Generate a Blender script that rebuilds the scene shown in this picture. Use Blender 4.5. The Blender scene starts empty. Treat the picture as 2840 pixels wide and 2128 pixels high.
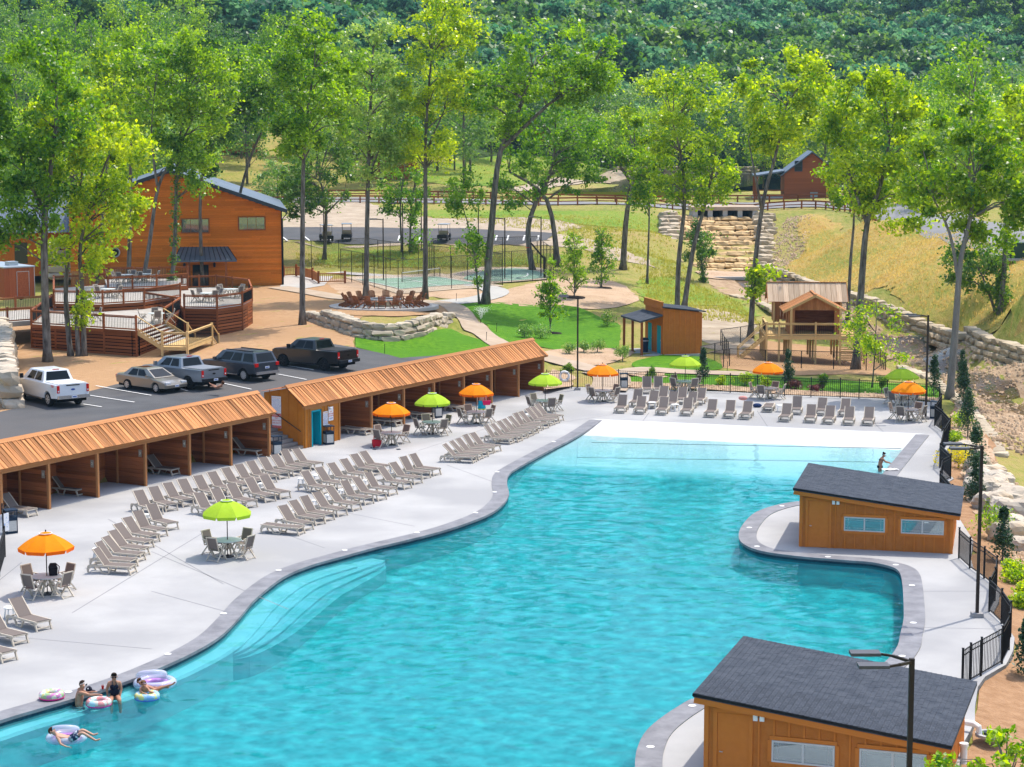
import bpy, bmesh, math, random
import numpy as np
from math import sin, cos, pi, radians, atan2, sqrt
from mathutils import Vector, Matrix
from mathutils.geometry import delaunay_2d_cdt, tessellate_polygon

# ------------------------------------------------------------------ camera, sky, sun, exposure
F, CX, CY, HC = 5742.0, 1420.0, 1064.0, 18.0      # calibrated from the photograph's own proportions
TH = radians(7.304)
sc = bpy.context.scene
C = sc.collection
cd = bpy.data.cameras.new('camera'); cam = bpy.data.objects.new('camera', cd); C.objects.link(cam)
cam.location = (0, 0, HC); cam.rotation_euler = (pi/2 - TH, 0, 0)
cd.sensor_fit = 'HORIZONTAL'; cd.sensor_width = 36; cd.lens = F/2840*36
cd.clip_start = 1; cd.clip_end = 6000
sc.camera = cam
SUN_EL, SUN_AZ = radians(64), radians(47)          # azimuth clockwise from +Y
w = bpy.data.worlds.new('World'); sc.world = w; w.use_nodes = True
nt = w.node_tree; bg = nt.nodes['Background']
sky = nt.nodes.new('ShaderNodeTexSky'); sky.sky_type = 'NISHITA'; sky.sun_disc = False
sky.sun_elevation = SUN_EL; sky.sun_rotation = SUN_AZ; sky.air_density = 1.0; sky.dust_density = 2.2; sky.ozone_density = 0.7
nt.links.new(sky.outputs[0], bg.inputs[0]); bg.inputs[1].default_value = 0.15
ld = bpy.data.lights.new('sun', 'SUN'); sun = bpy.data.objects.new('sun', ld); C.objects.link(sun)
ld.energy = 2.2; ld.angle = radians(0.53); ld.color = (1.0, 0.935, 0.835)
sdir = Vector((sin(SUN_AZ)*cos(SUN_EL), cos(SUN_AZ)*cos(SUN_EL), sin(SUN_EL)))
sun.rotation_euler = sdir.to_track_quat('Z', 'Y').to_euler(); sun.location = (60, 60, 120)
sc.view_settings.view_transform = 'Standard'; sc.view_settings.look = 'None'
sc.view_settings.exposure = 1.06; sc.view_settings.gamma = 1.0
cy = sc.cycles
cy.max_bounces = 6; cy.transparent_max_bounces = 10; cy.diffuse_bounces = 2; cy.glossy_bounces = 2; cy.transmission_bounces = 4; cy.use_light_tree = False; cy.use_adaptive_sampling = True; cy.adaptive_threshold = .02; cy.volume_bounces = 0
cy.use_denoising = True; cy.denoising_input_passes = 'RGB_ALBEDO_NORMAL'; cy.denoising_prefilter = 'ACCURATE'
cy.caustics_reflective = False; cy.caustics_refractive = True
random.seed(7); RNG = np.random.default_rng(11)

# ------------------------------------------------------------------ helpers
ST, CT = sin(TH), cos(TH)
def ray(px, py):
    u = (px-CX)/F; v = (py-CY)/F
    return Vector((u, CT - v*ST, -ST - v*CT))
def at(px, py, z=0.0):
    d = ray(px, py); t = (z-HC)/d.z
    return Vector((d.x*t, d.y*t, z))
def D(px, py): return px*1.2845, py*1.2845
def aD(px, py, z=0.0): return at(px*1.2845, py*1.2845, z)
def pxm(p):                                   # photo pixels per metre at a point
    return F/(p[1]*CT - (p[2]-HC)*ST)

def tag(o, label=None, cat=None, group=None, kind=None):
    if label: o['label'] = label
    if cat: o['category'] = cat
    if group: o['group'] = group
    if kind: o['kind'] = kind
    return o
def thing(name, label, cat, loc=(0,0,0), rz=0.0, group=None):
    o = bpy.data.objects.new(name, None); C.objects.link(o); o.empty_display_size = .2
    o.location = loc; o.rotation_euler = (0, 0, rz)
    return tag(o, label, cat, group)
def link(name, me, parent=None, M=None):
    o = bpy.data.objects.new(name, me); C.objects.link(o)
    if parent is not None: o.parent = parent
    if M is not None: o.matrix_local = M
    return o
def kids(o): return KIDS.get(o.name, [])
def dup(root, loc, rz, label=None, group=None):
    r = root.copy(); C.objects.link(r); r.location = loc; r.rotation_euler = (0, 0, rz)
    if label: r['label'] = label
    if group: r['group'] = group
    for ch in root.children:
        c = ch.copy(); C.objects.link(c); c.parent = r
        for g in ch.children:
            d = g.copy(); C.objects.link(d); d.parent = c
    return r

class MB:
    def __init__(s): s.v = []; s.f = []; s.m = []; s.mi = 0
    def add(s, vs, fs):
        b = len(s.v); s.v += [tuple(p) for p in vs]
        for f in fs: s.f.append([b+i for i in f]); s.m.append(s.mi)
        return s
    def box(s, x0, x1, y0, y1, z0, z1):
        return s.add([(x0,y0,z0),(x1,y0,z0),(x1,y1,z0),(x0,y1,z0),(x0,y0,z1),(x1,y0,z1),(x1,y1,z1),(x0,y1,z1)],
                     [(3,2,1,0),(4,5,6,7),(0,1,5,4),(1,2,6,5),(2,3,7,6),(3,0,4,7)])
    def beam(s, a, b, w, h, up=(0,0,1)):
        a = Vector(a); b = Vector(b); d = (b-a).normalized(); up = Vector(up)
        if abs(d.dot(up)) > .98: up = Vector((1,0,0))
        r = d.cross(up).normalized(); u = r.cross(d)
        r *= w/2; u *= h/2
        vs = [a-r-u, a+r-u, a+r+u, a-r+u, b-r-u, b+r-u, b+r+u, b-r+u]
        return s.add(vs, [(0,1,2,3),(7,6,5,4),(1,0,4,5),(2,1,5,6),(3,2,6,7),(0,3,7,4)])
    def tube(s, pts, r, n=6, cap=True):
        pts = [Vector(p) for p in pts]; k = len(pts)
        rs = r if isinstance(r, (list, tuple)) else [r]*k
        b = len(s.v); ref = Vector((.31, .87, .39))
        for i, p in enumerate(pts):
            d = (pts[min(i+1,k-1)] - pts[max(i-1,0)]).normalized()
            x = d.cross(ref).normalized(); y = d.cross(x)
            for j in range(n):
                a = 2*pi*j/n; s.v.append(tuple(p + (x*cos(a)+y*sin(a))*rs[i]))
        for i in range(k-1):
            for j in range(n):
                j2 = (j+1) % n
                s.f.append([b+i*n+j, b+i*n+j2, b+(i+1)*n+j2, b+(i+1)*n+j]); s.m.append(s.mi)
        if cap:
            s.f.append([b+j for j in range(n)][::-1]); s.m.append(s.mi)
            s.f.append([b+(k-1)*n+j for j in range(n)]); s.m.append(s.mi)
        return s
    def lathe(s, prof, n=16, c=(0,0,0), axis='z'):
        b = len(s.v)
        for r, z in prof:
            for j in range(n):
                a = 2*pi*j/n
                if axis == 'z': s.v.append((c[0]+r*cos(a), c[1]+r*sin(a), c[2]+z))
                elif axis == 'y': s.v.append((c[0]+r*cos(a), c[1]+z, c[2]+r*sin(a)))
                else: s.v.append((c[0]+z, c[1]+r*cos(a), c[2]+r*sin(a)))
        for i in range(len(prof)-1):
            for j in range(n):
                j2 = (j+1) % n
                s.f.append([b+i*n+j, b+i*n+j2, b+(i+1)*n+j2, b+(i+1)*n+j]); s.m.append(s.mi)
        return s
    def prism(s, poly, z0, z1, M=None):
        n = len(poly); vs = [Vector((x,y,z0)) for x,y in poly] + [Vector((x,y,z1)) for x,y in poly]
        if M is not None: vs = [M @ p for p in vs]
        return s.add(vs, [list(range(n))[::-1], list(range(n,2*n))] + [(i,(i+1)%n,n+(i+1)%n,n+i) for i in range(n)])
    def ext(s, poly, y0, y1):      # profile in xz, extruded along y
        n = len(poly); vs = [(x,y0,z) for x,z in poly] + [(x,y1,z) for x,z in poly]
        return s.add(vs, [list(range(n)), list(range(n,2*n))[::-1]] + [((i+1)%n,i,n+i,n+(i+1)%n) for i in range(n)])
    def mesh(s, name, mats, smooth=False):
        me = bpy.data.meshes.new(name); me.from_pydata(s.v, [], s.f)
        for m in (mats if isinstance(mats, (list,tuple)) else [mats]): me.materials.append(m)
        if any(s.m): me.polygons.foreach_set('material_index', s.m)
        if smooth: me.polygons.foreach_set('use_smooth', [True]*len(s.f))
        me.update(); return me
    def build(s, name, mats, parent=None, smooth=False, M=None):
        return link(name, s.mesh(name, mats, smooth), parent, M)
def fixn(me):
    bm = bmesh.new(); bm.from_mesh(me); bmesh.ops.recalc_face_normals(bm, faces=bm.faces); bm.to_mesh(me); bm.free(); return me
_cubes = {}
def cube(m, bev=0.0):
    k = (m.name, bev)
    if k not in _cubes:
        b = MB().box(-.5,.5,-.5,.5,-.5,.5); _cubes[k] = b.mesh('block', m)
    return _cubes[k]
def piece(name, m, parent, a, b, w, h, up=(0,0,1)):     # a shared-mesh board from a to b, w across, h along up
    a = Vector(a); b = Vector(b); d = b-a; L = d.length; d.normalize(); up = Vector(up)
    if abs(d.dot(up)) > .98: up = Vector((1,0,0))
    r = up.cross(d).normalized(); u = d.cross(r)
    M = Matrix((( d.x*L, r.x*w, u.x*h, (a.x+b.x)/2), (d.y*L, r.y*w, u.y*h, (a.y+b.y)/2), (d.z*L, r.z*w, u.z*h, (a.z+b.z)/2), (0,0,0,1)))
    return link(name, cube(m), parent, M)
_posts = {}
def rodmesh(m, n=8):
    k = (m.name, n)
    if k not in _posts: _posts[k] = MB().tube([(0,0,0),(0,0,1)], 1.0, n).mesh('rod', m, False)
    return _posts[k]
def rod(name, m, parent, a, b, r, n=8):
    a = Vector(a); b = Vector(b); d = b-a
    q = d.to_track_quat('Z','Y').to_matrix().to_4x4()
    return link(name, rodmesh(m, n), parent, Matrix.Translation(a) @ q @ Matrix.Diagonal((r, r, d.length, 1)))
def npmesh(name, V, Fc, mats, attr=None, smooth=False):
    V = np.asarray(V, np.float32); Fc = np.asarray(Fc, np.int32); k = Fc.shape[1]
    me = bpy.data.meshes.new(name); me.vertices.add(len(V)); me.vertices.foreach_set('co', V.ravel())
    me.loops.add(Fc.size); me.loops.foreach_set('vertex_index', Fc.ravel())
    me.polygons.add(len(Fc)); me.polygons.foreach_set('loop_start', np.arange(0, Fc.size, k, dtype=np.int32))
    for m in (mats if isinstance(mats,(list,tuple)) else [mats]): me.materials.append(m)
    if smooth: me.polygons.foreach_set('use_smooth', np.ones(len(Fc), bool))
    if attr is not None:
        a = me.attributes.new('var', 'FLOAT', 'POINT'); a.data.foreach_set('value', np.asarray(attr, np.float32))
    me.update(calc_edges=True); return me

# ------------------------------------------------------------------ materials (procedural)
def _n(t, ty, **kw):
    n = t.nodes.new(ty)
    for k, v in kw.items(): setattr(n, k, v)
    return n
MATS = {}
def mat(name, col, rough=.6, col2=None, scale=3.0, detail=5.0, bump=0.0, bscale=None, metal=0.0, spec=.08, rnd=0.0,
        stretch=None, lo=.35, hi=.65, coat=0.0, transl=0.0, col3=None, scale3=.15, world=False):
    if name in MATS: return MATS[name]
    m = bpy.data.materials.new(name); m.use_nodes = True; t = m.node_tree; L = t.links.new
    p = t.nodes['Principled BSDF']; p.inputs['Roughness'].default_value = rough; p.inputs['Metallic'].default_value = metal
    p.inputs['Specular IOR Level'].default_value = spec; p.inputs['Coat Weight'].default_value = coat
    c4 = lambda c: (c[0], c[1], c[2], 1)
    p.inputs['Base Color'].default_value = c4(col); out = None
    tc = _n(t, 'ShaderNodeTexCoord'); vec = tc.outputs['Object']
    if world:
        g = _n(t, 'ShaderNodeNewGeometry'); vec = g.outputs['Position']
    oi = None
    if rnd or stretch:
        oi = _n(t, 'ShaderNodeObjectInfo')
    if stretch:
        mp = _n(t, 'ShaderNodeMapping'); mp.inputs['Scale'].default_value = stretch; L(vec, mp.inputs['Vector'])
        cx = _n(t, 'ShaderNodeCombineXYZ'); ml = _n(t, 'ShaderNodeMath', operation='MULTIPLY'); ml.inputs[1].default_value = 37.0
        L(oi.outputs['Random'], ml.inputs[0])
        for i in range(3): L(ml.outputs[0], cx.inputs[i])
        L(cx.outputs[0], mp.inputs['Location']); vec = mp.outputs[0]
    if col2 is not None:
        nz = _n(t, 'ShaderNodeTexNoise'); nz.inputs['Scale'].default_value = scale; nz.inputs['Detail'].default_value = detail; nz.inputs['Roughness'].default_value = .62
        L(vec, nz.inputs['Vector'])
        mr = _n(t, 'ShaderNodeMapRange'); mr.inputs[1].default_value = lo; mr.inputs[2].default_value = hi; L(nz.outputs[0], mr.inputs[0])
        mx = _n(t, 'ShaderNodeMix', data_type='RGBA'); mx.inputs[6].default_value = c4(col); mx.inputs[7].default_value = c4(col2)
        L(mr.outputs[0], mx.inputs[0]); out = mx.outputs[2]
        if col3 is not None:
            n3 = _n(t, 'ShaderNodeTexNoise'); n3.inputs['Scale'].default_value = scale3; n3.inputs['Detail'].default_value = 4; L(vec, n3.inputs['Vector'])
            m3 = _n(t, 'ShaderNodeMapRange'); m3.inputs[1].default_value = .42; m3.inputs[2].default_value = .6; L(n3.outputs[0], m3.inputs[0])
            x3 = _n(t, 'ShaderNodeMix', data_type='RGBA'); x3.inputs[7].default_value = c4(col3); L(out, x3.inputs[6]); L(m3.outputs[0], x3.inputs[0]); out = x3.outputs[2]
    if rnd:
        mr2 = _n(t, 'ShaderNodeMapRange'); mr2.inputs[3].default_value = 1-rnd; mr2.inputs[4].default_value = 1+rnd; L(oi.outputs['Random'], mr2.inputs[0])
        hs = _n(t, 'ShaderNodeHueSaturation'); L(mr2.outputs[0], hs.inputs['Value'])
        if out is not None: L(out, hs.inputs['Color'])
        else: hs.inputs['Color'].default_value = c4(col)
        out = hs.outputs[0]
    if out is not None: L(out, p.inputs['Base Color'])
    if bump:
        nb = _n(t, 'ShaderNodeTexNoise'); nb.inputs['Scale'].default_value = bscale or scale*2; nb.inputs['Detail'].default_value = 4; L(vec, nb.inputs['Vector'])
        bp = _n(t, 'ShaderNodeBump'); bp.inputs['Strength'].default_value = min(1, bump); bp.inputs['Distance'].default_value = .05 if bump <= 1 else .05*bump; L(nb.outputs[0], bp.inputs['Height']); L(bp.outputs[0], p.inputs['Normal'])
    if transl:
        tr = _n(t, 'ShaderNodeBsdfTranslucent'); ms = _n(t, 'ShaderNodeMixShader'); ms.inputs[0].default_value = transl
        if out is not None: L(out, tr.inputs[0])
        else: tr.inputs[0].default_value = c4(col)
        L(p.outputs[0], ms.inputs[1]); L(tr.outputs[0], ms.inputs[2]); L(ms.outputs[0], t.nodes['Material Output'].inputs[0])
    MATS[name] = m; return m
def leafmat(name, a, b, tr=.5, gloss=.55):
    m = bpy.data.materials.new(name); m.use_nodes = True; t = m.node_tree; L = t.links.new
    p = t.nodes['Principled BSDF']; p.inputs['Roughness'].default_value = .38; p.inputs['Specular IOR Level'].default_value = gloss
    at_ = _n(t, 'ShaderNodeAttribute', attribute_name='var'); oi = _n(t, 'ShaderNodeObjectInfo')
    mx = _n(t, 'ShaderNodeMix', data_type='RGBA'); mx.inputs[6].default_value = (*a,1); mx.inputs[7].default_value = (*b,1); L(at_.outputs['Fac'], mx.inputs[0])
    hs = _n(t, 'ShaderNodeHueSaturation'); L(mx.outputs[2], hs.inputs['Color'])
    r1 = _n(t, 'ShaderNodeMapRange'); r1.inputs[3].default_value = .488; r1.inputs[4].default_value = .518; L(oi.outputs['Random'], r1.inputs[0]); L(r1.outputs[0], hs.inputs['Hue'])
    r2 = _n(t, 'ShaderNodeMapRange'); r2.inputs[3].default_value = 1.2; r2.inputs[4].default_value = .8; L(oi.outputs['Random'], r2.inputs[0]); L(r2.outputs[0], hs.inputs['Value'])
    L(hs.outputs[0], p.inputs['Base Color'])
    tl = _n(t, 'ShaderNodeBsdfTranslucent'); h2 = _n(t, 'ShaderNodeHueSaturation'); h2.inputs['Hue'].default_value = .49; h2.inputs['Value'].default_value = 2.0; h2.inputs['Saturation'].default_value = 1.1
    L(hs.outputs[0], h2.inputs['Color']); L(h2.outputs[0], tl.inputs[0])
    ms = _n(t, 'ShaderNodeMixShader'); ms.inputs[0].default_value = tr; L(p.outputs[0], ms.inputs[1]); L(tl.outputs[0], ms.inputs[2]); L(ms.outputs[0], t.nodes['Material Output'].inputs[0])
    MATS[name] = m; return m

M_conc   = mat('deck_concrete', (.35,.346,.34), .75, (.415,.41,.403), .5, 8, .12, 6, lo=.25, hi=.75, col3=(.305,.303,.303), scale3=.16)
M_concr  = mat('side_concrete', (.37,.365,.355), .75, (.42,.415,.40), .8, 7, .08, 8)
M_walk   = mat('walk_concrete', (.38,.37,.355), .8, (.45,.435,.41), .5, 6)
M_coping = mat('coping_stamped', (.15,.15,.165), .6, (.26,.26,.275), 1.2, 8, .3, 9, lo=.3, hi=.7)
M_tile   = mat('waterline_tile', (.012,.035,.06), .25, (.03,.07,.10), 14, 2)
M_plast  = mat('pool_plaster', (.52,.60,.60), .7, (.60,.66,.65), .8, 5)
M_beach  = mat('beach_plaster', (.50,.51,.51), .7, (.55,.555,.55), .6, 5)
M_asph   = mat('asphalt', (.072,.074,.079), .85, (.105,.106,.11), .5, 8, .25, 30, lo=.3, hi=.7, col3=(.105,.10,.098), scale3=.12)
M_road   = mat('road_surface', (.20,.20,.205), .85, (.25,.245,.24), .3, 6)
M_paint  = mat('line_paint', (.72,.72,.70), .6)
M_lawn   = mat('lawn_turf', (.045,.15,.004), .8, (.115,.26,.010), 2.6, 9, .9, 16, lo=.34, hi=.66, col3=(.065,.185,.006), scale3=.22)
M_mulch  = mat('wood_mulch', (.33,.185,.092), .9, (.46,.295,.165), 2.2, 8, 1.0, 9, lo=.28, hi=.72, col3=(.38,.23,.12), scale3=.3)
M_gravel = mat('pea_gravel', (.32,.20,.12), .9, (.52,.38,.26), 6, 6, 1.0, 12, lo=.3, hi=.7, col3=(.48,.34,.23), scale3=.5)
M_soil   = mat('bank_soil', (.26,.145,.075), .95, (.38,.23,.13), 2.5, 8, 1.0, 9, lo=.3, hi=.7)
M_dirt   = mat('bare_dirt', (.32,.25,.18), .9, (.44,.36,.27), .6, 8, .5, 6)
M_cream  = mat('limestone', (.40,.33,.235), .85, (.52,.445,.34), 1.2, 6, .8, 4, rnd=.2, lo=.3, hi=.7, col3=(.36,.28,.18), scale3=.5)
M_stone  = mat('wall_limestone', (.36,.31,.235), .85, (.52,.465,.38), 1.3, 6, .8, 4, rnd=.22, lo=.3, hi=.7, col3=(.40,.33,.24), scale3=.6)
M_gold   = mat('cascade_stone', (.44,.285,.13), .85, (.57,.41,.22), 1.2, 6, .8, 4, rnd=.22, lo=.3, hi=.7)
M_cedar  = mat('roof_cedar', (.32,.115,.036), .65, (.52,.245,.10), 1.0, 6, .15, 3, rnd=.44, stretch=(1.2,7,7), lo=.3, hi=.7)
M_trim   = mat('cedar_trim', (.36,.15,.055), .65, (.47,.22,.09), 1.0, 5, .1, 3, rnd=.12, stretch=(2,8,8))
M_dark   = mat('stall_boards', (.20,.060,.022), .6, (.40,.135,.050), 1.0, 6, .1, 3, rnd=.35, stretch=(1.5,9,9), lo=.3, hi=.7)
M_ochre  = mat('ochre_siding', (.42,.145,.018), .7, (.47,.17,.024), 3, 5, .15, 14)
M_brown  = mat('shed_siding', (.46,.140,.028), .72, (.52,.17,.038), 3, 6, .2, 20)
M_brown2 = mat('shed_trim', (.56,.172,.032), .7, (.60,.19,.038), 4, 4)
M_shing  = mat('slate_shingle', (.040,.047,.062), .85, (.074,.084,.102), 3, 5, .4, 20, rnd=.13)
M_lodge  = mat('lodge_siding', (.60,.150,.012), .62, (.68,.21,.028), 1.0, 6, .1, 4, rnd=.16, stretch=(14,3,3), lo=.3, hi=.7)
M_metalr = mat('metal_roof', (.10,.13,.17), .45, (.14,.17,.21), .5, 4, metal=.3)
M_black  = mat('black_metal', (.018,.018,.020), .45, metal=.2)
M_bronze = mat('bronze_metal', (.045,.035,.030), .5, metal=.3)
M_glass  = mat('window_glass', (.02,.03,.034), .04, spec=.6)
M_coated = mat('coated_glass', (.30,.36,.38), .03, metal=.75)
M_wframe = mat('window_frame', (.55,.52,.50), .5)
M_teal   = mat('teal_paint', (.0,.30,.40), .5)
M_sling  = mat('taupe_sling', (.175,.145,.13), .85, (.205,.172,.155), 30, 2, transl=.12)
M_resin  = mat('sand_resin', (.52,.45,.36), .5, (.56,.49,.40), 2, 3)
M_rock   = mat('boulder_limestone', (.42,.36,.28), .85, (.55,.49,.41), .8, 7, 1.0, 2.4, rnd=.15, lo=.3, hi=.7, col3=(.46,.36,.25), scale3=.5)
M_bark   = mat('bark', (.075,.063,.052), .95, (.26,.235,.205), 1.0, 7, 1.5, 5, stretch=(5,5,1.0), lo=.35, hi=.65)
M_deckst = mat('deck_stain', (.20,.058,.020), .6, (.31,.105,.038), 1.0, 5, .1, 3, rnd=.3, stretch=(1.5,8,8), lo=.3, hi=.7)
M_pine   = mat('treated_pine', (.52,.34,.14), .7, (.64,.45,.21), 1.0, 5, .1, 3, rnd=.15, stretch=(1.5,8,8))
M_floor  = mat('deck_floor', (.36,.33,.29), .75, (.44,.41,.37), 2, 5)
M_white  = mat('white_plastic', (.78,.78,.76), .5)
M_navy   = mat('navy_plastic', (.02,.035,.06), .5)
# ------------------------------------------------------------------ terrain
def smooth(pts, n=6, closed=False):
    P = [Vector(p) for p in pts]; out = []; k = len(P)
    for i in range(k if closed else k-1):
        p0 = P[(i-1) % k] if closed or i else P[0]; p1 = P[i]; p2 = P[(i+1) % k]; p3 = P[(i+2) % k] if closed or i+2 < k else P[-1]
        for j in range(n):
            t = j/n; out.append(.5*((2*p1)+(p2-p0)*t+(2*p0-5*p1+4*p2-p3)*t*t+(3*p1-p0-3*p2+p3)*t**3))
    if not closed: out.append(P[-1])
    return out
def inside(poly, X, Y):
    r = np.zeros(X.shape, bool); n = len(poly)
    for i in range(n):
        x1, y1 = poly[i][0], poly[i][1]; x2, y2 = poly[(i+1) % n][0], poly[(i+1) % n][1]
        if y1 == y2: continue
        c = ((y1 > Y) != (y2 > Y)) & (X < (x2-x1)*(Y-y1)/(y2-y1)+x1); r ^= c
    return r
def pdist(poly, X, Y, closed=True):
    d = np.full(X.shape, 1e9); n = len(poly)
    for i in range(n if closed else n-1):
        ax, ay = poly[i][0], poly[i][1]; bx, by = poly[(i+1) % n][0], poly[(i+1) % n][1]
        L2 = (bx-ax)**2+(by-ay)**2+1e-9; t = np.clip(((X-ax)*(bx-ax)+(Y-ay)*(by-ay))/L2, 0, 1)
        d = np.minimum(d, np.hypot(X-ax-t*(bx-ax), Y-ay-t*(by-ay)))
    return d
CAB1 = [at(*p) for p in [(6,1444),(143,1413),(278.5,1380.7),(410,1349),(529.6,1319.5),(643,1292),(748,1266.5)]]
CAB2 = [at(*p) for p in [(844,1244),(946,1221),(1032,1199),(1122.6,1177.5),(1207,1157.5),(1288,1137.5),(1364.6,1119),(1438,1101),(1507,1084.5)]]
def axis(a, b):
    u = (b-a).normalized(); return u, Vector((-u.y, u.x, 0))     # along, to the left of it (away from the pool)
U1, V1 = axis(CAB1[0], CAB1[-1]); U2, V2 = axis(CAB2[0], CAB2[-1])
FENCE_FAR = [(1516,1079),(1585,1077.6),(1715,1077.6),(1795,1082),(1872,1086),(2025,1090),(2100,1095),(2176,1099),(2249,1102),(2330,1104),(2382,1106),(2460,1110),(2535,1115),(2604,1121)]
FENCE_R = [(2604,1121),(2610,1150),(2592,1181),(2612,1196),(2634,1222),(2616,1252),(2606,1298),(2636,1328),(2612,1342),(2606,1380),(2640,1420)]
FENCE_N = [(2659,1549),(2689,1577),(2729,1605),(2763,1632),(2758,1667),(2743,1697),(2777,1730),(2802,1767),(2797.6,1803),(2778.6,1841),(2720,1875),(2690,1892),(2668,1908)]
POOL_L = [(-420,2150),(-200,2070),(0,2000),(128,1961.5),(257,1923),(385,1878),(514,1821.5),(604,1770),(661,1715),(706,1663.5),(783,1603),(860,1570),(934,1549),(1030,1522.7),(1126.5,1499.6),(1205,1480),(1280,1457),(1357,1426.6),(1395,1398),(1410,1372),(1405,1345),(1409,1319),(1434.8,1298.7),(1516,1254),(1600,1211),(1668,1167)]
POOL_R = [(2541,1206),(2465,1296),(2425,1345),(2380,1378),(2300,1390),(2218,1392),(2152,1403),(2095,1424),(2061,1458),(2050.5,1488.6),(2064.6,1511),(2114,1530),(2209,1543.7),(2342,1555),(2418,1561),(2475,1574),(2497.5,1591),(2505,1625),(2508,1674.7),(2508,1720),(2499,1760),(2488,1800),(2440,1850),(2330,1890),(2160,1908),(1952,1933.5),(1880,1964),(1803,2021),(1772,2072.7),(1764,2128),(1772,2200),(1830,2280),(1980,2350),(2200,2420)]
poolL = smooth([at(*p) for p in POOL_L], 5); poolR = smooth([at(*p) for p in POOL_R], 5)
POOL = poolL + poolR + [at(2200,2900), at(-1300,2900), at(-1300,2500)]
DECKO = [at(-1500,2950), at(-1500,1800), CAB1[0]-U1*14+V1*2.75, CAB1[-1]+V1*2.75+U1*.2, CAB2[0]+V2*2.75-U2*.2, CAB2[-1]+V2*2.75+U2*.12] + \
        [at(p[0],p[1]-4) for p in FENCE_FAR] + [at(p[0]+9,p[1]) for p in FENCE_R[1:]] + [at(2700,1500), at(2692,1548)] + [at(p[0]+12,p[1]+2) for p in FENCE_N[1:-2]] + \
        [at(2712,1905), at(2704,1960), at(2704,2000), at(2690,2030), at(2672,2060), at(2650,2180), at(2650,2950)]
cps = []
for dx, dy, z in [  # photo point (2211-wide frame), height
    (-200,900,1.25),(20,890,1.2),(100,870,1.2),(250,850,1.25),(400,830,1.35),(560,800,1.5),(740,790,1.6),(850,765,1.4),(20,960,1.15),(300,880,1.2),(520,850,1.3),(680,810,1.45),(-100,1000,1.1),
    (1000,760,1.0),(1100,735,.8),(900,760,1.1),(800,735,1.25),(960,715,1.2),(1040,700,1.0),(1150,700,.7),(1250,720,.5),(1060,675,1.5),
    (700,690,2.1),(760,708,2.25),(850,712,2.25),(930,700,2.2),(960,680,2.2),(830,665,2.3),(720,650,2.3),(940,645,2.2),(850,635,2.3),
    (640,690,1.95),(560,730,1.7),(470,745,1.6),(300,785,1.45),(100,775,1.45),(200,800,1.4),(620,650,2.1),(-100,760,1.6),(30,740,1.6),
    (605,617,2.3),(480,618,2.3),(250,612,2.3),(100,600,2.4),(-80,580,2.6),(400,660,2.1),(150,690,1.9),
    (700,605,2.4),(800,612,2.4),(900,600,2.4),(980,625,2.4),(1100,605,2.4),(1180,600,2.4),(900,575,2.5),(1050,580,2.5),(700,575,2.5),
    (700,545,3.2),(900,552,3.2),(1100,555,3.0),(640,520,4.4),(900,518,4.5),(1100,520,4.5),(1250,530,4.2),(900,497,4.6),(1100,497,4.7),(700,500,4.6),
    (700,470,5.4),(900,465,5.6),(1150,470,5.6),(700,435,6.6),(900,434,6.6),(1100,437,6.6),(1300,442,6.6),(1400,446,6.6),(560,440,6.4),
    (1250,640,2.2),(1330,640,2.0),(1210,655,1.9),(1380,640,1.6),(1300,690,1.0),(1330,600,2.2),(1400,600,1.9),(1350,540,3.6),(1410,500,4.8),(1420,560,2.9),(1440,620,1.3),
    (1500,640,.8),(1520,680,.5),(1450,700,.5),(1430,765,.3),(1400,790,.2),(1300,750,.4),(1250,800,.15),(1550,790,.2),(1600,720,.3),(1730,800,.2),(1860,800,.2),(1950,830,.05),(1200,835,.2),(1650,830,.1),
    (1510,463,5.3),(1610,463,5.3),(1500,520,2.9),(1500,580,.9),(1570,585,.5),(1650,520,3.2),(1640,580,1.0),(1570,600,.2),(1650,630,.1),(1620,680,.2),
    (1690,440,6.7),(1850,442,6.9),(1750,470,6.0),(1800,520,4.0),(1750,560,2.6),(1860,480,6.9),(1950,480,7.1),(2060,500,7.2),(2180,520,7.3),(2250,540,7.3),
    (1720,598,1.5),(1830,640,1.4),(1960,690,1.3),(2080,735,1.2),(2211,770,1.2),(2330,810,1.2),(1900,600,3.4),(2000,600,4.4),(2000,560,5.6),(2100,620,4.6),(2100,680,2.6),(2211,600,6.6),(2211,680,3.6),(2350,700,4.2),
    (1700,640,-.1),(1800,690,-.4),(1900,750,-.6),(2000,770,-.7),(2100,820,-.9),(2211,880,-1.1),(2330,930,-1.2),(2080,770,-.8),
    (1950,800,-.1),(2050,860,-.3),(2120,930,-.6),(2180,1000,-.9),(2150,1080,-.5),(2211,1100,-.9),(2150,1200,-.4),(2211,1300,-.6),(2205,1400,-.5),(2180,1500,-.4),(2211,1650,-.6),(2120,1560,-.15),(2060,950,-.1),(2080,1040,-.1),(2300,1200,-1.2),(2350,1500,-1.0),
    (1300,408,5.7),(1450,408,5.7),(1560,402,5.7),(1250,400,6.0),(1560,385,6.2),(1400,385,6.0),(1160,400,6.8),(1000,390,8.6),(800,395,8.2),(1150,375,9.0),(1350,362,9.0),(1650,425,6.7),(1730,428,6.8),(1820,425,6.9),(1850,380,7.5),(1900,340,8.5)]:
    p = aD(dx, dy, z); cps.append((p.x, p.y, z))
for px, py in FENCE_FAR[::3] + FENCE_R[::3] + FENCE_N[::3]:
    p = at(px, py); cps.append((p.x, p.y+.2, -.06))
for i in (-1.6, 0, 3, 6):
    p = CAB1[0]+U1*(i*4)+V1*2.9; cps.append((p.x, p.y, 1.05+.02*i))
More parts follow.
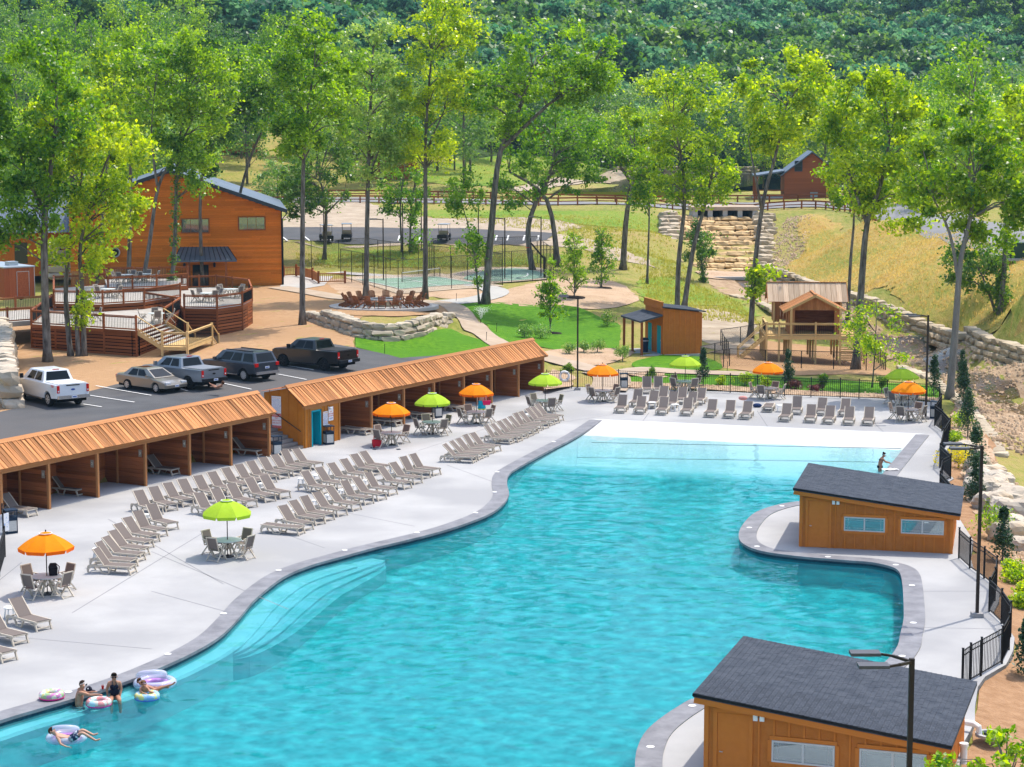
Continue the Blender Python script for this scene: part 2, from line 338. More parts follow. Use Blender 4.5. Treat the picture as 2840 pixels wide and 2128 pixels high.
for i in (0, 2, 4.5):
    p = CAB2[0]+U2*(i*4)+V2*2.9; cps.append((p.x, p.y, 1.25-.03*i))
p = CAB2[-1]+V2*2.5+U2*.5; cps.append((p.x, p.y, .25))
cps += [(-90,250,4),(-60,290,8),(-40,320,9.5),(-100,330,14),(-60,380,20),(-110,430,34),(-20,420,17),(-60,520,44),(-160,400,40),(20,430,13),(0,520,24),(60,480,11),(0,640,42),(70,600,20),(130,520,20),(0,850,75),
        (80,800,44),(110,420,10),(75,330,7.5),(150,380,24),(160,300,18),(130,260,12),(190,600,52),(120,950,70),(250,800,110),(0,1100,120),(150,1200,118),(-250,700,110),(-300,1100,150),(300,1200,150),(-150,200,6),(-150,100,3),(150,150,2),(150,60,1),(0,-40,-1),(-120,0,0),(120,0,-1)]
_c = np.array(cps); _A = np.hypot(_c[:,None,0]-_c[None,:,0], _c[:,None,1]-_c[None,:,1]); _n_ = len(_c)
_K = np.zeros((_n_+3, _n_+3)); _K[:_n_,:_n_] = -_A + np.eye(_n_)*.25; _K[:_n_,_n_] = 1; _K[:_n_,_n_+1:] = _c[:,:2]; _K[_n_,:_n_] = 1; _K[_n_+1:,:_n_] = _c[:,:2].T
_W = np.linalg.solve(_K, np.concatenate([_c[:,2], [0,0,0]]))
def Hn(X, Y):
    X = np.asarray(X, float); Y = np.asarray(Y, float); r = np.full(X.shape, _W[_n_]) + _W[_n_+1]*X + _W[_n_+2]*Y
    for i in range(_n_): r -= _W[i]*np.hypot(X-_c[i,0], Y-_c[i,1])
    return r
def H(x, y): return float(Hn(np.array([x]), np.array([y]))[0])
_T = np.concatenate([np.arange(40, 330, .35), np.arange(330, 1500, 3.0)])
def P(px, py, off=0.0):
    d = ray(px, py); d = d/ d.y; X = d.x*_T; Z = HC + d.z*_T; h = Hn(X, _T)
    k = np.argmax(Z < h)
    if k == 0: k = len(_T)-1
    a, b = Z[k-1]-h[k-1], h[k]-Z[k]; t = _T[k-1]+(_T[k]-_T[k-1])*(a/(a+b+1e-9))
    return Vector((d.x*t, t, H(d.x*t, t)+off))
def PD(px, py, off=0.0): return P(px*1.2845, py*1.2845, off)

def lines(segs):
    out = []
    for a, b, s in segs: out += list(np.arange(a, b, s))
    return np.array(out)
gx = lines([(-520,-100,20),(-100,-72,4),(-72,88,1.25),(88,130,4),(130,560,20)])
gy = lines([(-60,36,8),(36,250,1.25),(250,330,2.5),(330,480,6),(480,1700,22)])
GX, GY = np.meshgrid(gx, gy, indexing='ij'); GZ = Hn(GX, GY)
far = np.clip((GY-330)/200, 0, 1); GZ += far*(13*np.sin(GX*.021+1)*np.sin(GY*.013)+5*np.sin(GX*.05)*np.sin(GY*.041))
GZ += np.where(GY > 120, .05, .02)*np.sin(GX*1.9+np.sin(GY*1.3))*np.sin(GY*1.7)
ind = inside([(p.x,p.y) for p in DECKO], GX, GY); ed = pdist([(p.x,p.y) for p in DECKO], GX, GY)
GZ = np.where(ind, np.minimum(GZ, -.2), GZ)
# cells just outside the deck keep the slab edge visible; deep pit under the pool
pl = [(p.x,p.y) for p in POOL]
pit = (inside(pl, GX, GY) | (pdist(pl, GX, GY) < 2.3)) & ind & (ed > .9)
GZ = np.where(pit, -4.5, GZ)
nx, ny = GX.shape; idx = np.arange(nx*ny).reshape(nx, ny)
Fq = np.stack([idx[:-1,:-1].ravel(), idx[1:,:-1].ravel(), idx[1:,1:].ravel(), idx[:-1,1:].ravel()], 1)
# natural ground: straw and green grass, varied by noise
def grassmat(name, cols, s1, s2):
    m = bpy.data.materials.new(name); m.use_nodes = True; t = m.node_tree; L = t.links.new; p = t.nodes['Principled BSDF']; p.inputs['Roughness'].default_value = .9; p.inputs['Specular IOR Level'].default_value = .15
    g = _n(t, 'ShaderNodeNewGeometry')
    n1 = _n(t, 'ShaderNodeTexNoise'); n1.inputs['Scale'].default_value = s1; n1.inputs['Detail'].default_value = 5; L(g.outputs['Position'], n1.inputs['Vector'])
    mp = _n(t, 'ShaderNodeMapping'); mp.inputs['Scale'].default_value = (1.6,.6,.4); L(g.outputs['Position'], mp.inputs['Vector'])
    n2 = _n(t, 'ShaderNodeTexNoise'); n2.inputs['Scale'].default_value = s2; n2.inputs['Detail'].default_value = 8; n2.inputs['Roughness'].default_value = .7; L(mp.outputs[0], n2.inputs['Vector'])
    ad = _n(t, 'ShaderNodeMath', operation='MULTIPLY_ADD'); ad.inputs[1].default_value = .55; L(n2.outputs[0], ad.inputs[0])
    ml = _n(t, 'ShaderNodeMath', operation='MULTIPLY'); ml.inputs[1].default_value = .55; L(n1.outputs[0], ml.inputs[0]); L(ml.outputs[0], ad.inputs[2])
    cr = _n(t, 'ShaderNodeValToRGB'); e = cr.color_ramp.elements
    for i, c in enumerate(cols):
        pos = .36 + .36*i/(len(cols)-1)
        if i < 2: e[i].position = pos; e[i].color = (*c,1)
        else: k = e.new(pos); k.color = (*c,1)
    L(ad.outputs[0], cr.inputs[0]); L(cr.outputs[0], p.inputs['Base Color'])
    bp = _n(t, 'ShaderNodeBump'); bp.inputs['Strength'].default_value = 1; bp.inputs['Distance'].default_value = .18; L(n2.outputs[0], bp.inputs['Height']); L(bp.outputs[0], p.inputs['Normal'])
    MATS[name] = m; return m
M_meadow = grassmat('meadow', [(.12,.17,.022),(.19,.21,.035),(.27,.25,.06),(.33,.26,.085),(.32,.22,.075)], .11, 1.4)
M_golden = grassmat('golden_grass', [(.15,.20,.025),(.24,.24,.04),(.35,.275,.065),(.43,.29,.085),(.36,.21,.06)], .12, 1.3)
M_green  = grassmat('rough_grass', [(.07,.17,.012),(.12,.22,.016),(.18,.25,.025),(.24,.26,.045),(.28,.24,.06)], .14, 1.6)
M_forestfloor = grassmat('forest_floor', [(.02,.05,.012),(.03,.07,.015),(.05,.09,.02),(.06,.10,.02),(.09,.11,.03)], .05, .6)
gm = npmesh('ground', np.stack([GX.ravel(), GY.ravel(), GZ.ravel()], 1), Fq, [M_meadow, M_forestfloor], smooth=True)
cyy = GY[:-1,:-1].ravel(); cxx = GX[:-1,:-1].ravel()
gm.polygons.foreach_set('material_index', ((cyy > 395) | ((cyy > 300) & (cxx < -75))).astype(np.int32))
ground = tag(link('ground', gm), 'straw and green grass ground of the valley', kind='structure')

JAG = {'hillside_grass':.7,'gravel_bed':.25,'dirt_patch':.8,'gravel_verge':.6,'mulch_bed':.15,'dirt_bank':.6,'lawn':.08,'planting_bank':.2,'stream_bed':.4,'stream':.3,'pond':.4}
def drape(name, poly, m, off=.05, step=1.2, kind='structure', label=None, z=None, parent=None):
    poly = [(p[0], p[1]) for p in poly]; xs = [p[0] for p in poly]; ys = [p[1] for p in poly]
    dense = []
    for i in range(len(poly)):
        a, b = poly[i], poly[(i+1) % len(poly)]; k = max(1, int(math.hypot(b[0]-a[0], b[1]-a[1])/step))
        jg = JAG.get(name, 0)
        for j in range(k): dense.append((a[0]+(b[0]-a[0])*j/k+random.uniform(-jg,jg), a[1]+(b[1]-a[1])*j/k+random.uniform(-jg,jg)))
    X, Y = np.meshgrid(np.arange(min(xs), max(xs), step)+.013, np.arange(min(ys), max(ys), step)+.017)
    X = X.ravel(); Y = Y.ravel(); k = inside(dense, X, Y); X = X[k]; Y = Y[k]
    if len(X): k = pdist(dense, X, Y) > step*.35; X = X[k]; Y = Y[k]
    vs = [Vector(p) for p in dense] + [Vector((a, b)) for a, b in zip(X, Y)]
    r = delaunay_2d_cdt(vs, [], [list(range(len(dense)))], 1, 1e-4)
    V = np.array([(p.x, p.y) for p in r[0]]); zz = (Hn(V[:,0], V[:,1]) + off) if z is None else np.full(len(V), z)
    fs = []
    for f in r[2]:
        a, b, c = V[f[0]], V[f[1]], V[f[2]]
        fs.append(f if (b[0]-a[0])*(c[1]-a[1])-(b[1]-a[1])*(c[0]-a[0]) > 0 else f[::-1])
    me = npmesh(name, np.column_stack([V, zz]), fs, m, smooth=True)
    o = link(name, me, parent)
    if parent is None: tag(o, label, kind=kind)
    return o
def ribbon(pts, w):
    P_ = [Vector((p[0], p[1])) for p in pts]; L = []; R = []
    for i, p in enumerate(P_):
        d = (P_[min(i+1,len(P_)-1)]-P_[max(i-1,0)]).normalized(); n = Vector((-d.y, d.x)); ww = w[i] if isinstance(w, list) else w
        L.append(p+n*ww/2); R.append(p-n*ww/2)
    return L + R[::-1]
def offs(pts, d, closed=False):
    out = []; k = len(pts)
    for i in range(k):
        a = pts[i-1] if i or closed else pts[0]; b = pts[(i+1) % k] if i < k-1 or closed else pts[-1]
        t = Vector((b.x-a.x, b.y-a.y, 0)).normalized(); out.append(pts[i] + Vector((-t.y, t.x, 0))*d)
    return out

# ------------------------------------------------------------------ pool and deck
cw = .74
copL = offs(poolL, cw); copR = offs(poolR, cw)      # curve runs so that land lies to its left
def tess(loops, z, name, m, kind='structure', label=None):
    vl = [[Vector((p[0], p[1], 0)) for p in lp] for lp in loops]; tris = tessellate_polygon(vl); flat = [v for lp in vl for v in lp]
    fs = []
    for a, b, c in tris:
        A, B, Cc = flat[a], flat[b], flat[c]
        fs.append((a,b,c) if (B.x-A.x)*(Cc.y-A.y)-(B.y-A.y)*(Cc.x-A.x) > 0 else (c,b,a))
    me = npmesh(name, [(v.x, v.y, z) for v in flat], fs, m); return tag(link(name, me), label, kind=kind)
hole = copL + copR + [at(2400,2920), at(-1200,2920), at(-1400,2500)]
deck = tess([DECKO, hole], 0.0, 'pool_deck', M_conc, label='pale grey broom-finished concrete pool deck')
b = MB()
for i in range(len(DECKO)):
    p, q = DECKO[i], DECKO[(i+1) % len(DECKO)]
    b.add([(p.x,p.y,0),(q.x,q.y,0),(q.x,q.y,-.35),(p.x,p.y,-.35)], [(0,1,2,3),(3,2,1,0)])
b.build('slab_edge', M_concr, deck)
M_joint = mat('joint_grey', (.20,.20,.21), .9)  # flat dark grey of the saw-cut joint strips
for q in [((420,1530),(800,1690)),((731,1460),(900,1520)),((960,1260),(1180,1330)),((560,1480),(200,1700)),((1160,1250),(1420,1165)),((1700,1150),(1500,1180)),((300,1440),(620,1620)),((-40,1760),(420,1800)),((850,1400),(1150,1460)),((2100,1140),(2130,1185)),((1800,1145),(1780,1172)),((2400,1150),(2450,1198)),((2560,1260),(2600,1262)),((2520,1640),(2740,1640)),((2530,1740),(2775,1745)),((1240,1290),(1390,1345)),((60,1560),(-40,1640)),((640,1700),(420,1640))]:
    a, c = at(*q[0],.003), at(*q[1],.003); d_ = (c-a).normalized(); n_ = Vector((-d_.y,d_.x,0))*.02
    MB().add([a-n_,c-n_,c+n_,a+n_],[(0,1,2,3)]).build('control_joint', M_joint, deck)
def strip(name, A, B, za, zb, m, parent=None, kind='structure'):
    b = MB(); k = len(A)
    b.add([(p.x,p.y,za) for p in A] + [(p.x,p.y,zb) for p in B], [(i, i+1, k+i+1, k+i) for i in range(k-1)])
    o = b.build(name, m, parent, True); fixn(o.data)
    if parent is None: tag(o, None, kind=kind)
    return o
cop = bpy.data.objects.new('pool_coping', None); C.objects.link(cop); tag(cop, kind='structure')
for A, B in ((poolL, copL), (poolR, copR)):
    step = 6
    for i in range(0, len(A)-1, step):
        j = min(i+step, len(A)-1); a = A[i:j+1]; c = B[i:j+1]; b = MB(); k = len(a)
        ai = [p + (q-p)*(-.04) for p, q in zip(a, c)]
        b.add([(p.x,p.y,.03) for p in ai] + [(p.x,p.y,.022) for p in c] + [(p.x,p.y,-.07) for p in ai],
              [(n_, n_+1, k+n_+1, k+n_) for n_ in range(k-1)] + [(n_+1, n_, 2*k+n_, 2*k+n_+1) for n_ in range(k-1)])
        o = b.build('coping_slab', M_coping, cop); fixn(o.data)
WL = -.14
for A in (poolL, poolR):
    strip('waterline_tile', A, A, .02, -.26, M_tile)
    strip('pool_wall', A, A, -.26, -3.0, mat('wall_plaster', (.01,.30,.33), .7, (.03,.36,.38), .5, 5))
# pool floor: zero-entry beach at the far end falling to the deep end
yb0 = at(2100,1182).y
def floorz(x, y):
    far_y = poolL[-1].y + (poolR[0].y-poolL[-1].y)*(x-poolL[-1].x)/(poolR[0].x-poolL[-1].x)
    s = far_y - y
    s1 = 22.0*.72
    if s < 4.5: return -.029*s
    if s < s1: return -.1305 - .012*(s-4.5)
    z1 = -.1305 - .012*(s1-4.5)
    if s < s1+3.2: return z1 - (s-s1)*.195
    return max(z1-.62-(s-s1-3.2)*.012, -1.5)
fl = poolL + poolR + [at(2200,2900), at(-1300,2900), at(-1300,2500)]
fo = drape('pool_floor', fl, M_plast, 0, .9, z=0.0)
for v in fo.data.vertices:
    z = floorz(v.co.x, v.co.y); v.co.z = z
sb = strip('beach_entry', [poolL[-1], poolL[-1]+(poolR[0]-poolL[-1])*.5, poolR[0]], [copL[-1]+Vector((.15,.55,0)), (copL[-1]+copR[0])*.5+Vector((0,.55,0)), copR[0]+Vector((-.15,.55,0))], .002, .006, M_beach)
# underwater bench and curved entry steps along the left edge
inL = lambda d: offs(poolL, -d)
i0, i1 = 4, 62
M_benchp = mat('bench_plaster', (.10,.40,.43), .7, (.14,.46,.48), .8, 5)
bench = MB(); A = poolL[i0:i1]; Bq = inL(.75)[i0:i1]; k = len(A)
bench.add([(p.x,p.y,-.32) for p in A] + [(p.x,p.y,-.32) for p in Bq] + [(p.x,p.y,-2.2) for p in Bq], [(i,i+1,k+i+1,k+i) for i in range(k-1)] + [(k+i,k+i+1,2*k+i+1,2*k+i) for i in range(k-1)])
tag(fixn(bench.mesh('pool_bench', M_benchp)) and link('pool_bench', bpy.data.meshes['pool_bench']), kind='structure')
M_deep = mat('caustic_mottle_plaster', (.001,.195,.215), .7, (.026,.40,.41), 1.5, 9, lo=.40, hi=.68, world=True); M_pale = mat('aqua_plaster', (.26,.56,.57), .7, (.33,.62,.62), .5, 5); M_mid = mat('pale_aqua_plaster', (.40,.58,.58), .7, (.46,.63,.62), .5, 5)  # noise mottling painted into the deep floor for bright caustic patches
fo.data.materials.clear(); fo.data.materials.append(M_deep); t = M_deep.node_tree; pb = t.nodes['Principled BSDF']; lk = pb.inputs['Base Color'].links[0]; src = lk.from_socket   # floor colour ramps with depth, painted in for the tint of the water
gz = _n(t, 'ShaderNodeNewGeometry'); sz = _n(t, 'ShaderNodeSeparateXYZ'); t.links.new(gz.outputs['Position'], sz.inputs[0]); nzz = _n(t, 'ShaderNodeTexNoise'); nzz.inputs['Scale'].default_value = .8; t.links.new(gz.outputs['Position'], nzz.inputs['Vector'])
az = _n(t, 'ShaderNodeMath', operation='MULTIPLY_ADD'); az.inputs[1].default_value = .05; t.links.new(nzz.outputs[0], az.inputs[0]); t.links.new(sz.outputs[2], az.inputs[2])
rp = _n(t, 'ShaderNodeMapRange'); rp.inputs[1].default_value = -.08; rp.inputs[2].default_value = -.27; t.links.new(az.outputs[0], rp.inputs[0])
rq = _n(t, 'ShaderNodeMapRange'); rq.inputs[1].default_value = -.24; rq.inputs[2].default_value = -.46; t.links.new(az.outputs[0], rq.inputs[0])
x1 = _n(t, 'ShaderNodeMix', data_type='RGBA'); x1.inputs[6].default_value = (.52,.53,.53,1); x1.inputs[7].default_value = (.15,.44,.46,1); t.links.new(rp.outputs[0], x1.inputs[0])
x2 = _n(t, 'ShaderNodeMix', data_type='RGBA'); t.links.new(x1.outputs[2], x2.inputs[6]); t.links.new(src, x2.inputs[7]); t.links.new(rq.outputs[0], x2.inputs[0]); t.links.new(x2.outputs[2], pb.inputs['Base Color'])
# entry steps: narrow treads following the curve, widest in the middle
a0_, a1_ = 34, 66
for q, zz in enumerate((-.40,-.50,-.60)):
    Aq = poolL[a0_:a1_]; n_ = len(Aq); w0 = [.75+.55*(q+1)*sin(pi*i/(n_-1))**.6 for i in range(n_)]
    Bq = [offs(poolL, -1.0)[a0_+i] for i in range(n_)]; Bq = [p + (b_-p)*w for p, b_, w in zip(Aq, Bq, w0)]
    st = MB(); st.add([(p.x,p.y,zz) for p in Aq] + [(p.x,p.y,zz) for p in Bq] + [(p.x,p.y,-2.2) for p in Bq], [(i,i+1,n_+i+1,n_+i) for i in range(n_-1)] + [(n_+i,n_+i+1,2*n_+i+1,2*n_+i) for i in range(n_-1)])
    so_ = st.build('pool_step', mat('step_plaster%d' % q, [(.10,.40,.43),(.07,.36,.39),(.05,.33,.36)][q], .7)); fixn(so_.data); tag(so_, kind='structure')
for yy in (1226, 1262):       # dark tile lines across the shallow floor
    a = at(1600 if yy > 1240 else 1640, yy-6 if yy < 1240 else yy-4); c = at(2500, yy+12)
    t_ = MB(); n_ = 24
    for i in range(n_):
        p, q = a.lerp(c, i/n_), a.lerp(c, (i+1)/n_)
        t_.add([(p.x,p.y-.06,floorz(p.x,p.y)+.012),(q.x,q.y-.06,floorz(q.x,q.y)+.012),(q.x,q.y+.06,floorz(q.x,q.y)+.012),(p.x,p.y+.06,floorz(p.x,p.y)+.012)], [(0,1,2,3)])
    tag(t_.build('tile_line', M_tile), kind='structure')
# water
def watermat(name, absorb, dens, bscale, bstr, tint=(1,1,1)):
    m = bpy.data.materials.new(name); m.use_nodes = True; t = m.node_tree; L = t.links.new
    for n in list(t.nodes):
        if n.type != 'OUTPUT_MATERIAL': t.nodes.remove(n)
    out = t.nodes['Material Output']; g = _n(t, 'ShaderNodeNewGeometry')
    mp = _n(t, 'ShaderNodeMapping'); mp.inputs['Scale'].default_value = (.75,1.25,1); mp.inputs['Rotation'].default_value = (0,0,.5); L(g.outputs['Position'], mp.inputs[0])
    n1 = _n(t, 'ShaderNodeTexNoise'); n1.inputs['Scale'].default_value = bscale; n1.inputs['Detail'].default_value = 5; n1.inputs['Roughness'].default_value = .6; n1.inputs['Distortion'].default_value = .8; L(mp.outputs[0], n1.inputs['Vector'])
    bp = _n(t, 'ShaderNodeBump'); bp.inputs['Strength'].default_value = 1; bp.inputs['Distance'].default_value = bstr; L(n1.outputs[0], bp.inputs['Height'])
    fr = _n(t, 'ShaderNodeFresnel'); fr.inputs[0].default_value = 1.22; L(bp.outputs[0], fr.inputs['Normal'])
    gl = _n(t, 'ShaderNodeBsdfGlossy'); gl.inputs['Roughness'].default_value = .05; L(bp.outputs[0], gl.inputs['Normal'])
    tr = _n(t, 'ShaderNodeBsdfTransparent'); tr.inputs[0].default_value = (*tint,1)
    mx = _n(t, 'ShaderNodeMixShader'); L(fr.outputs[0], mx.inputs[0]); L(tr.outputs[0], mx.inputs[1]); L(gl.outputs[0], mx.inputs[2]); L(mx.outputs[0], out.inputs[0])
    if dens:
        va = _n(t, 'ShaderNodeVolumeAbsorption'); va.inputs[0].default_value = (*absorb,1); va.inputs[1].default_value = dens; L(va.outputs[0], out.inputs[1])
    MATS[name] = m; return m
# surface: a finely rippled refracting sheet
wl = offs(poolL, .25) + offs(poolR, .25) + [at(2400,2920), at(-1200,2920), at(-1400,2500)]
WX, WY = np.meshgrid(np.arange(-30, 28, .12), np.arange(52, 122, .12), indexing='ij'); WZ = np.zeros_like(WX); rgw = np.random.default_rng(3)
for i in range(44):
    lam = math.exp(rgw.uniform(math.log(.42), math.log(2.6))); th_ = rgw.normal(.6, 1.0); kk = 2*pi/lam
    WZ += .0012*lam**1.0*np.sin(kk*(WX*cos(th_)+WY*sin(th_))+rgw.uniform(0, 6.28))
calm = np.clip((poolR[0].y-6-WY)/9, .12, 1); WZ = WL + WZ*calm
wn_, wm_ = WX.shape; wi = np.arange(wn_*wm_).reshape(wn_, wm_)
Wq = np.stack([wi[:-1,:-1].ravel(), wi[1:,:-1].ravel(), wi[1:,1:].ravel(), wi[:-1,1:].ravel()], 1)
Wq = Wq[inside([(p.x,p.y) for p in wl], WX[:-1,:-1].ravel()+.06, WY[:-1,:-1].ravel()+.06)]
M_water = bpy.data.materials.new('pool_water'); M_water.use_nodes = True; t = M_water.node_tree
for n in list(t.nodes):
    if n.type != 'OUTPUT_MATERIAL': t.nodes.remove(n)
gl_ = _n(t, 'ShaderNodeBsdfGlass'); gl_.inputs['Color'].default_value = (.82,.97,1.0,1); gl_.inputs['Roughness'].default_value = 0; gl_.inputs['IOR'].default_value = 1.33; tp_ = _n(t, 'ShaderNodeBsdfTransparent'); tp_.inputs[0].default_value = (.80,.97,1,1); mw_ = _n(t, 'ShaderNodeMixShader'); mw_.inputs[0].default_value = .38; t.links.new(tp_.outputs[0], mw_.inputs[1]); t.links.new(gl_.outputs[0], mw_.inputs[2]); t.links.new(mw_.outputs[0], t.nodes['Material Output'].inputs[0])
used = np.unique(Wq); remap = np.full(wn_*wm_, -1); remap[used] = np.arange(len(used))
wo = link('pool_water', npmesh('pool_water', np.stack([WX.ravel(), WY.ravel(), WZ.ravel()], 1)[used], remap[Wq], M_water, smooth=True)); tag(wo, 'clear turquoise rippled pool water', kind='structure')
# ------------------------------------------------------------------ surfaces laid on the ground
def polyD(pts): return [PD(*p) for p in pts]
park = drape('parking_lot', polyD([(-60,905),(30,885),(52,850),(110,868),(250,832),(390,806),(560,776),(700,742),(766,752),(865,775),(1000,760)]) + [CAB2[-3]+V2*2.8, CAB2[0]+V2*2.8, CAB1[-1]+V1*2.8, CAB1[0]+V1*2.8, CAB1[0]-U1*14+V1*2.8], M_asph, .06)
mulchA = drape('mulch_bed', polyD([(-60,905),(30,885),(52,850),(110,868),(250,832),(390,806),(560,776),(700,742),(766,752),(766,712),(775,695),(800,660),(870,640),(900,628),(700,600),(640,615),(500,622),(300,640),(100,660),(-90,690)]), M_mulch, .035, label='tan wood mulch slope below the lodge')
lawn = drape('lawn', polyD([(766,751),(768,712),(800,722),(880,730),(975,712),(1000,724),(1075,745),(1075,745),(1040,770),(1000,780),(865,776)]), M_lawn, .05)
lawn2 = drape('lawn', smooth(polyD([(985,655),(1060,653),(1150,660),(1250,665),(1310,695),(1340,705),(1335,750),(1325,772),(1200,757),(1130,742),(1080,735),(1035,690)]), 3, True), M_lawn, .05)
lawn3 = drape('lawn', smooth(polyD([(1365,785),(1420,770),(1480,763),(1530,775),(1560,795),(1520,802),(1440,805),(1385,800)]), 3, True), M_lawn, .06)
lawn4 = drape('lawn', smooth(polyD([(1325,822),(1400,812),(1500,805),(1700,815),(1900,828),(2010,835),(2028,850),(2020,868),(1900,860),(1700,850),(1500,838),(1345,838)]), 3, True), M_lawn, .05)
grav1 = drape('gravel_bed', smooth(polyD([(1050,645),(1100,625),(1200,603),(1330,610),(1375,640),(1362,658),(1290,668),(1150,662),(1060,655)]), 4, True), M_gravel, .05, label='tan pea gravel mound')
grav2 = drape('gravel_bed', smooth(polyD([(1180,760),(1280,752),(1370,760),(1320,785),(1250,790),(1185,780)]), 4, True), M_gravel, .07)
grav3 = drape('gravel_bed', smooth(polyD([(1350,800),(1385,795),(1440,812),(1420,818),(1360,812)]), 4, True), M_gravel, .08)
grav4 = drape('gravel_bed', polyD([(1345,840),(1500,841),(1650,852),(1800,858),(2028,870),(2028,862),(1900,852),(1830,850),(1700,843),(1500,832),(1345,826)]), M_gravel, .09)
grav5 = drape('gravel_bed', polyD([(1182,842),(1240,836),(1240,812),(1200,800),(1180,808)]), M_gravel, .05)
grav6 = drape('gravel_bed', polyD([(700,604),(850,600),(980,612),(1060,640),(1020,652),(930,642),(820,650),(740,640)]), M_gravel, .045)
sand = drape('play_mulch', polyD([(1555,770),(1640,735),(1860,752),(1925,800),(1920,812),(1700,812),(1560,795)]), M_mulch, .04, label='wood chip play area under the playhouse')
M_tanp = mat('tan_path', (.36,.275,.20), .85, (.44,.35,.265), .6, 7)
path = drape('footpath', ribbon(smooth(polyD([(600,622),(680,635),(760,648),(860,652),(940,655),(985,668),(1015,695),(1040,722),(1090,752),(1180,775),(1260,795),(1330,808),(1390,800),(1480,806),(1620,810)]), 4), [2.2]*40+[2.0]*17), M_tanp, .11, 1.0)
path2 = drape('footpath', ribbon(smooth(polyD([(720,590),(840,598),(950,608),(1050,622),(1070,635),(1030,648),(960,655)]), 4), 2.4), M_walk, .10, 1.0)
path3 = drape('footpath', ribbon(smooth(polyD([(1310,845),(1320,832),(1318,815),(1290,805)]), 4), 2.6), M_tanp, .10, 1.0)
patio = drape('patio', polyD([(605,622),(610,596),(720,598),(700,618),(650,626)]), M_walk, .07)
# sports courts
M_court = mat('court_tan', (.46,.37,.27), .8, (.50,.41,.31), 1, 4); M_courtg = mat('court_green', (.20,.32,.24), .8, (.26,.38,.29), .6, 5)
court1 = drape('pickleball_court', polyD([(740,600),(950,592),(1090,620),(860,637)]), M_court, .10)
drape('pickleball_court_inner', polyD([(770,606),(940,600),(1030,615),(865,627)]), M_courtg, .13)
court2 = drape('basketball_court', polyD([(935,600),(1040,578),(1170,580),(1190,604),(1060,614)]), M_court, .10)
drape('basketball_court_inner', smooth(polyD([(1000,604),(1045,588),(1110,582),(1165,590),(1170,603),(1060,610)]), 3, True), M_courtg, .13)
for a, b in [((770,606),(940,600)),((940,600),(1030,615)),((1030,615),(865,627)),((865,627),(770,606)),((818,616),(985,607)),((860,603),(950,621))]:
    drape('court_line', ribbon([PD(*a), PD(*b)], .12), M_paint, .16, 2)
drape('court_line', ribbon([PD(1085+55*cos(t), 596+10*sin(t)) for t in np.linspace(-.3,3.6,24)], .12), M_paint, .16, 2)
# upper parking strip and valley road
strip1 = drape('parking_strip', polyD([(560,522),(700,523),(900,526),(1120,530),(1180,520),(1200,505),(1000,494),(800,492),(600,492)]), M_asph, .07, 1.5)
verge = drape('gravel_verge', polyD([(600,492),(800,492),(1000,494),(1200,505),(1270,490),(1180,470),(930,472),(760,432),(640,440)]), M_dirt, .05, 1.5)
verge2 = drape('gravel_verge', polyD([(560,524),(900,528),(1180,532),(1260,540),(1300,560),(1420,580),(1380,555),(1280,520),(1200,506),(1180,522)]), M_dirt, .055, 1.5)
ROADC = smooth(polyD([(480,436),(640,434),(800,433),(1000,436),(1200,440),(1400,445),(1560,444),(1700,440),(1830,443),(1930,460),(2060,495),(2200,530),(2400,580)]), 5)
road = drape('valley_road', ribbon(ROADC, [6.4]*46+[6.0]*15), M_road, .12, 1.5)
dirt2 = drape('dirt_patch', smooth(polyD([(1500,668),(1560,672),(1620,690),(1640,730),(1560,765),(1500,720),(1470,690)]), 4, True), M_dirt, .04)
soilb = drape('planting_bank', polyD([(2062,860),(2110,900),(2150,980),(2200,1100),(2300,1200),(2400,1500),(2330,1750),(2140,1750)]) + [Vector(DECKO[i]) for i in range(len(DECKO)-2, len(DECKO)-26, -1)], M_soil, .04, label='bare reddish planting bank outside the pool fence')
gb7 = drape('gravel_bed', smooth(polyD([(2068,868),(2100,900),(2140,980),(2160,1060),(2120,1110),(2095,1085),(2070,1000),(2058,930)]), 4, True), M_gravel, .07)
golden = drape('hillside_grass', smooth(polyD([(1700,585),(1740,540),(1720,490),(1750,462),(1900,478),(2000,495),(2100,520),(2280,570),(2330,780),(2211,762),(2080,728),(1960,682),(1830,632)]), 4, True), M_golden, .09, 1.0, label='golden grass on the steep right hand bank')
bankg = drape('hillside_grass', smooth(polyD([(930,455),(1150,456),(1420,468),(1440,500),(1300,490),(1160,472),(940,472)]), 4, True), M_green, .07, 1.5)
bankg2 = drape('hillside_grass', smooth(polyD([(1380,610),(1460,600),(1600,650),(1640,690),(1560,660),(1470,668),(1400,660)]), 4, True), M_green, .045, 1.5)
bankg3 = drape('hillside_grass', smooth(polyD([(700,572),(900,578),(1160,572),(1250,560),(1100,548),(900,545),(720,545)]), 4, True), M_green, .05, 1.5)
bankg4 = drape('hillside_grass', smooth(polyD([(1180,395),(1300,385),(1330,365),(1240,345),(1000,345),(820,365),(850,385),(1000,402)]), 4, True), M_green, .08, 2)
bankg5 = drape('dirt_bank', smooth(polyD([(1150,412),(1300,396),(1390,390),(1380,384),(1280,388),(1150,398),(1080,408)]), 4, True), M_dirt, .12, 2)
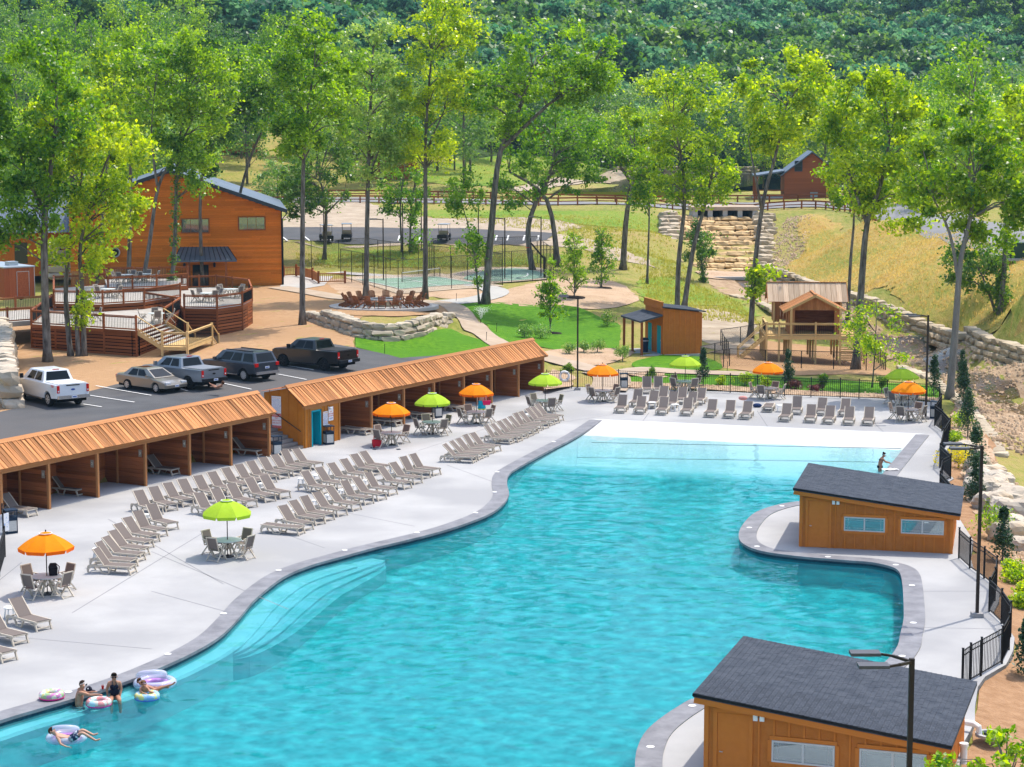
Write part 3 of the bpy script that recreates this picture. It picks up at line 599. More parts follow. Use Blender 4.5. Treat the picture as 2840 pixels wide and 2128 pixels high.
# pond and stream
M_pond = watermat('pond_water', (.1,.3,.1), 0, .6, .02, (.16,.24,.05))
pond = drape('pond', smooth(polyD([(1190,418),(1280,402),(1380,394),(1560,389),(1640,395),(1640,412),(1500,425),(1300,424)]), 4, True), M_pond, 0, 3, z=PD(1400,408).z+.3, label='still green pond behind the road')
M_bed = mat('stream_bed', (.26,.17,.10), .9, (.44,.32,.21), 1.4, 8, 1.0, 6, lo=.3, hi=.7)
bed = drape('stream_bed', smooth(polyD([(1530,595),(1640,588),(1760,640),(1880,700),(2000,740),(2150,785),(2300,840),(2300,960),(2180,940),(2080,860),(1960,780),(1850,735),(1700,680),(1580,640)]), 4, True), M_bed, .03, 1.0, label='rocky stream bed')
M_strm = watermat('stream_water', (.1,.3,.1), 0, 1.2, .05, (.55,.52,.40))
strm = drape('stream', ribbon(smooth(polyD([(1600,602),(1700,645),(1800,700),(1900,742),(1990,768),(2080,815),(2160,860),(2300,930)]), 5), [2.0]*18+[2.6]*18), M_strm, .10, 1.0, label='shallow stream over the rocks')
for a, b in [((244,1100),(373,1120)),((230,1125),(282,1133)),((266,1074),(420,1101)),((470,1072),(520,1089)),((585,1060),(697,1084)),((772,1042),(850,1057)),((795,1018),(870,1030))]:
    q, r = P(*a), P(*b); drape('stall_line', ribbon([q, r], .12), M_paint, .10, 1.0)
for x in (620,668,715,860,905,1070,1095,1130,1160): 
    q = PD(x,522); r = PD(x+ (-14 if x < 760 else 3), 511); drape('stall_line', ribbon([q, r], .18), M_paint, .13, 1.0)

# ------------------------------------------------------------------ cabanas
def textmesh(s, size, m, ext=.006):
    cu = bpy.data.curves.new('lettering', 'FONT'); cu.body = s; cu.size = size; cu.align_x = 'CENTER'; cu.align_y = 'CENTER'; cu.extrude = ext; cu.resolution_u = 2
    o = bpy.data.objects.new('lettering', cu); C.objects.link(o); bpy.context.view_layer.update()
    me = bpy.data.meshes.new_from_object(o); bpy.data.objects.remove(o); me.materials.clear(); me.materials.append(m); return me
M_num = mat('number_white', (.75,.73,.66), .6); M_plaque = mat('plaque_taupe', (.30,.27,.22), .6)
M_slab = mat('stall_floor', (.40,.42,.44), .8, (.46,.47,.48), 1, 5)
def cabana(name, label, pts, U, V, nums, rest=False):
    o = thing(name, label, 'cabana')
    dep, ze, zr, rr = 2.6, 2.42, 3.36, .95        # depth, eave, ridge, ridge set-back
    A, B = pts[0], pts[-1]; L = (B-A).length
    pt = lambda s, d, z: A + U*s + V*d + Vector((0,0,z))
    # roof boards with battens on the front slope
    wB = .285; n = int((L+.7)/wB); s0 = -.35
    nrm = (V*(-(zr-ze)) + Vector((0,0,rr+.22))).normalized()
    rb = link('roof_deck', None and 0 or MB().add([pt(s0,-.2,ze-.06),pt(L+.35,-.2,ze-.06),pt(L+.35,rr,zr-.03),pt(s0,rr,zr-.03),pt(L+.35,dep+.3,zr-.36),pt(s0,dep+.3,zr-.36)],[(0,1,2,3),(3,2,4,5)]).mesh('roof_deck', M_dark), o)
    for i in range(n):
        s = s0 + (i+.5)*wB; z_ = .012 + random.random()*.02
        a = pt(s, -.26-random.random()*.02, ze-.04)+nrm*z_; b = pt(s, rr-.05, zr-.04)+nrm*z_
        piece('roof_board', M_cedar, o, a, b, wB-.022, .03, nrm)
        if i: piece('batten', M_cedar, o, pt(s-wB/2+.02,-.25,ze-.04)+nrm*.048, pt(s-wB/2+.02,rr-.08,zr-.04)+nrm*.048, .05, .022, nrm)
    piece('ridge_cap', M_trim, o, pt(s0,rr-.04,zr+.03), pt(L+.35,rr-.04,zr+.03), .24, .05, nrm)
    piece('ridge_cap', M_trim, o, pt(s0,rr+.16,zr+.0), pt(L+.35,rr+.16,zr+.0), .24, .05, V*.25+Vector((0,0,1)))
    piece('header_beam', M_trim, o, pt(0,.0,ze-.16), pt(L,.0,ze-.16), .12, .26)
    piece('fascia', M_trim, o, pt(s0,-.14,ze-.09), pt(L+.35,-.14,ze-.09), .04, .12)
    # back wall, dividers of stacked boards, posts and numbers
    for k in range(12):
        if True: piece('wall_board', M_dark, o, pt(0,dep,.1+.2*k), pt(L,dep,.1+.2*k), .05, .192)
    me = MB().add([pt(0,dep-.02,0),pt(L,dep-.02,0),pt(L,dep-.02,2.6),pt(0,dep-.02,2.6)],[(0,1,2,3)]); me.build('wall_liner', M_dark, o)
    MB().add([pt(-.1,.02,.008),pt(L+.05,.02,.008),pt(L+.05,dep,.008),pt(-.1,dep,.008)],[(0,1,2,3)]).build('stall_floor', M_slab, o)
    k0 = 1 if rest else 0
    for i in range(k0, len(pts)):
        s = (pts[i]-A).dot(U)
        piece('post', M_trim, o, pt(s,.03,0), pt(s,.03,ze-.04), .13, .13, U)
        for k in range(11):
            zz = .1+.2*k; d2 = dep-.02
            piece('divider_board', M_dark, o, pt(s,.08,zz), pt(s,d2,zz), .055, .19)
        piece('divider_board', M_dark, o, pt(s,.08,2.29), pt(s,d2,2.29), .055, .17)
        if i % 2: piece('inner_post', M_trim, o, pt(s-.06,1.75,0), pt(s-.06,1.75,2.3), .09, .09, U)
        j = i-1
        if 0 <= j-k0+0 < len(nums) and i > k0 or (not rest and i > 0):
            t = nums[(i-1-k0)]
            p = pt(s-.045, .3, 1.62); X = -V; Y = Vector((0,0,1)); Zv = -U
            Mx = Matrix(((X.x,Y.x,Zv.x,p.x),(X.y,Y.y,Zv.y,p.y),(X.z,Y.z,Zv.z,p.z),(0,0,0,1)))
            pq = link('number_plaque', MB().box(-.095,.095,-.18,.18,-.008,.008).mesh('plaque', M_plaque), o, Mx)
            s_ = '\n'.join(t) if len(t) > 1 else t
            link('number', textmesh(s_, .20 if len(t) == 1 else .17, M_num), pq, Matrix.Translation((0,0,.012)))
    # end walls (gable shape)
    for s, mm in ((-.05, M_ochre if rest else M_trim), (L+.09, M_trim)):
        if s == 0 and not rest: pass
        e = MB(); w_ = -.03 if s == 0 else .03
        pr = [(.0,0),(dep,0),(dep,2.95),(rr,zr-.08),(.0,ze-.02)]
        q = [pt(s-.03, d, z) for d, z in pr] + [pt(s+.03, d, z) for d, z in pr]; n5 = 5
        e.add(q, [list(range(5)), list(range(5,10))[::-1]] + [((i+1)%5,i,5+i,5+(i+1)%5) for i in range(5)])
        x = e.build('end_wall', mm, o); fixn(x.data)
    return o, pt, L, (dep, ze, zr, rr)
cab1, pt1, L1, cdim = cabana('cabana_row', 'cedar roofed row of six open cabanas left of the stairs', CAB1, U1, V1, ['1','2','3','4','5','6'])
cab2, pt2, L2, cdim = cabana('cabana_row', 'long cedar roofed cabana row with teal doorway and wall signs', CAB2, U2, V2, ['7','8','9','10','11','12','14'], True)
for px in (1.02, 1.5, 2.0, 2.5, 3.0):      # extra boards on the stair-side gable
    pass
# restroom section of the second row
dep, ze, zr, rr = cdim
Lr = (CAB2[1]-CAB2[0]).dot(U2)
fr = MB().add([pt2(0,-.02,0),pt2(Lr,-.02,0),pt2(Lr,-.02,ze-.2),pt2(0,-.02,ze-.2),pt2(0,.06,0),pt2(Lr,.06,0),pt2(Lr,.06,ze-.2),pt2(0,.06,ze-.2)],[])
d0, d1, dh = .62, 1.52, 2.0
for (s0, s1, z0, z1) in ((0,d0,0,ze-.2),(d1,Lr,0,ze-.2),(d0,d1,dh,ze-.2)):
    bb = MB(); q = [pt2(s0,-.02,z0),pt2(s1,-.02,z0),pt2(s1,.06,z0),pt2(s0,.06,z0),pt2(s0,-.02,z1),pt2(s1,-.02,z1),pt2(s1,.06,z1),pt2(s0,.06,z1)]
    bb.add(q, [(3,2,1,0),(4,5,6,7),(0,1,5,4),(1,2,6,5),(2,3,7,6),(3,0,4,7)]); bb.build('front_wall', M_ochre, cab2)
M_oct = mat('ochre_trim', (.40,.175,.045), .7)
for s in (.06,.36,1.66,1.96,2.26,Lr-.06):
    if s < Lr: piece('batten', M_oct, cab2, pt2(s,-.045,0), pt2(s,-.045,ze-.22), .045, .03, V2)
for s in (.66,.97,1.27): piece('batten', M_oct, cab2, pt2(s,-.045,dh+.12), pt2(s,-.045,ze-.22), .045, .03, V2)
dr = piece('door_frame', M_teal, cab2, pt2(d0+.04,-.03,0), pt2(d0+.04,-.03,dh), .09, .14, V2)
piece('door_frame', M_teal, cab2, pt2(d1-.04,-.03,0), pt2(d1-.04,-.03,dh), .09, .14, V2)
piece('door_frame', M_teal, cab2, pt2(d0,-.03,dh-.04), pt2(d1,-.03,dh-.04), .14, .09)
dl = piece('door', M_teal, cab2, pt2(d1-.06,.05,1.0), pt2(d1-.12,.9,1.0), .04, 1.94)
inn = MB().add([pt2(.2,.9,0),pt2(Lr,.9,0),pt2(Lr,.9,2.3),pt2(.2,.9,2.3)],[(0,1,2,3)]); inn.build('inner_wall', mat('grey_green_wall', (.22,.25,.21), .8), cab2)
piece('door_trim', M_oct, cab2, pt2(d0-.12,-.055,dh+.07), pt2(d1+.12,-.055,dh+.07), .04, .12)
piece('door_trim', M_oct, cab2, pt2(d0-.06,-.055,0), pt2(d0-.06,-.055,dh), .09, .04, V2)
# end wall battens, handrail
for d in (.35,.95,1.6,2.2): piece('batten', M_ochre, cab2, pt2(-.095,d,.1), pt2(-.095,d,2.5 + min(d,.9)*.7), .03, .03, U2)
hr = MB().tube([pt2(-.17,.1,.95),pt2(-.17,2.55,2.25)], .025, 8).build('handrail', M_bronze, cab2)
# wall signs
M_sw = mat('sign_white', (.80,.80,.80), .5); M_sb = mat('sign_blue', (.10,.13,.45), .5); M_sr = mat('sign_red', (.62,.05,.03), .5); M_so = mat('sign_orange', (.75,.25,.05), .5)
def sign(parent, p, X, Y, w_, h_, rows, name='sign'):
    X = X.normalized(); Z = X.cross(Y).normalized()
    Mx = Matrix(((X.x,Y.x,Z.x,p.x),(X.y,Y.y,Z.y,p.y),(X.z,Y.z,Z.z,p.z),(0,0,0,1)))
    s = link(name, MB().box(-w_/2,w_/2,-h_/2,h_/2,0,.012).mesh('sign_board', M_sw), parent, Mx)
    for r in rows:
        if r[0] == 't': link('lettering', textmesh(r[1], r[4], r[5], .002), s, Matrix.Translation((r[2], r[3], .0165)))
        else: link('panel', MB().box(r[1],r[2],r[3],r[4],.0125,r[6] if len(r) > 6 else .0155).mesh('panel', r[5]), s)
    return s
rules = [('t','POOL RULES',0,.32,.075,M_so)] + [('t',' '.join(random.choice(['no','pool','guests','must','swim','only','shower','before','entering','water','diving','glass','food','children','adult']) for _ in range(5)),0,.25-.055*k,.034,M_sb) for k in range(11)]
warn = [('t','WARNING',0,.28,.095,M_sb),('t','NO',0,.12,.11,M_sr),('t','LIFEGUARD',0,0,.10,M_sr),('t','ON DUTY',0,-.12,.11,M_sr),('t','SWIM AT YOUR\nOWN RISK',0,-.27,.055,M_sb)]
Zup = Vector((0,0,1))
def mir(rows): return rows
sign(cab2, pt2(1.98,-.065,1.42), U2, Zup, .46, .78, rules); sign(cab2, pt2(2.52,-.065,1.62), U2, Zup, .46, .78, warn)
sg = sign(cab2, pt2(-.115,1.75,2.33), -V2, Zup, .62, .92, [('b',-.27,.27,-.40,.40,M_sw)] + [('t',r[1],r[2]*1.2,r[3]*1.15,r[4]*1.2,r[5]) for r in rules])
sign(cab2, pt2(-.115,1.75,1.44), -V2, Zup, .62, .82, [('b',-.31,.31,.21,.38,M_sr),('b',-.31,.31,-.40,-.28,M_sr)] + [('t','WARNING',0,.29,.12,M_sw),('t','NO',0,.14,.13,M_sr),('t','LIFEGUARD',0,0,.12,M_sr),('t','ON DUTY',0,-.14,.13,M_sr),('t','SWIM AT OWN RISK',0,-.34,.06,M_sw)])
MB().tube([pt2(2.28,-.05,2.02),pt2(2.28,-.16,2.0)],.03,8).tube([pt2(2.28,-.16,2.0),pt2(2.34,-.3,1.93)],.05,8).build('wall_shower', M_white, cab2)
MB().tube([pt2(2.28,-.05,.98),pt2(2.28,-.1,.98)],.09,12).tube([pt2(2.28,-.1,.98),pt2(2.42,-.16,.98)],.03,8).build('shower_valve', M_white, cab2)
# stairs from the deck up to the parking lot, between the rows
Sg = CAB1[-1]+U1*.12; Eg = CAB2[0]-U2*.06; wst = (Eg-Sg).length; us = (Eg-Sg).normalized(); vs_ = Vector((-us.y,us.x,0))
stairs = thing('stairs', 'grey plank stairs between the two cabana rows', 'stairs', (0,0,0))
M_plank = mat('grey_plank', (.17,.15,.14), .8, (.24,.215,.20), 1, 5, rnd=.2, stretch=(1.5,8,8))
for k in range(8):
    z = .17*(k+1); d = .0+.34*k
    for q in (0,1): piece('tread', M_plank, stairs, Sg+vs_*(d+.09+.17*q)+Zup*(z-.02), Eg+vs_*(d+.09+.17*q)+Zup*(z-.02), .155, .04)
    piece('riser', M_plank, stairs, Sg+vs_*(d+.02)+Zup*(z-.105), Eg+vs_*(d+.02)+Zup*(z-.105), .03, .12)

# ------------------------------------------------------------------ two poolside sheds with lean-to shingle roofs
def shed(label, fl, fr_, bays):
    u = (fr_-fl); u.z = 0; W_ = u.length; u.normalize(); rz = atan2(u.y, u.x)
    o = thing('pool_shed', label, 'shed', fl, rz); Dp = 6.0; hl, hr_ = 2.42, 1.68; W_ = 6.35
    zt = lambda x: hl + (hr_-hl)*x/W_
    for y0, y1 in ((0,.1),(Dp-.1,Dp)):
        s = MB().ext([(0,0),(W_,0),(W_,hr_),(0,hl)], y0, y1).build('wall', M_brown, o); fixn(s.data)
    MB().box(.002,.1,.1,Dp-.1,0,hl).build('wall', M_brown, o); MB().box(W_-.1,W_-.002,.1,Dp-.1,0,hr_).build('wall', M_brown, o)
    wins = [(1.86,3.56),(4.22,5.98)]
    for x in np.arange(1.5, W_-.1, .41):
        inw = [w_ for w_ in wins if w_[0]-.1 < x < w_[1]+.1]
        if inw:
            piece('batten', M_brown2, o, (x,-.012,0), (x,-.012,.66), .05, .05, (0,1,0)); piece('batten', M_brown2, o, (x,-.012,1.5), (x,-.012,zt(x)-.03), .05, .05, (0,1,0))
        else: piece('batten', M_brown2, o, (x,-.012,0), (x,-.012,zt(x)-.03), .05, .05, (0,1,0))
    piece('corner_trim', M_brown2, o, (.05,-.016,0), (.05,-.016,zt(.05)-.02), .13, .03, (0,1,0)); piece('corner_trim', M_brown2, o, (W_-.05,-.016,0), (W_-.05,-.016,zt(W_)-.02), .13, .03, (0,1,0))
    for x in np.arange(.6, Dp, .41): piece('batten', M_brown2, o, (-.012,x,0), (-.012,x,hl-.03), .05, .025, (1,0,0))
    dr = MB().box(.36,1.22,-.018,0,.01,2.0).build('door', M_brown2, o)
    for a, b in (((.30,-.02,0),(.30,-.02,2.02)), ((1.28,-.02,0),(1.28,-.02,2.02)), ((.24,-.02,2.07),(1.34,-.02,2.07))): piece('door_trim', M_brown2, o, a, b, .11, .05, (0,1,0))
    MB().tube([(.43,-.02,.93),(.43,-.07,.93),(.52,-.075,.93)],.012,6).build('handle', mat('brushed_nickel',(.6,.6,.58),.3,metal=.8), dr)
    for x0, x1 in wins:
        wn = MB(); z0, z1 = .78, 1.38
        for a, b_, c, d in ((x0,x1,z0,z0+.05),(x0,x1,z1-.05,z1),(x0,x0+.05,z0+.05,z1-.05),(x1-.05,x1,z0+.05,z1-.05),((x0+x1)/2-.03,(x0+x1)/2+.03,z0+.05,z1-.05)): wn.box(a,b_,-.06,-.001,c,d)
        wo_ = wn.build('window', M_wframe, o)
        xm = (x0+x1)/2
        for a, b_ in ((x0+.05,xm-.03),(xm+.03,x1-.05)):
            MB().box(a,b_,-.03,-.02,z0+.05,z1-.05).build('pane', M_coated, wo_)
            g = MB()
            for zz in (z0+.13,z1-.13): g.box(a,b_,-.036,-.032,zz-.004,zz+.004)
            for xx in ((a+.12,) if a == x0+.05 else (b_-.12,)): g.box(xx-.004,xx+.004,-.036,-.032,z0+.05,z1-.05)
            g.build('grille', M_wframe, wo_)
        for a, b_ in (((x0-.06,-.02,z0-.06),(x1+.06,-.02,z0-.06)),((x0-.06,-.02,z1+.06),(x1+.06,-.02,z1+.06))): piece('window_trim', M_brown2, o, a, b_, .04, .11)
        for xx in (x0-.06,x1+.06): piece('window_trim', M_brown2, o, (xx,-.02,z0-.0), (xx,-.02,z1+.0), .11, .04, (0,1,0))
    lf = MB().box(1.42,1.6,-.08,0,1.98,2.04); lf.build('light_bracket', M_black, o)
    for sgn in (-1,1): MB().box(1.51+sgn*.09-.06,1.51+sgn*.09+.06,-.16,-.08,1.9,2.06).build('floodlight', M_white, o)
    # roof slab, fascia and shingles
    ov = .32; x0, x1 = -.27, W_+.3; zs = lambda x: hl+.10+(hr_-hl)*x/W_; y0, y1 = -.3, Dp+.25
    rf = MB(); rf.ext([(x0,zs(x0)-.10),(x1,zs(x1)-.10),(x1,zs(x1)),(x0,zs(x0))], y0, y1); ro = rf.build('roof', M_shing, o); fixn(ro.data)
    piece('fascia', M_brown2, o, (x0+.02,y0+.06,zs(x0)-.19), (x1-.02,y0+.06,zs(x1)-.19), .03, .17)
    piece('drip_edge', M_black, o, (x0-.01,y0-.012,zs(x0)-.03), (x1+.01,y0-.012,zs(x1)-.03), .02, .07)
    sl = Vector((x1-x0,0,zs(x1)-zs(x0))).normalized(); nr = Vector((-sl.z,0,sl.x)); Ls = (Vector((x1,0,zs(x1)))-Vector((x0,0,zs(x0)))).length
    cnt = 0; rest = MB(); crs = .145; tabw = .33
    cells = []
    for r in range(int(Ls/crs)):
        off = random.random()*tabw; y = y0-off
        while y < y1:
            wv = tabw*random.uniform(.6,1.3); cells.append((max(y,y0), min(y+wv-.006,y1), r)); y += wv
    cells = [c for c in cells if c[1]-c[0] > .04]; cells.sort(key=lambda c: c[0])
    for (ya, yc, r) in cells:
        a = Vector((x0,0,zs(x0))) + sl*(r*crs) + nr*(.004+random.random()*.006); e = a + sl*(crs+.01) + nr*.012
        if bays and cnt < 300:
            piece('shingle', M_shing, ro, Vector((a.x,(ya+yc)/2,a.z)), Vector((e.x,(ya+yc)/2,e.z)), yc-ya, .012, nr); cnt += 1
        else: rest.beam(Vector((a.x,(ya+yc)/2,a.z)), Vector((e.x,(ya+yc)/2,e.z)), yc-ya, .012, nr)
    # joined shingles vary by face through noise
    sh = rest.build('shingles', mat('slate_shingle_field', (.045,.053,.069), .85, (.068,.078,.096), 2.6, 3, .4, 20, lo=.35, hi=.65, world=False), ro); sh['kind'] = 'stuff'
    return o
shedB = shed('brown shed with lean-to slate roof on the far curved peninsula', at(2216.5,1516), at(2653,1537), False)
shedA = shed('nearest brown shed with dark shingle roof, cut by the bottom edge', at(1952.6,2170), at(2640,2240), True)
# ------------------------------------------------------------------ sun loungers
ORD = ['first','second','third','fourth','fifth','sixth','seventh','eighth','ninth','tenth','eleventh','twelfth','thirteenth']
def lounger(flat=False, steep=False, vx=.20, vz=.92):
    o = thing('sun_lounger', 'x', 'sun lounger')
    hw = .31; zb = .34
    bx, bz = (vx, vz) if not flat else (.06, .36)
    if steep: bx, bz = .42, 1.02
    piece('seat', M_sling, o, (.74,0,zb), (1.86,0,zb+.01), .54, .02)
    piece('backrest', M_sling, o, (.76,0,zb+.01), (bx,0,bz), .54, .02)
    bf = MB()
    for s in (-1,1): bf.beam((.76,s*.285,zb+.01),(bx-.01,s*.285,bz+.01),.04,.04)
    bf.build('back_frame', M_resin, o)
    for s in (-1,1):
        piece('side_rail', M_resin, o, (.12,s*hw,zb-.03), (1.9,s*hw,zb-.02), .045, .075)
        f = MB().beam((1.80,s*hw,zb-.03),(1.92,s*hw,.0),.05,.07); f.build('leg', M_resin, o)
        # arched rear leg and arm sweep
        n = 8; pts = [(.10,s*hw,.02)] + [(.38+.30*cos(pi-pi*i/n)*1.0, s*hw, .05+.25*sin(pi*i/n)) for i in range(n+1)] + [(.98,s*hw,.02),(1.12,s*hw,zb-.05)]
        a = MB()
        for p, q in zip(pts[1:], pts[2:]): a.beam(p, q, .05, .06, (0,1,0))
        a.beam((.12,s*hw,zb-.03),(.07,s*hw,.16),.05,.06); a.beam((.07,s*hw,.16),(.14,s*hw,0),.05,.06)
        a.build('leg', M_resin, o)
    piece('crossbar', M_resin, o, (1.88,-hw,.09), (1.88,hw,.09), .05, .05); piece('crossbar', M_resin, o, (1.84,-hw,zb-.03), (1.84,hw,zb-.03), .05, .05); piece('crossbar', M_resin, o, (.14,-hw,zb-.06), (.14,hw,zb-.06), .04, .04)
    return o
def place_l(proto, q, ang, label, group, first=[None]):
    c, s = cos(ang), sin(ang)
    bx = proto.get('bx', .2)
    p = Vector((q.x - c*bx, q.y - s*bx, .0))
    return dup(proto, p, ang, label, group)
LP = lounger(); LF = lounger(True); LS = lounger(False, True); LF['bx'] = .06; LS['bx'] = .42
LP2 = lounger(False, False, .30, .97); LP2['bx'] = .30
def backtop(px, py, z=.92): return at(px, py, z)
def row(pts, a0, a1, fmt, group):
    n = len(pts)
    for i, (x, y) in enumerate(pts):
        a = radians(a0 + (a1-a0)*i/max(1,n-1) + random.uniform(-2.5,2.5))
        place_l(LP if random.random() < .8 else LP2, backtop(x, y), a, fmt % (ORD[i] if i < n-1 else 'last'), group)
rA = [(419,1401),(380.5,1420),(351,1434.5),(325.6,1452),(311,1471),(292,1488),(272.7,1506),(265,1523.5)]
row(rA[::-1], -14, -44, 'taupe sling lounger, %s from the front in the curved lounger row', 'loungers in the curved row')
rB = [(382.5,1360),(424,1350),(463,1339),(504,1329),(547,1319),(586,1309),(624,1298),(661,1288),(693,1279),(727,1268.5),(760,1261),(788,1252),(819,1245)]
row(rB, -50, -38, 'taupe sling lounger, %s from the left in the row nearest the cabanas', 'loungers nearest the cabanas')
rB2 = [(550,1367),(596,1355),(640,1342),(690,1327.5),(731,1319)]
row(rB2, -48, -44, 'taupe sling lounger, %s from the left behind the green umbrella', 'five loungers behind the green umbrella')
rC1 = [(844,1307.5),(882.4,1296),(917,1284.4),(951.6,1273),(980.4,1259.4),(1005.4,1251.7)]
row(rC1, -42, -38, 'taupe sling lounger, %s from the left in the middle cluster upper row', 'middle cluster upper row')
rC2 = [(782.5,1401.6),(811,1388),(842,1378.6),(876.7,1365),(913,1351.7),(953.5,1336),(986,1325),(1019,1313),(1055.4,1296),(1088,1282.5),(1117,1269),(1143.8,1261.3)]
row(rC2, -40, -36, 'taupe sling lounger, %s from the left in the long row along the pool edge', 'middle cluster pool edge row')
rD1 = [(1232,1231.5),(1251,1223),(1269,1216),(1289,1208),(1309,1200.5)]
row(rD1, -20, -32, 'taupe sling lounger, %s from the left in the group of five', 'five loungers before the orange umbrellas')
rD2 = [(1347,1182),(1365,1176),(1382,1168),(1397,1162),(1413,1155),(1428,1148),(1443,1141.5),(1461,1133),(1475,1128),(1488,1121)]
row(rD2, -24, -30, 'taupe sling lounger, %s from the left in the row by the cabana end', 'loungers near the cabana end')
def rowE(pts, ang, fmt, group): row(pts, ang, ang, fmt, group)
rowE([(1727.8,1097),(1780.7,1099),(1843,1101.5),(1909.5,1103.4),(1977.4,1107.5),(2027.5,1110),(2076,1113),(2184,1119),(2251,1121.7),(2304,1125),(2357,1127.6),(2412,1128.8)], -103, 'taupe lounger, %s from left in the front row at the beach entry', 'front row at the beach entry')
rowE([(1771,1081.7),(1816,1083.6),(1869,1085.8),(1923,1087)], -103, 'taupe lounger, %s from left in the second row at the beach entry', 'second row left block')
rowE([(2212,1101),(2282.4,1103),(2347,1106)], -103, 'taupe lounger, %s from the left of the three behind the right front row', 'second row right block')
rowE([(1843,1070.9),(1894.6,1073.6),(1947.5,1075.5)], -103, 'taupe lounger, %s from left of three in the rearmost row', 'back row at the beach entry')
for i, x in enumerate((1794,1825.5)):
    place_l(LS, at(x,1043.7,1.02), radians(-92), 'upright taupe lounger by the far fence, %s of the pair' % ('left' if i == 0 else 'right'), 'pair of upright loungers')
q = at(731,1453,.36); place_l(LF, q, radians(-20), 'lounger lying flat at the front of the middle cluster', None)
place_l(LF, at(2136,1118,.36), radians(-103), 'lounger lying flat in the far front row with shoes beneath', None)
for i, (x, y, a) in enumerate([(15,1603,-42),(-38,1640,-40),(-75,1685,-38)]):
    place_l(LP, at(x+27 if i == 0 else x+10, y+55, .92), radians(a), ['taupe lounger at the left edge below the near orange umbrella, backrest fully in view','taupe lounger cut by the left edge, only its foot half in view','lowest lounger foot at the left edge of the photo'][i], 'loungers cut by the left edge')
# loungers inside the cabanas
for i, (x, y, z, a, st) in enumerate([(12,1382,.7,-30,'first cabana behind the bin'),(152,1315,.92,-30,'second cabana from the left'),(415,1262,.92,-30,'fourth cabana from the left'),(653,1212,.92,-30,'last cabana before the stairs')]):
    place_l(LP, at(x,y,z), radians(a), 'shaded lounger with raised back inside the %s' % st, 'loungers in the cabanas')
for i, (x, y, st) in enumerate([(950,1183,'cabana next to the teal doorway'),(1035,1160,'cabana behind the orange umbrella and red bag'),(1125,1142,'cabana behind the lime umbrella'),(1240,1123,'cabana left of the teal shorts person')]):
    place_l(LF, at(x,y,.36), radians(-30), 'flat lounger half hidden inside the %s' % st, 'loungers in the cabanas')
for r_ in (LP, LF, LS, LP2):
    for ch in list(r_.children): bpy.data.objects.remove(ch)
    bpy.data.objects.remove(r_)
# small white side tables between loungers
def side_table():
    o = thing('side_table', 'x', 'table')
    MB().prism([(.24*cos(a)*1.1,.24*sin(a)) for a in np.linspace(0,2*pi,15)[:-1]], .38, .42).build('table_top', M_white, o)
    for sx in (-1,1):
        for sy in (-1,1): MB().beam((sx*.15,sy*.13,.38),(sx*.2,sy*.17,0),.045,.045).build('leg', M_white, o)
    return o
stb = side_table()
for i, (x, y, l) in enumerate([(400,1452,'between the two rearmost loungers of the curved row'),(378,1469,'in the curved row, second gap from the back'),(350,1486,'in the curved row, third gap from the back'),(320,1502,'in the curved row, fourth gap from the back'),(300,1520,'in the curved row, fifth gap from the back'),(275,1548,'near the front of the curved row'),(840,1350,'at the left of the middle cluster upper row'),(880,1340,'in the middle cluster upper row, second gap'),(925,1322,'in the middle cluster upper row, third gap'),
        (818,1436,'behind the front lounger of the pool edge row'),(880,1412,'in the pool edge row, third gap'),(915,1396,'in the pool edge row, fourth gap'),(952,1382,'in the pool edge row, fifth gap'),(985,1368,'in the pool edge row, sixth gap'),(1020,1354,'in the pool edge row, seventh gap'),(1095,1314,'near the right end of the pool edge row'),
        (730,1364,'behind the green umbrella five'),(1464,1168,'in the row by the cabana end green umbrella'),(1808,1134,'in the far front row, left of centre'),(1872,1140,'in the far front row near the green umbrella'),(2164,1142,'in the far front row beside the flat lounger'),(30,1715,'at the left edge between loungers')]):
    dup(stb, at(x,y), i*.7, 'white resin side table ' + l, 'white side tables')
for ch in list(stb.children): bpy.data.objects.remove(ch)
bpy.data.objects.remove(stb)

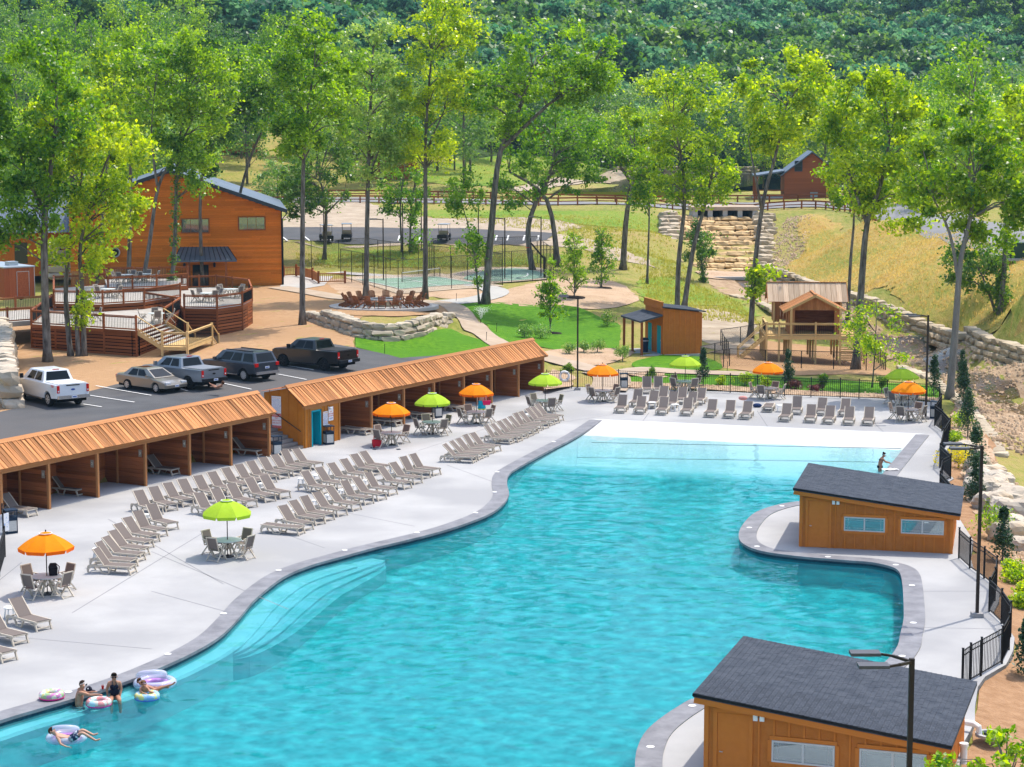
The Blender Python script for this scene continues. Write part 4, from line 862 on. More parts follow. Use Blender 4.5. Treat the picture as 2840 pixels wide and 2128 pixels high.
# ------------------------------------------------------------------ dining sets with umbrellas
M_or = mat('orange_canvas', (.86,.26,.005), .75, (.9,.29,.008), 3, 3, transl=.3); M_gr = mat('lime_canvas', (.40,.60,.035), .75, (.44,.64,.045), 3, 3, transl=.3)
M_orv = mat('orange_valance', (.84,.15,.004), .75, transl=.3); M_piping = mat('white_piping', (.8,.8,.78), .6)
M_top_g = mat('table_top_grey', (.48,.52,.50), .45, (.52,.56,.54), 3, 3)
def umbrella(m, mv, label):
    o = thing('umbrella', label, 'umbrella'); R_, zr_, zt, n = 1.06, 1.82, 2.36, 8
    def pr(t): return R_*t, zr_ + (zt-zr_)*(1-t**1.75)
    for k in range(n):
        a0, a1 = 2*pi*k/n+.2, 2*pi*(k+1)/n+.2; b = MB(); K = 5; vs = []
        for i in range(K+1):
            r, z = pr(.14+.86*i/K)
            for j in range(4):
                t = j/3; a = a0+(a1-a0)*t
                p0 = Vector((r*cos(a0), r*sin(a0), z)); p1 = Vector((r*cos(a1), r*sin(a1), z)); p = p0.lerp(p1, t); p.z -= .015*sin(pi*t)*i/K; vs.append(p)
        fs = [(i*4+j, (i+1)*4+j, (i+1)*4+j+1, i*4+j+1) for i in range(K) for j in range(3)]
        b.add(vs, fs); c = b.build('canopy_panel', m, o, True)
        r, z = pr(1.0); p0 = Vector((r*cos(a0), r*sin(a0), z)); p1 = Vector((r*cos(a1), r*sin(a1), z)); e = (p1-p0)*.07
        MB().add([p0, p1, p1-e+Vector((0,0,-.13)), p0+e+Vector((0,0,-.13))], [(0,1,2,3)]).build('valance', mv, c)
    v = MB(); r, z = pr(.20)
    v.lathe([(.004,zt+.055),(.10,zt+.045),(r+.03,z+.035)], 8); v.build('vent_cap', m, o)
    MB().lathe([(.0,zt+.15),(.022,zt+.13),(.03,zt+.09),(.012,zt+.05)], 8).build('finial', M_black, o)
    vp = MB()
    for k in range(8):
        a, a2 = 2*pi*k/8, 2*pi*(k+1)/8; vp.beam((( r+.035)*cos(a),(r+.035)*sin(a),z+.04),((r+.035)*cos(a2),(r+.035)*sin(a2),z+.04),.025,.02)
    vp.build('vent_piping', M_piping, o)
    MB().tube([(0,0,.02),(0,0,zt+.05)], .021, 8).build('pole', M_bronze, o)
    rb = MB()
    for k in range(8):
        a = 2*pi*k/8+.2; rb.tube([(.03*cos(a),.03*sin(a),zt-.05),(R_*.95*cos(a),R_*.95*sin(a),zr_+.03)], .009, 4)
    rb.build('rib_frame', M_bronze, o)
    MB().lathe([(.0,.09),(.05,.09),(.07,.05),(.27,.03),(.27,0),(0,0)], 16).build('base', M_bronze, o)
    return o
def dtable():
    o = thing('dining_table', 'x', 'table')
    MB().lathe([(.03,.72),(.58,.72),(.60,.70),(.58,.675),(.03,.675)], 24).build('table_top', M_top_g, o)
    for k in range(4):
        a = pi/4+k*pi/2; t = MB(); c, s = cos(a), sin(a)
        t.beam((c*.08,s*.08,.66),(c*.40,s*.40,.02),.06,.07).beam((c*.36,s*.36,.66),(c*.1,s*.1,.30),.05,.06); t.build('leg', M_resin, o)
    return o
def dchair():
    o = thing('dining_chair', 'x', 'chair'); hw = .27
    piece('seat', M_sling, o, (-.22,0,.44), (.24,0,.46), .46, .025); piece('backrest', M_sling, o, (-.21,0,.50), (-.36,0,.98), .44, .02)
    bf = MB()
    for s in (-1,1): bf.beam((-.19,s*.245,.42),(-.375,s*.245,1.01),.035,.045)
    bf.beam((-.375,-.245,1.0),(-.375,.245,1.0),.035,.045); bf.build('back_frame', M_resin, o)
    for s in (-1,1):
        piece('armrest', M_resin, o, (-.27,s*(hw+.01),.66), (.26,s*(hw+.01),.655), .055, .03)
        MB().beam((.18,s*hw,.64),(-.36,s*hw,0),.035,.05).build('leg', M_resin, o)
        MB().beam((-.14,s*hw,.64),(.30,s*hw,0),.035,.05).build('leg', M_resin, o)
    piece('stretcher', M_resin, o, (.26,-hw,.06), (.26,hw,.06), .03, .03); piece('stretcher', M_resin, o, (-.32,-hw,.05), (-.32,hw,.05), .03, .03)
    return o
UO = umbrella(M_or, M_orv, 'x'); UG = umbrella(M_gr, M_gr, 'x'); TB = dtable(); CH = dchair()
sets = [ (131.5,1648,'o','near left beside the curved lounger row',.5), (631.6,1544,'g','in front of the lounger rows, nearest green one',.55), (1086,1234.5,'o','beside the red bag in front of cabana 7',.3), (1199.5,1203.7,'g','in front of cabana 8 and 9',.6),
         (1321,1174.6,'o','with the person in teal shorts behind it',.15), (1512,1142,'g','at the far end of the cabanas',.6), (1671,1113,'o','by the far gate and bin',.3), (1900,1086,'g','behind the far loungers at the fence',.8),
         (2129,1106,'o','in front of the playhouse at the fence',.5), (2500,1124,'g','in the far right corner by the fence',.9), (2518,1167,'o','beside the light pole at the far right',.4) ]
SHORT = ['of the nearest orange umbrella','of the nearest lime umbrella','beside the red bag','before the eighth cabana','by the teal shorts person','at the cabana end','by the far gate','behind the far loungers','in front of the playhouse','in the far right corner','beside the right light pole']
SIDE = ['nearest-left','nearest-right','far-right','far-left']
for i, (x, y, c, l, a) in enumerate(sets):
    p = at(x,y); cn = 'orange' if c == 'o' else 'lime green'
    dup(UO if c == 'o' else UG, p, .3*i, '%s umbrella %s' % (cn, l), 'table umbrellas')
    dup(TB, p, a, 'round table under the umbrella %s' % l, 'dining tables')
    ks = range(4) if i != 2 else (0,1,2)
    for k in ks:
        an = (a % .6) - .3 + pi/4 + k*pi/2 + random.uniform(-.15,.15); r = random.uniform(.78,.88)
        q = p + Vector((cos(an)*r, sin(an)*r, 0)); s_ = SIDE[int(((an+pi) % (2*pi))//(pi/2)) % 4]
        dup(CH, q, an+pi+random.uniform(-.12,.12), '%s taupe chair at the table %s' % (s_, SHORT[i]), 'dining chairs on the pool deck')
def rm(r_):
    for ch in list(r_.children):
        for g in list(ch.children): bpy.data.objects.remove(g)
        bpy.data.objects.remove(ch)
    bpy.data.objects.remove(r_)
for r_ in (UO, UG, TB): rm(r_)
# ------------------------------------------------------------------ litter bins
M_aggr = mat('aggregate_panel', (.46,.45,.42), .9, (.62,.61,.58), 40, 2)
def bin_(p, rz, label):
    o = thing('litter_bin', label, 'bin', p, rz, 'litter bins on the deck'); w_ = .25
    MB().box(-w_,w_,-w_,w_,0,.10).build('base', M_navy, o)
    b = MB()
    for sx in (-1,1):
        for sy in (-1,1): b.box(sx*w_-.03*(sx>0)-.0, sx*w_+.03*(sx<0), sy*w_-.03*(sy>0), sy*w_+.03*(sy<0), .10, 1.0)
    b.box(-w_+.001,w_-.001,-w_+.001,w_-.001,.58,.74); b.build('frame', M_navy, o)
    for k in range(4):
        M_ = Matrix.Rotation(k*pi/2, 4, 'Z'); pn = MB().box(-.2,.2,-w_+.005,-w_+.04,.11,.57); link('panel', pn.mesh('panel', M_aggr), o, M_)
    MB().box(-w_-.02,w_+.02,-w_-.02,w_+.02,1.0,1.05).build('lid', M_navy, o)
    MB().box(-.19,.19,-.19,.19,.10,.60).build('liner', M_black, o)
    return o
bin_(at(30,1478), .5, 'grey litter bin with stone panels at the left edge by cabana 1')
bin_(at(766,1262), .5, 'litter bin at the foot of the plank stairs')
bin_(at(911,1232), .5, 'litter bin beside the teal doorway')
bin_(at(1730,1078), .1, 'litter bin by the far gate beside the orange umbrella')
bin_(at(1212,1158), .5, 'litter bin half hidden behind the lime umbrella at cabana 9')
bin_(at(2592,1160), 1.2, 'dark litter bin in the far right fence corner')
nb = thing('waste_can', 'tall navy waste can inside cabana 12', 'bin', at(1420,1096), .5); MB().lathe([(0,0),(.26,0),(.29,.85),(.30,.88),(.25,1.0),(0,1.02)], 14).build('can_body', M_navy, nb); MB().box(-.12,.12,-.31,-.25,.68,.82).build('flap', M_black, nb)

# ------------------------------------------------------------------ black picket fences and light poles
def fence(label, pts, h=1.22, gap=.125, joined=False, skip=()):
    o = thing('picket_fence', label, 'fence', (0,0,0))
    for i, p in enumerate(pts):
        piece('post', M_black, o, (p.x,p.y,p.z), (p.x,p.y,p.z+h+.06), .06, .06); piece('post_cap', M_black, o, (p.x,p.y,p.z+h+.06), (p.x,p.y,p.z+h+.085), .075, .075)
    jo = MB(); cnt = 0
    for i in range(len(pts)-1):
        if i in skip: continue
        a, b = pts[i], pts[i+1]; L = (b-a).length
        for z in (.10, h-.18, h-.02): piece('rail', M_black, o, a+Zup*z, b+Zup*z, .03, .03)
        n = int(L/gap)
        for k in range(1, n):
            p = a.lerp(b, k/n)
            if joined or cnt >= 290: jo.box(p.x-.009,p.x+.009,p.y-.009,p.y+.009,p.z+.06,p.z+h-.02)
            else: piece('picket', M_black, o, (p.x,p.y,p.z+.06), (p.x,p.y,p.z+h-.02), .019, .019); cnt += 1
    if jo.v: j = jo.build('pickets', M_black, o); j['kind'] = 'stuff'
    return o
fence('black picket fence curving round the deck beside the near light pole', [at(*p) for p in FENCE_N])
fence('zigzag black picket fence on the right above the far shed', [at(*p) for p in FENCE_R])
fence('long black picket fence across the far end of the deck', [at(*p) for p in FENCE_FAR], joined=True)
fence('black picket fence beside cabana 1 at the left edge', [at(8,1478), at(10,1505), at(14,1545), at(-2,1600), at(-30,1680)])
kb = MB()
def pole(p, label, h=6.3, arm=-1, heads=2, conc=True, ang=0.0):
    o = thing('light_pole', label, 'light pole', p, ang, 'light poles')
    if conc: MB().box(-.2,.2,-.2,.2,-.3,.16).build('footing', M_concr if False else mat('footing', (.30,.29,.29), .8), o)
    MB().box(-.055,.055,-.055,.055,.16 if conc else -.3,h).build('pole', M_bronze, o)
    for k in range(heads):
        dy = (-.6,.45)[k] if heads == 2 else 0
        a = MB().beam((0,0,h-.08),(arm*.35,dy*.7,h-.03),.06,.06).beam((arm*.35,dy*.7,h-.03),(arm*.62,dy,h-.02),.05,.05); a.build('arm', M_bronze, o)
        hd = MB(); hd.box(-.33,.33,-.17,.17,-.035,.035); x = hd.build('lamp_head', mat('lamp_housing',(.10,.10,.11),.5,metal=.3), o); x.matrix_local = Matrix.Translation((arm*.95,dy,h))
        l = MB().box(-.27,.20,-.13,.13,-.047,-.036); link('lens', l.mesh('lens', mat('lamp_lens',(.5,.5,.45),.3)), x)
    return o
pole(at(2709.5,1711), 'tall light pole inside the right hand fence, casting a shadow')
pole(at(2510,2593), 'nearest light pole crossing the near shed roof')
pole(at(2567,1163), 'light pole at the far right corner of the deck')
pole(at(1601.6,1082), 'light pole by the far gate')
# white coping depth markers
mk = MB().lathe([(0,.006),(.12,.006),(.12,0)], 14).mesh('depth_marker', M_white)
for k, A in enumerate((poolL, poolR)):
    B = copL if k == 0 else copR
    for i in range(8, len(A)-4, 11):
        p = A[i].lerp(B[i], .45 if k else .9); link('depth_marker', mk, cop, Matrix.Translation((p.x,p.y,.032)))
# life ring on the far fence
lr = thing('life_ring', 'white life ring hanging on the far fence by the cabanas', 'life ring', at(1565,1078)+Vector((0,-.06,.85)), 0)
tr = MB(); 
for i in range(20):
    for j in range(8):
        a, b_ = 2*pi*i/20, 2*pi*j/8; tr.v.append(((.30+.085*cos(b_))*cos(a), .085*sin(b_), (.30+.085*cos(b_))*sin(a)))
for i in range(20):
    for j in range(8): tr.f.append([i*8+j, ((i+1)%20)*8+j, ((i+1)%20)*8+(j+1)%8, i*8+(j+1)%8]); tr.m.append(0)
x = tr.build('ring', M_white, lr, True); fixn(x.data)
for k in range(4):
    a = pi/4+k*pi/2; MB().beam((.2*cos(a),-.0,.2*sin(a)),(.4*cos(a),0,.4*sin(a)),.19,.05,(-sin(a),0,cos(a))).build('band', mat('band_grey',(.35,.35,.38),.6), lr)
# ------------------------------------------------------------------ vehicles
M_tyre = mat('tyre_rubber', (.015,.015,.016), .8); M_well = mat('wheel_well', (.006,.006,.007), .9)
M_alloy = mat('alloy', (.55,.55,.56), .35, metal=.7); M_blk_al = mat('black_alloy', (.03,.03,.032), .4, metal=.5)
M_chrome = mat('chrome', (.62,.62,.64), .2, metal=.9); M_tail = mat('tail_lamp', (.62,.015,.012), .25); M_head = mat('head_lamp', (.7,.7,.7), .15)
M_cglass = mat('car_glass', (.006,.009,.011), .06, spec=.2); M_plate = mat('plate', (.65,.68,.75), .5); M_plated = mat('plate_print', (.05,.1,.35), .5)
def paint(name, c, metal=.25): return mat(name, c, .28, metal=metal, spec=.5, coat=.6)
def wheel(o, x, y, r, w_, rimmat, spokes=6):
    s = 1 if y > 0 else -1
    t = MB().lathe([(r*.62,-w_/2),(r*.9,-w_/2),(r,-w_/2+.04),(r,w_/2-.04),(r*.9,w_/2),(r*.62,w_/2)], 22, axis='y'); wo_ = t.build('wheel', M_tyre, o, True, Matrix.Translation((x,y,r)))
    d = MB(); d.lathe([(r*.62,0),(r*.5,-s*.03),(.001,-s*.03)], 22, (0, s*(w_/2-.02), 0), 'y'); d.build('rim_well', M_well if rimmat is not M_blk_al else M_well, wo_)
    sp = MB()
    for k in range(spokes):
        a = 2*pi*k/spokes; sp.beam((0,s*(w_/2),0),(r*.6*cos(a),s*(w_/2-.005),r*.6*sin(a)),r*.20,.02,(0,1,0))
    sp.lathe([(r*.64,0),(r*.64,s*.012),(r*.56,s*.012),(r*.56,0)], 22, (0,s*(w_/2-.01),0), 'y'); x_ = sp.build('rim', rimmat, wo_); fixn(x_.data)
def slab(name, prof, W, m, o, rnd=.05, mid=None):
    cx_ = sum(p[0] for p in prof)/len(prof); cz = sum(p[1] for p in prof)/len(prof); n = len(prof)
    def shr(k):
        out = []
        for x, z in prof: out.append((x - rnd*k*(1 if x > cx_ else -1)*min(1,abs(x-cx_)/.6), z - rnd*k*max(-.2,min(1,(z-cz)/.25))))
        return out
    b = MB(); ys = [(-W/2,1),(-W/2+rnd*.5,.35),(-W/2+rnd*1.4,0),(W/2-rnd*1.4,0),(W/2-rnd*.5,.35),(W/2,1)]
    for y, k in ys: b.v += [(x,y,z) for x, z in shr(k)]
    for j in range(len(ys)-1):
        for i in range(n): b.f.append([j*n+i, j*n+(i+1)%n, (j+1)*n+(i+1)%n, (j+1)*n+i]); b.m.append(0)
    b.f.append(list(range(n))); b.f.append([5*n+i for i in range(n)][::-1]); b.m += [0,0]
    x = b.build(name, m, o, False); fixn(x.data); return x
def arch(cx_, r, z0, n=9): return [(cx_+r*cos(a), z0+r*sin(a)) for a in np.linspace(pi, 0, n)]
def greenhouse(o, m, x0, x1, t0, t1, zb, zt, wb, wt, panes, roofm=None, rear=True):
    # x0 rear base, x1 front base, t0 rear top, t1 front top
    q = [(x0,-wb/2,zb),(x1,-wb/2,zb),(x1,wb/2,zb),(x0,wb/2,zb),(t0,-wt/2,zt-.03),(t1,-wt/2,zt-.05),(t1,wt/2,zt-.05),(t0,wt/2,zt-.03),(t0+.12,-wt/2+.12,zt),(t1-.25,-wt/2+.12,zt),(t1-.25,wt/2-.12,zt),(t0+.12,wt/2-.12,zt)]
    b = MB().add(q, [(0,1,5,4),(1,2,6,5),(2,3,7,6),(3,0,4,7),(4,5,9,8),(5,6,10,9),(6,7,11,10),(7,4,8,11),(8,9,10,11)]); c = b.build('cab', m, o); fixn(c.data)
    V = [Vector(p) for p in q]
    def pane(name, A, B, C_, D_, u0, u1, v0, v1):
        f = lambda u, v: A.lerp(B,u).lerp(D_.lerp(C_,u),v); n = (B-A).cross(D_-A).normalized()*.008
        MB().add([f(u0,v0)+n, f(u1,v0)+n, f(u1,v1)+n, f(u0,v1)+n], [(0,1,2,3)]).build(name, M_cglass, c)
    for u0, u1 in panes:
        pane('side_window', V[0],V[1],V[5],V[4],u0,u1,.1,.88); pane('side_window', V[2],V[3],V[7],V[6],1-u1,1-u0,.1,.88)
    pane('windshield', V[1],V[2],V[6],V[5],.07,.93,.08,.92)
    if rear: pane('rear_window', V[3],V[0],V[4],V[7],.09,.91,.12,.9)
    return c
def pickup(p, ang, label, m, cover, rimm, k=1.0, tailm=M_chrome, L=6.0, W=2.0, spokes=6, badge=None, step=True):
    o = thing('pickup_truck', label, 'pickup truck', p, ang, 'vehicles in the pool parking lot'); r = .41*k; rb, fb = -L/2, L/2; xr, xf = -L/2+1.28, L/2-1.0
    prof = [(rb,.58),(xr-.55,.52)] + arch(xr,.50*k,.42)[1:-1] + [(xr+.55,.45),(xf-.55,.45)] + arch(xf,.50*k,.42)[1:-1] + [(xf+.55,.48),(fb-.05,.50),(fb,.75),(fb-.03,1.12*k),(fb-.25,1.22*k),(fb-1.45,1.30*k),(rb+2.0,1.32*k),(rb+.02,1.32*k)]
    slab('body', prof, W, m, o, .05)
    MB().box(rb+.2,fb-.2,-W/2+.1,W/2-.1,.35,.62).build('chassis', M_well, o)
    greenhouse(o, m, rb+1.98, fb-1.30, rb+2.22, fb-2.05, 1.30*k, 1.93*k, W*.93, W*.74, [(.10,.42),(.46,.80)])
    MB().box(rb+.12,rb+1.92,-W/2+.13,W/2-.13,1.33*k,1.355*k).build('bed_cover', cover, o)
    for y in (-1,1):
        wheel(o, xr, y*(W/2-.14), r, .28, rimm, spokes); wheel(o, xf, y*(W/2-.14), r, .28, rimm, spokes)
        tl = MB().box(rb-.012,rb+.10,y*(W/2-.10)-.085,y*(W/2-.10)+.075,.86*k,1.27*k).build('tail_light', M_tail, o)
        MB().box(rb-.016,rb-.011,y*(W/2-.10)-.05,y*(W/2-.10)+.03,.92*k,1.0*k).build('reverse_lamp', M_head, tl)
        MB().box(fb-.12,fb+.012,y*(W/2-.24)-.18,y*(W/2-.24)+.15,.92*k,1.10*k).build('headlight', M_head, o)
        mi = MB().box(fb-1.75,fb-1.60,y*(W/2+.15)-.10,y*(W/2+.15)+.10,1.32*k,1.58*k); mi.build('mirror', M_black if m is not MATS.get('paint_grey') else m, o)
        if step: MB().beam((xr+.7,y*(W/2-.02),.42),(xf-.7,y*(W/2-.02),.42),.12,.06).build('side_step', M_chrome if tailm is M_chrome else M_black, o)
    MB().box(rb-.17,rb+.02,-W/2+.04,W/2-.04,.56,.76).build('rear_bumper', tailm, o); MB().box(fb-.02,fb+.13,-W/2+.05,W/2-.05,.50,.72).build('front_bumper', tailm, o)
    MB().box(fb-.01,fb+.02,-.55,.55,.78,1.14*k).build('grille', M_black, o)
    pl = MB().box(rb-.185,rb-.172,-.17,.17,.60,.74).build('licence_plate', M_plate, o); MB().box(rb-.189,rb-.186,-.12,.12,.645,.70).build('plate_print', M_plated, pl)
    MB().box(rb-.012,rb-.002,-.42,.42,1.24*k,1.30*k).build('tailgate_handle', M_black, o)
    em = MB().lathe([(0,-.006),(.13,-.004),(.13,0)], 16, (0,0,0), 'x').build('emblem', badge or M_black, o); em.matrix_local = Matrix.Translation((rb-.008,0,1.03*k)) @ Matrix.Diagonal((1,1,.42,1))
    MB().box(rb+2.24,rb+2.36,-.2,.2,1.93*k,1.945*k).build('brake_light', M_tail, o)
    return o
def G3(px, py): return P(px, py, .065)
HD = atan2(.80,-.60)
P_white = paint('paint_white', (.74,.75,.77), 0); P_grey = paint('paint_grey', (.20,.225,.255), .3); P_slate = paint('paint_slate', (.035,.045,.062), .35); P_blk = paint('paint_black', (.008,.008,.010), .1); P_tan = paint('paint_tan', (.26,.235,.195), .45)
c_ = G3(181,1128); u_ = Vector((cos(HD),sin(HD),0))
tw = pickup(c_+u_*2.0, HD, 'white crew cab pickup parked nearest the stone wall', P_white, mat('white_cover',(.62,.66,.66),.5), M_alloy, 1.05, M_chrome, 6.25, 2.05, badge=M_plated)
M_fx = textmesh('FX4', .22, M_tail); Mx = Matrix(((-1,0,0,-2.55),(0,0,1,1.03),(0,1,0,1.25),(0,0,0,1))); link('lettering', M_fx, tw, Mx)
HD2 = atan2(.66,-.75); u2_ = Vector((cos(HD2),sin(HD2),0)); n2_ = Vector((-u2_.y,u2_.x,0))
c_ = G3(525,1084); tg = pickup(c_+u2_*1.65-n2_*.9, HD2, 'blue grey crew cab pickup beside the sedan', P_grey, mat('grey_cover',(.20,.22,.25),.5), M_blk_al, 1.0, M_black, 5.9, 2.0, badge=M_blk_al)
HD3 = atan2(.60,-.80); u3_ = Vector((cos(HD3),sin(HD3),0)); n3_ = Vector((-u3_.y,u3_.x,0))
c_ = G3(899.5,1031.5); tk = pickup(c_+u3_*1.65-n3_*.9, HD3, 'black crew cab pickup nearest the lawn', P_blk, mat('black_cover',(.03,.03,.032),.6), M_blk_al, 1.02, M_black, 5.9, 2.05, badge=M_black)
def suv(p, ang):
    o = thing('suv', 'dark slate full size SUV between the grey and black pickups', 'SUV', p, ang, 'vehicles in the pool parking lot'); L, W = 5.35, 2.0; rb, fb = -L/2, L/2; xr, xf = rb+1.15, fb-.98; r = .40
    prof = [(rb,.55),(xr-.52,.48)] + arch(xr,.48,.40)[1:-1] + [(xr+.52,.40),(xf-.52,.40)] + arch(xf,.48,.40)[1:-1] + [(xf+.52,.45),(fb-.04,.48),(fb,.75),(fb-.05,1.02),(fb-.3,1.12),(fb-1.35,1.18),(rb+.03,1.20)]
    slab('body', prof, W, P_slate, o, .06)
    MB().box(rb+.2,fb-.2,-W/2+.1,W/2-.1,.32,.55).build('chassis', M_well, o)
    greenhouse(o, P_slate, rb+.04, fb-1.2, rb+.36, fb-2.0, 1.19, 1.88, W*.93, W*.76, [(.05,.30),(.35,.58),(.61,.86)])
    for y in (-1,1):
        wheel(o, xr, y*(W/2-.14), r, .27, M_alloy, 10); wheel(o, xf, y*(W/2-.14), r, .27, M_alloy, 10)
        MB().box(rb-.015,rb+.16,y*(W/2-.13)-.13,y*(W/2-.13)+.12,.98,1.20).build('tail_light', M_tail, o)
        MB().box(fb-.14,fb+.012,y*(W/2-.26)-.2,y*(W/2-.26)+.17,.82,.98).build('headlight', M_head, o)
        MB().box(fb-1.7,fb-1.52,y*(W/2+.12)-.1,y*(W/2+.12)+.1,1.22,1.40).build('mirror', P_slate, o)
        MB().beam((rb+.6,y*.62,1.90),(fb-2.2,y*.62,1.90),.05,.04).build('roof_rail', M_black, o)
        MB().beam((xr+.6,y*(W/2-.01),.40),(xf-.6,y*(W/2-.01),.40),.06,.04).build('side_step', M_chrome, o)
    MB().box(rb-.10,rb+.02,-W/2+.06,W/2-.06,.50,.66).build('rear_bumper', M_chrome, o)
    pl = MB().box(rb-.02,rb-.006,-.17,.17,.84,.98).build('licence_plate', M_plate, o); MB().box(rb-.024,rb-.021,-.12,.12,.88,.94).build('plate_print', M_plated, pl)
    return o
c_ = G3(677.6,1060.5); suv(c_+u2_*1.5-n2_*.9, HD2)
def sedan(p, ang):
    o = thing('sedan', 'dusty tan sedan facing the cabanas', 'sedan', p, ang, 'vehicles in the pool parking lot'); L, W = 4.8, 1.78; rb, fb = -L/2, L/2; xr, xf = rb+1.08, fb-.95; r = .325
    prof = [(rb+.03,.42),(xr-.42,.34)] + arch(xr,.38,.33)[1:-1] + [(xr+.42,.28),(xf-.42,.28)] + arch(xf,.38,.33)[1:-1] + [(xf+.42,.30),(fb-.05,.34),(fb,.52),(fb-.08,.66),(fb-.5,.78),(fb-1.35,.90),(rb+1.1,.95),(rb+.15,.97),(rb,.85)]
    slab('body', prof, W, P_tan, o, .08)
    MB().box(rb+.2,fb-.2,-W/2+.1,W/2-.1,.22,.45).build('chassis', M_well, o)
    greenhouse(o, P_tan, rb+.55, fb-1.15, rb+1.25, fb-2.05, .90, 1.42, W*.90, W*.68, [(.16,.45),(.49,.78)])
    for y in (-1,1):
        wheel(o, xr, y*(W/2-.10), r, .20, M_alloy, 7); wheel(o, xf, y*(W/2-.10), r, .20, M_alloy, 7)
        MB().box(rb-.01,rb+.14,y*(W/2-.20)-.16,y*(W/2-.20)+.15,.70,.88).build('tail_light', M_tail, o)
        MB().box(fb-.22,fb-.03,y*(W/2-.28)-.2,y*(W/2-.28)+.18,.60,.72).build('headlight', M_head, o)
        MB().box(fb-1.75,fb-1.6,y*(W/2+.06)-.09,y*(W/2+.06)+.09,.92,1.04).build('mirror', P_tan, o)
    MB().box(rb+1.6,rb+2.2,-.36,.36,1.421,1.428).build('sunroof', M_cglass, o)
    pl = MB().box(fb-.0,fb+.015,-.16,.16,.40,.52).build('licence_plate', M_plate, o); MB().box(fb+.0155,fb+.018,-.11,.11,.44,.49).build('plate_print', M_plated, pl)
    return o
u4 = Vector((.76,-.65,0)); c_ = G3(388,1089); sedan(c_+Vector((.6,.75,0)), atan2(u4.y,u4.x))
# golf carts on the upper strip
def cart(p, ang, label, col):
    o = thing('golf_cart', label, 'golf cart', p, ang, 'golf carts on the upper strip')
    prof = [(-1.2,.35),(-.95,.30)] + arch(-.75,.28,.25)[1:-1] + [(-.4,.28),(.4,.28)] + arch(.78,.28,.25)[1:-1] + [(1.15,.35),(1.2,.6),(.95,.85),(.6,.80),(.45,.40),(-.3,.40),(-.35,.70),(-1.2,.72)]
    slab('body', prof, 1.15, col, o, .05)
    for x in (-.75,.78):
        for y in (-1,1): wheel(o, x, y*.5, .24, .18, M_alloy, 5)
    MB().box(-.35,.15,-.52,.52,.68,.80).build('seat', mat('tan_vinyl',(.42,.34,.24),.6), o); MB().box(-.42,-.32,-.52,.52,.8,1.15).build('seat_back', mat('tan_vinyl',(.42,.34,.24),.6), o)
    for x, y in ((.85,.5),(.85,-.5),(-.75,.5),(-.75,-.5)): rod('roof_post', M_black, o, (x,y,.7), (x*.8,y,1.85), .02, 6)
    MB().box(-1.0,.85,-.58,.58,1.83,1.90).build('roof', mat('cart_roof',(.25,.30,.36),.4), o)
    MB().beam((.5,-.25,.85),(.3,-.25,1.05),.3,.03).build('steering_wheel', M_black, o)
for px, py, a, l in [(962,668,1.6,'dark golf cart facing away, middle of the upper strip'),(1232,670,1.4,'golf cart half hidden by a sapling on the upper strip'),(905,672,1.9,'golf cart behind the tree trunks left on the upper strip')]:
    cart(P(px,py,.08), a, l, mat('cart_black',(.03,.03,.035),.4))
# ------------------------------------------------------------------ lodge
wl_ = P(783,792); wr = wl_; zl = wr.z-.3; dpt = 24.0
xl = lambda px: (px-783)/F*(wr.y*CT-(wr.z-HC)*ST)*1.012
SM = pxm(wr); WR, WLx = xl(783), xl(215); RX = xl(484); EH = 7.1; slope = .352; RH = EH + (WR-RX)*slope; LH = RH - (RX-WLx)*slope
lodge = thing('lodge', 'large orange stained lodge with shallow gable and metal roof', 'building', (wr.x, wr.y, zl+.3), radians(8))
fw = MB().ext([(WLx,0),(WR,0),(WR,EH),(RX,RH),(WLx,LH)], .05, dpt).build('wall', mat('lodge_wall_core',(.33,.11,.02),.7), lodge); fixn(fw.data)
for k in range(int(RH/.215)):
    z0 = k*.215; z1 = min(z0+.207, RH); xa = max(WLx, RX-(RH-z1)/slope) if z1 > LH else WLx; xb = min(WR, RX+(RH-z1)/slope) if z1 > EH else WR
    cuts = [xa] + sorted(random.uniform(xa+1,xb-1) for _ in range(2 if xb-xa > 8 else 0)) + [xb]
    for a, b in zip(cuts, cuts[1:]):
        if b-a > .15: piece('siding_plank', M_lodge, lodge, (a,.02,z0+.1035), (b-.01,.02,z0+.1035), .04+random.random()*.012, .205)
rf = MB()
for (xa, za, xb, zb) in ((RX,RH,WR+.55,EH-.55*slope),(WLx-.5,LH-.5*slope,RX,RH)):
    rf.add([(xa,-.6,za+.05),(xb,-.6,zb+.05),(xb,dpt,zb+.05),(xa,dpt,za+.05),(xa,-.6,za+.25),(xb,-.6,zb+.25),(xb,dpt,zb+.25),(xa,dpt,za+.25)],[(3,2,1,0),(4,5,6,7),(0,1,5,4),(1,2,6,5),(2,3,7,6),(3,0,4,7)])
r_ = rf.build('roof', M_metalr, lodge); fixn(r_.data)
for xa, za, xb, zb in ((RX,RH,WR+.55,EH-.55*slope),(WLx-.5,LH-.5*slope,RX,RH)): piece('barge_board', mat('slate_trim',(.05,.065,.085),.5), lodge, (xa,-.62,za+.1), (xb,-.62,zb+.1), .05, .34)
piece('corner_trim', M_black, lodge, (WR+.01,-.02,0), (WR+.01,-.02,EH-.1), .10, .10); 
MB().tube([(WR+.6,-.4,EH-.2),(WR+.1,-.15,EH-.8),(WR+.1,-.12,.1)],.05,6).build('downspout', M_black, lodge)
hz = lambda py: (792-py)/SM/CT
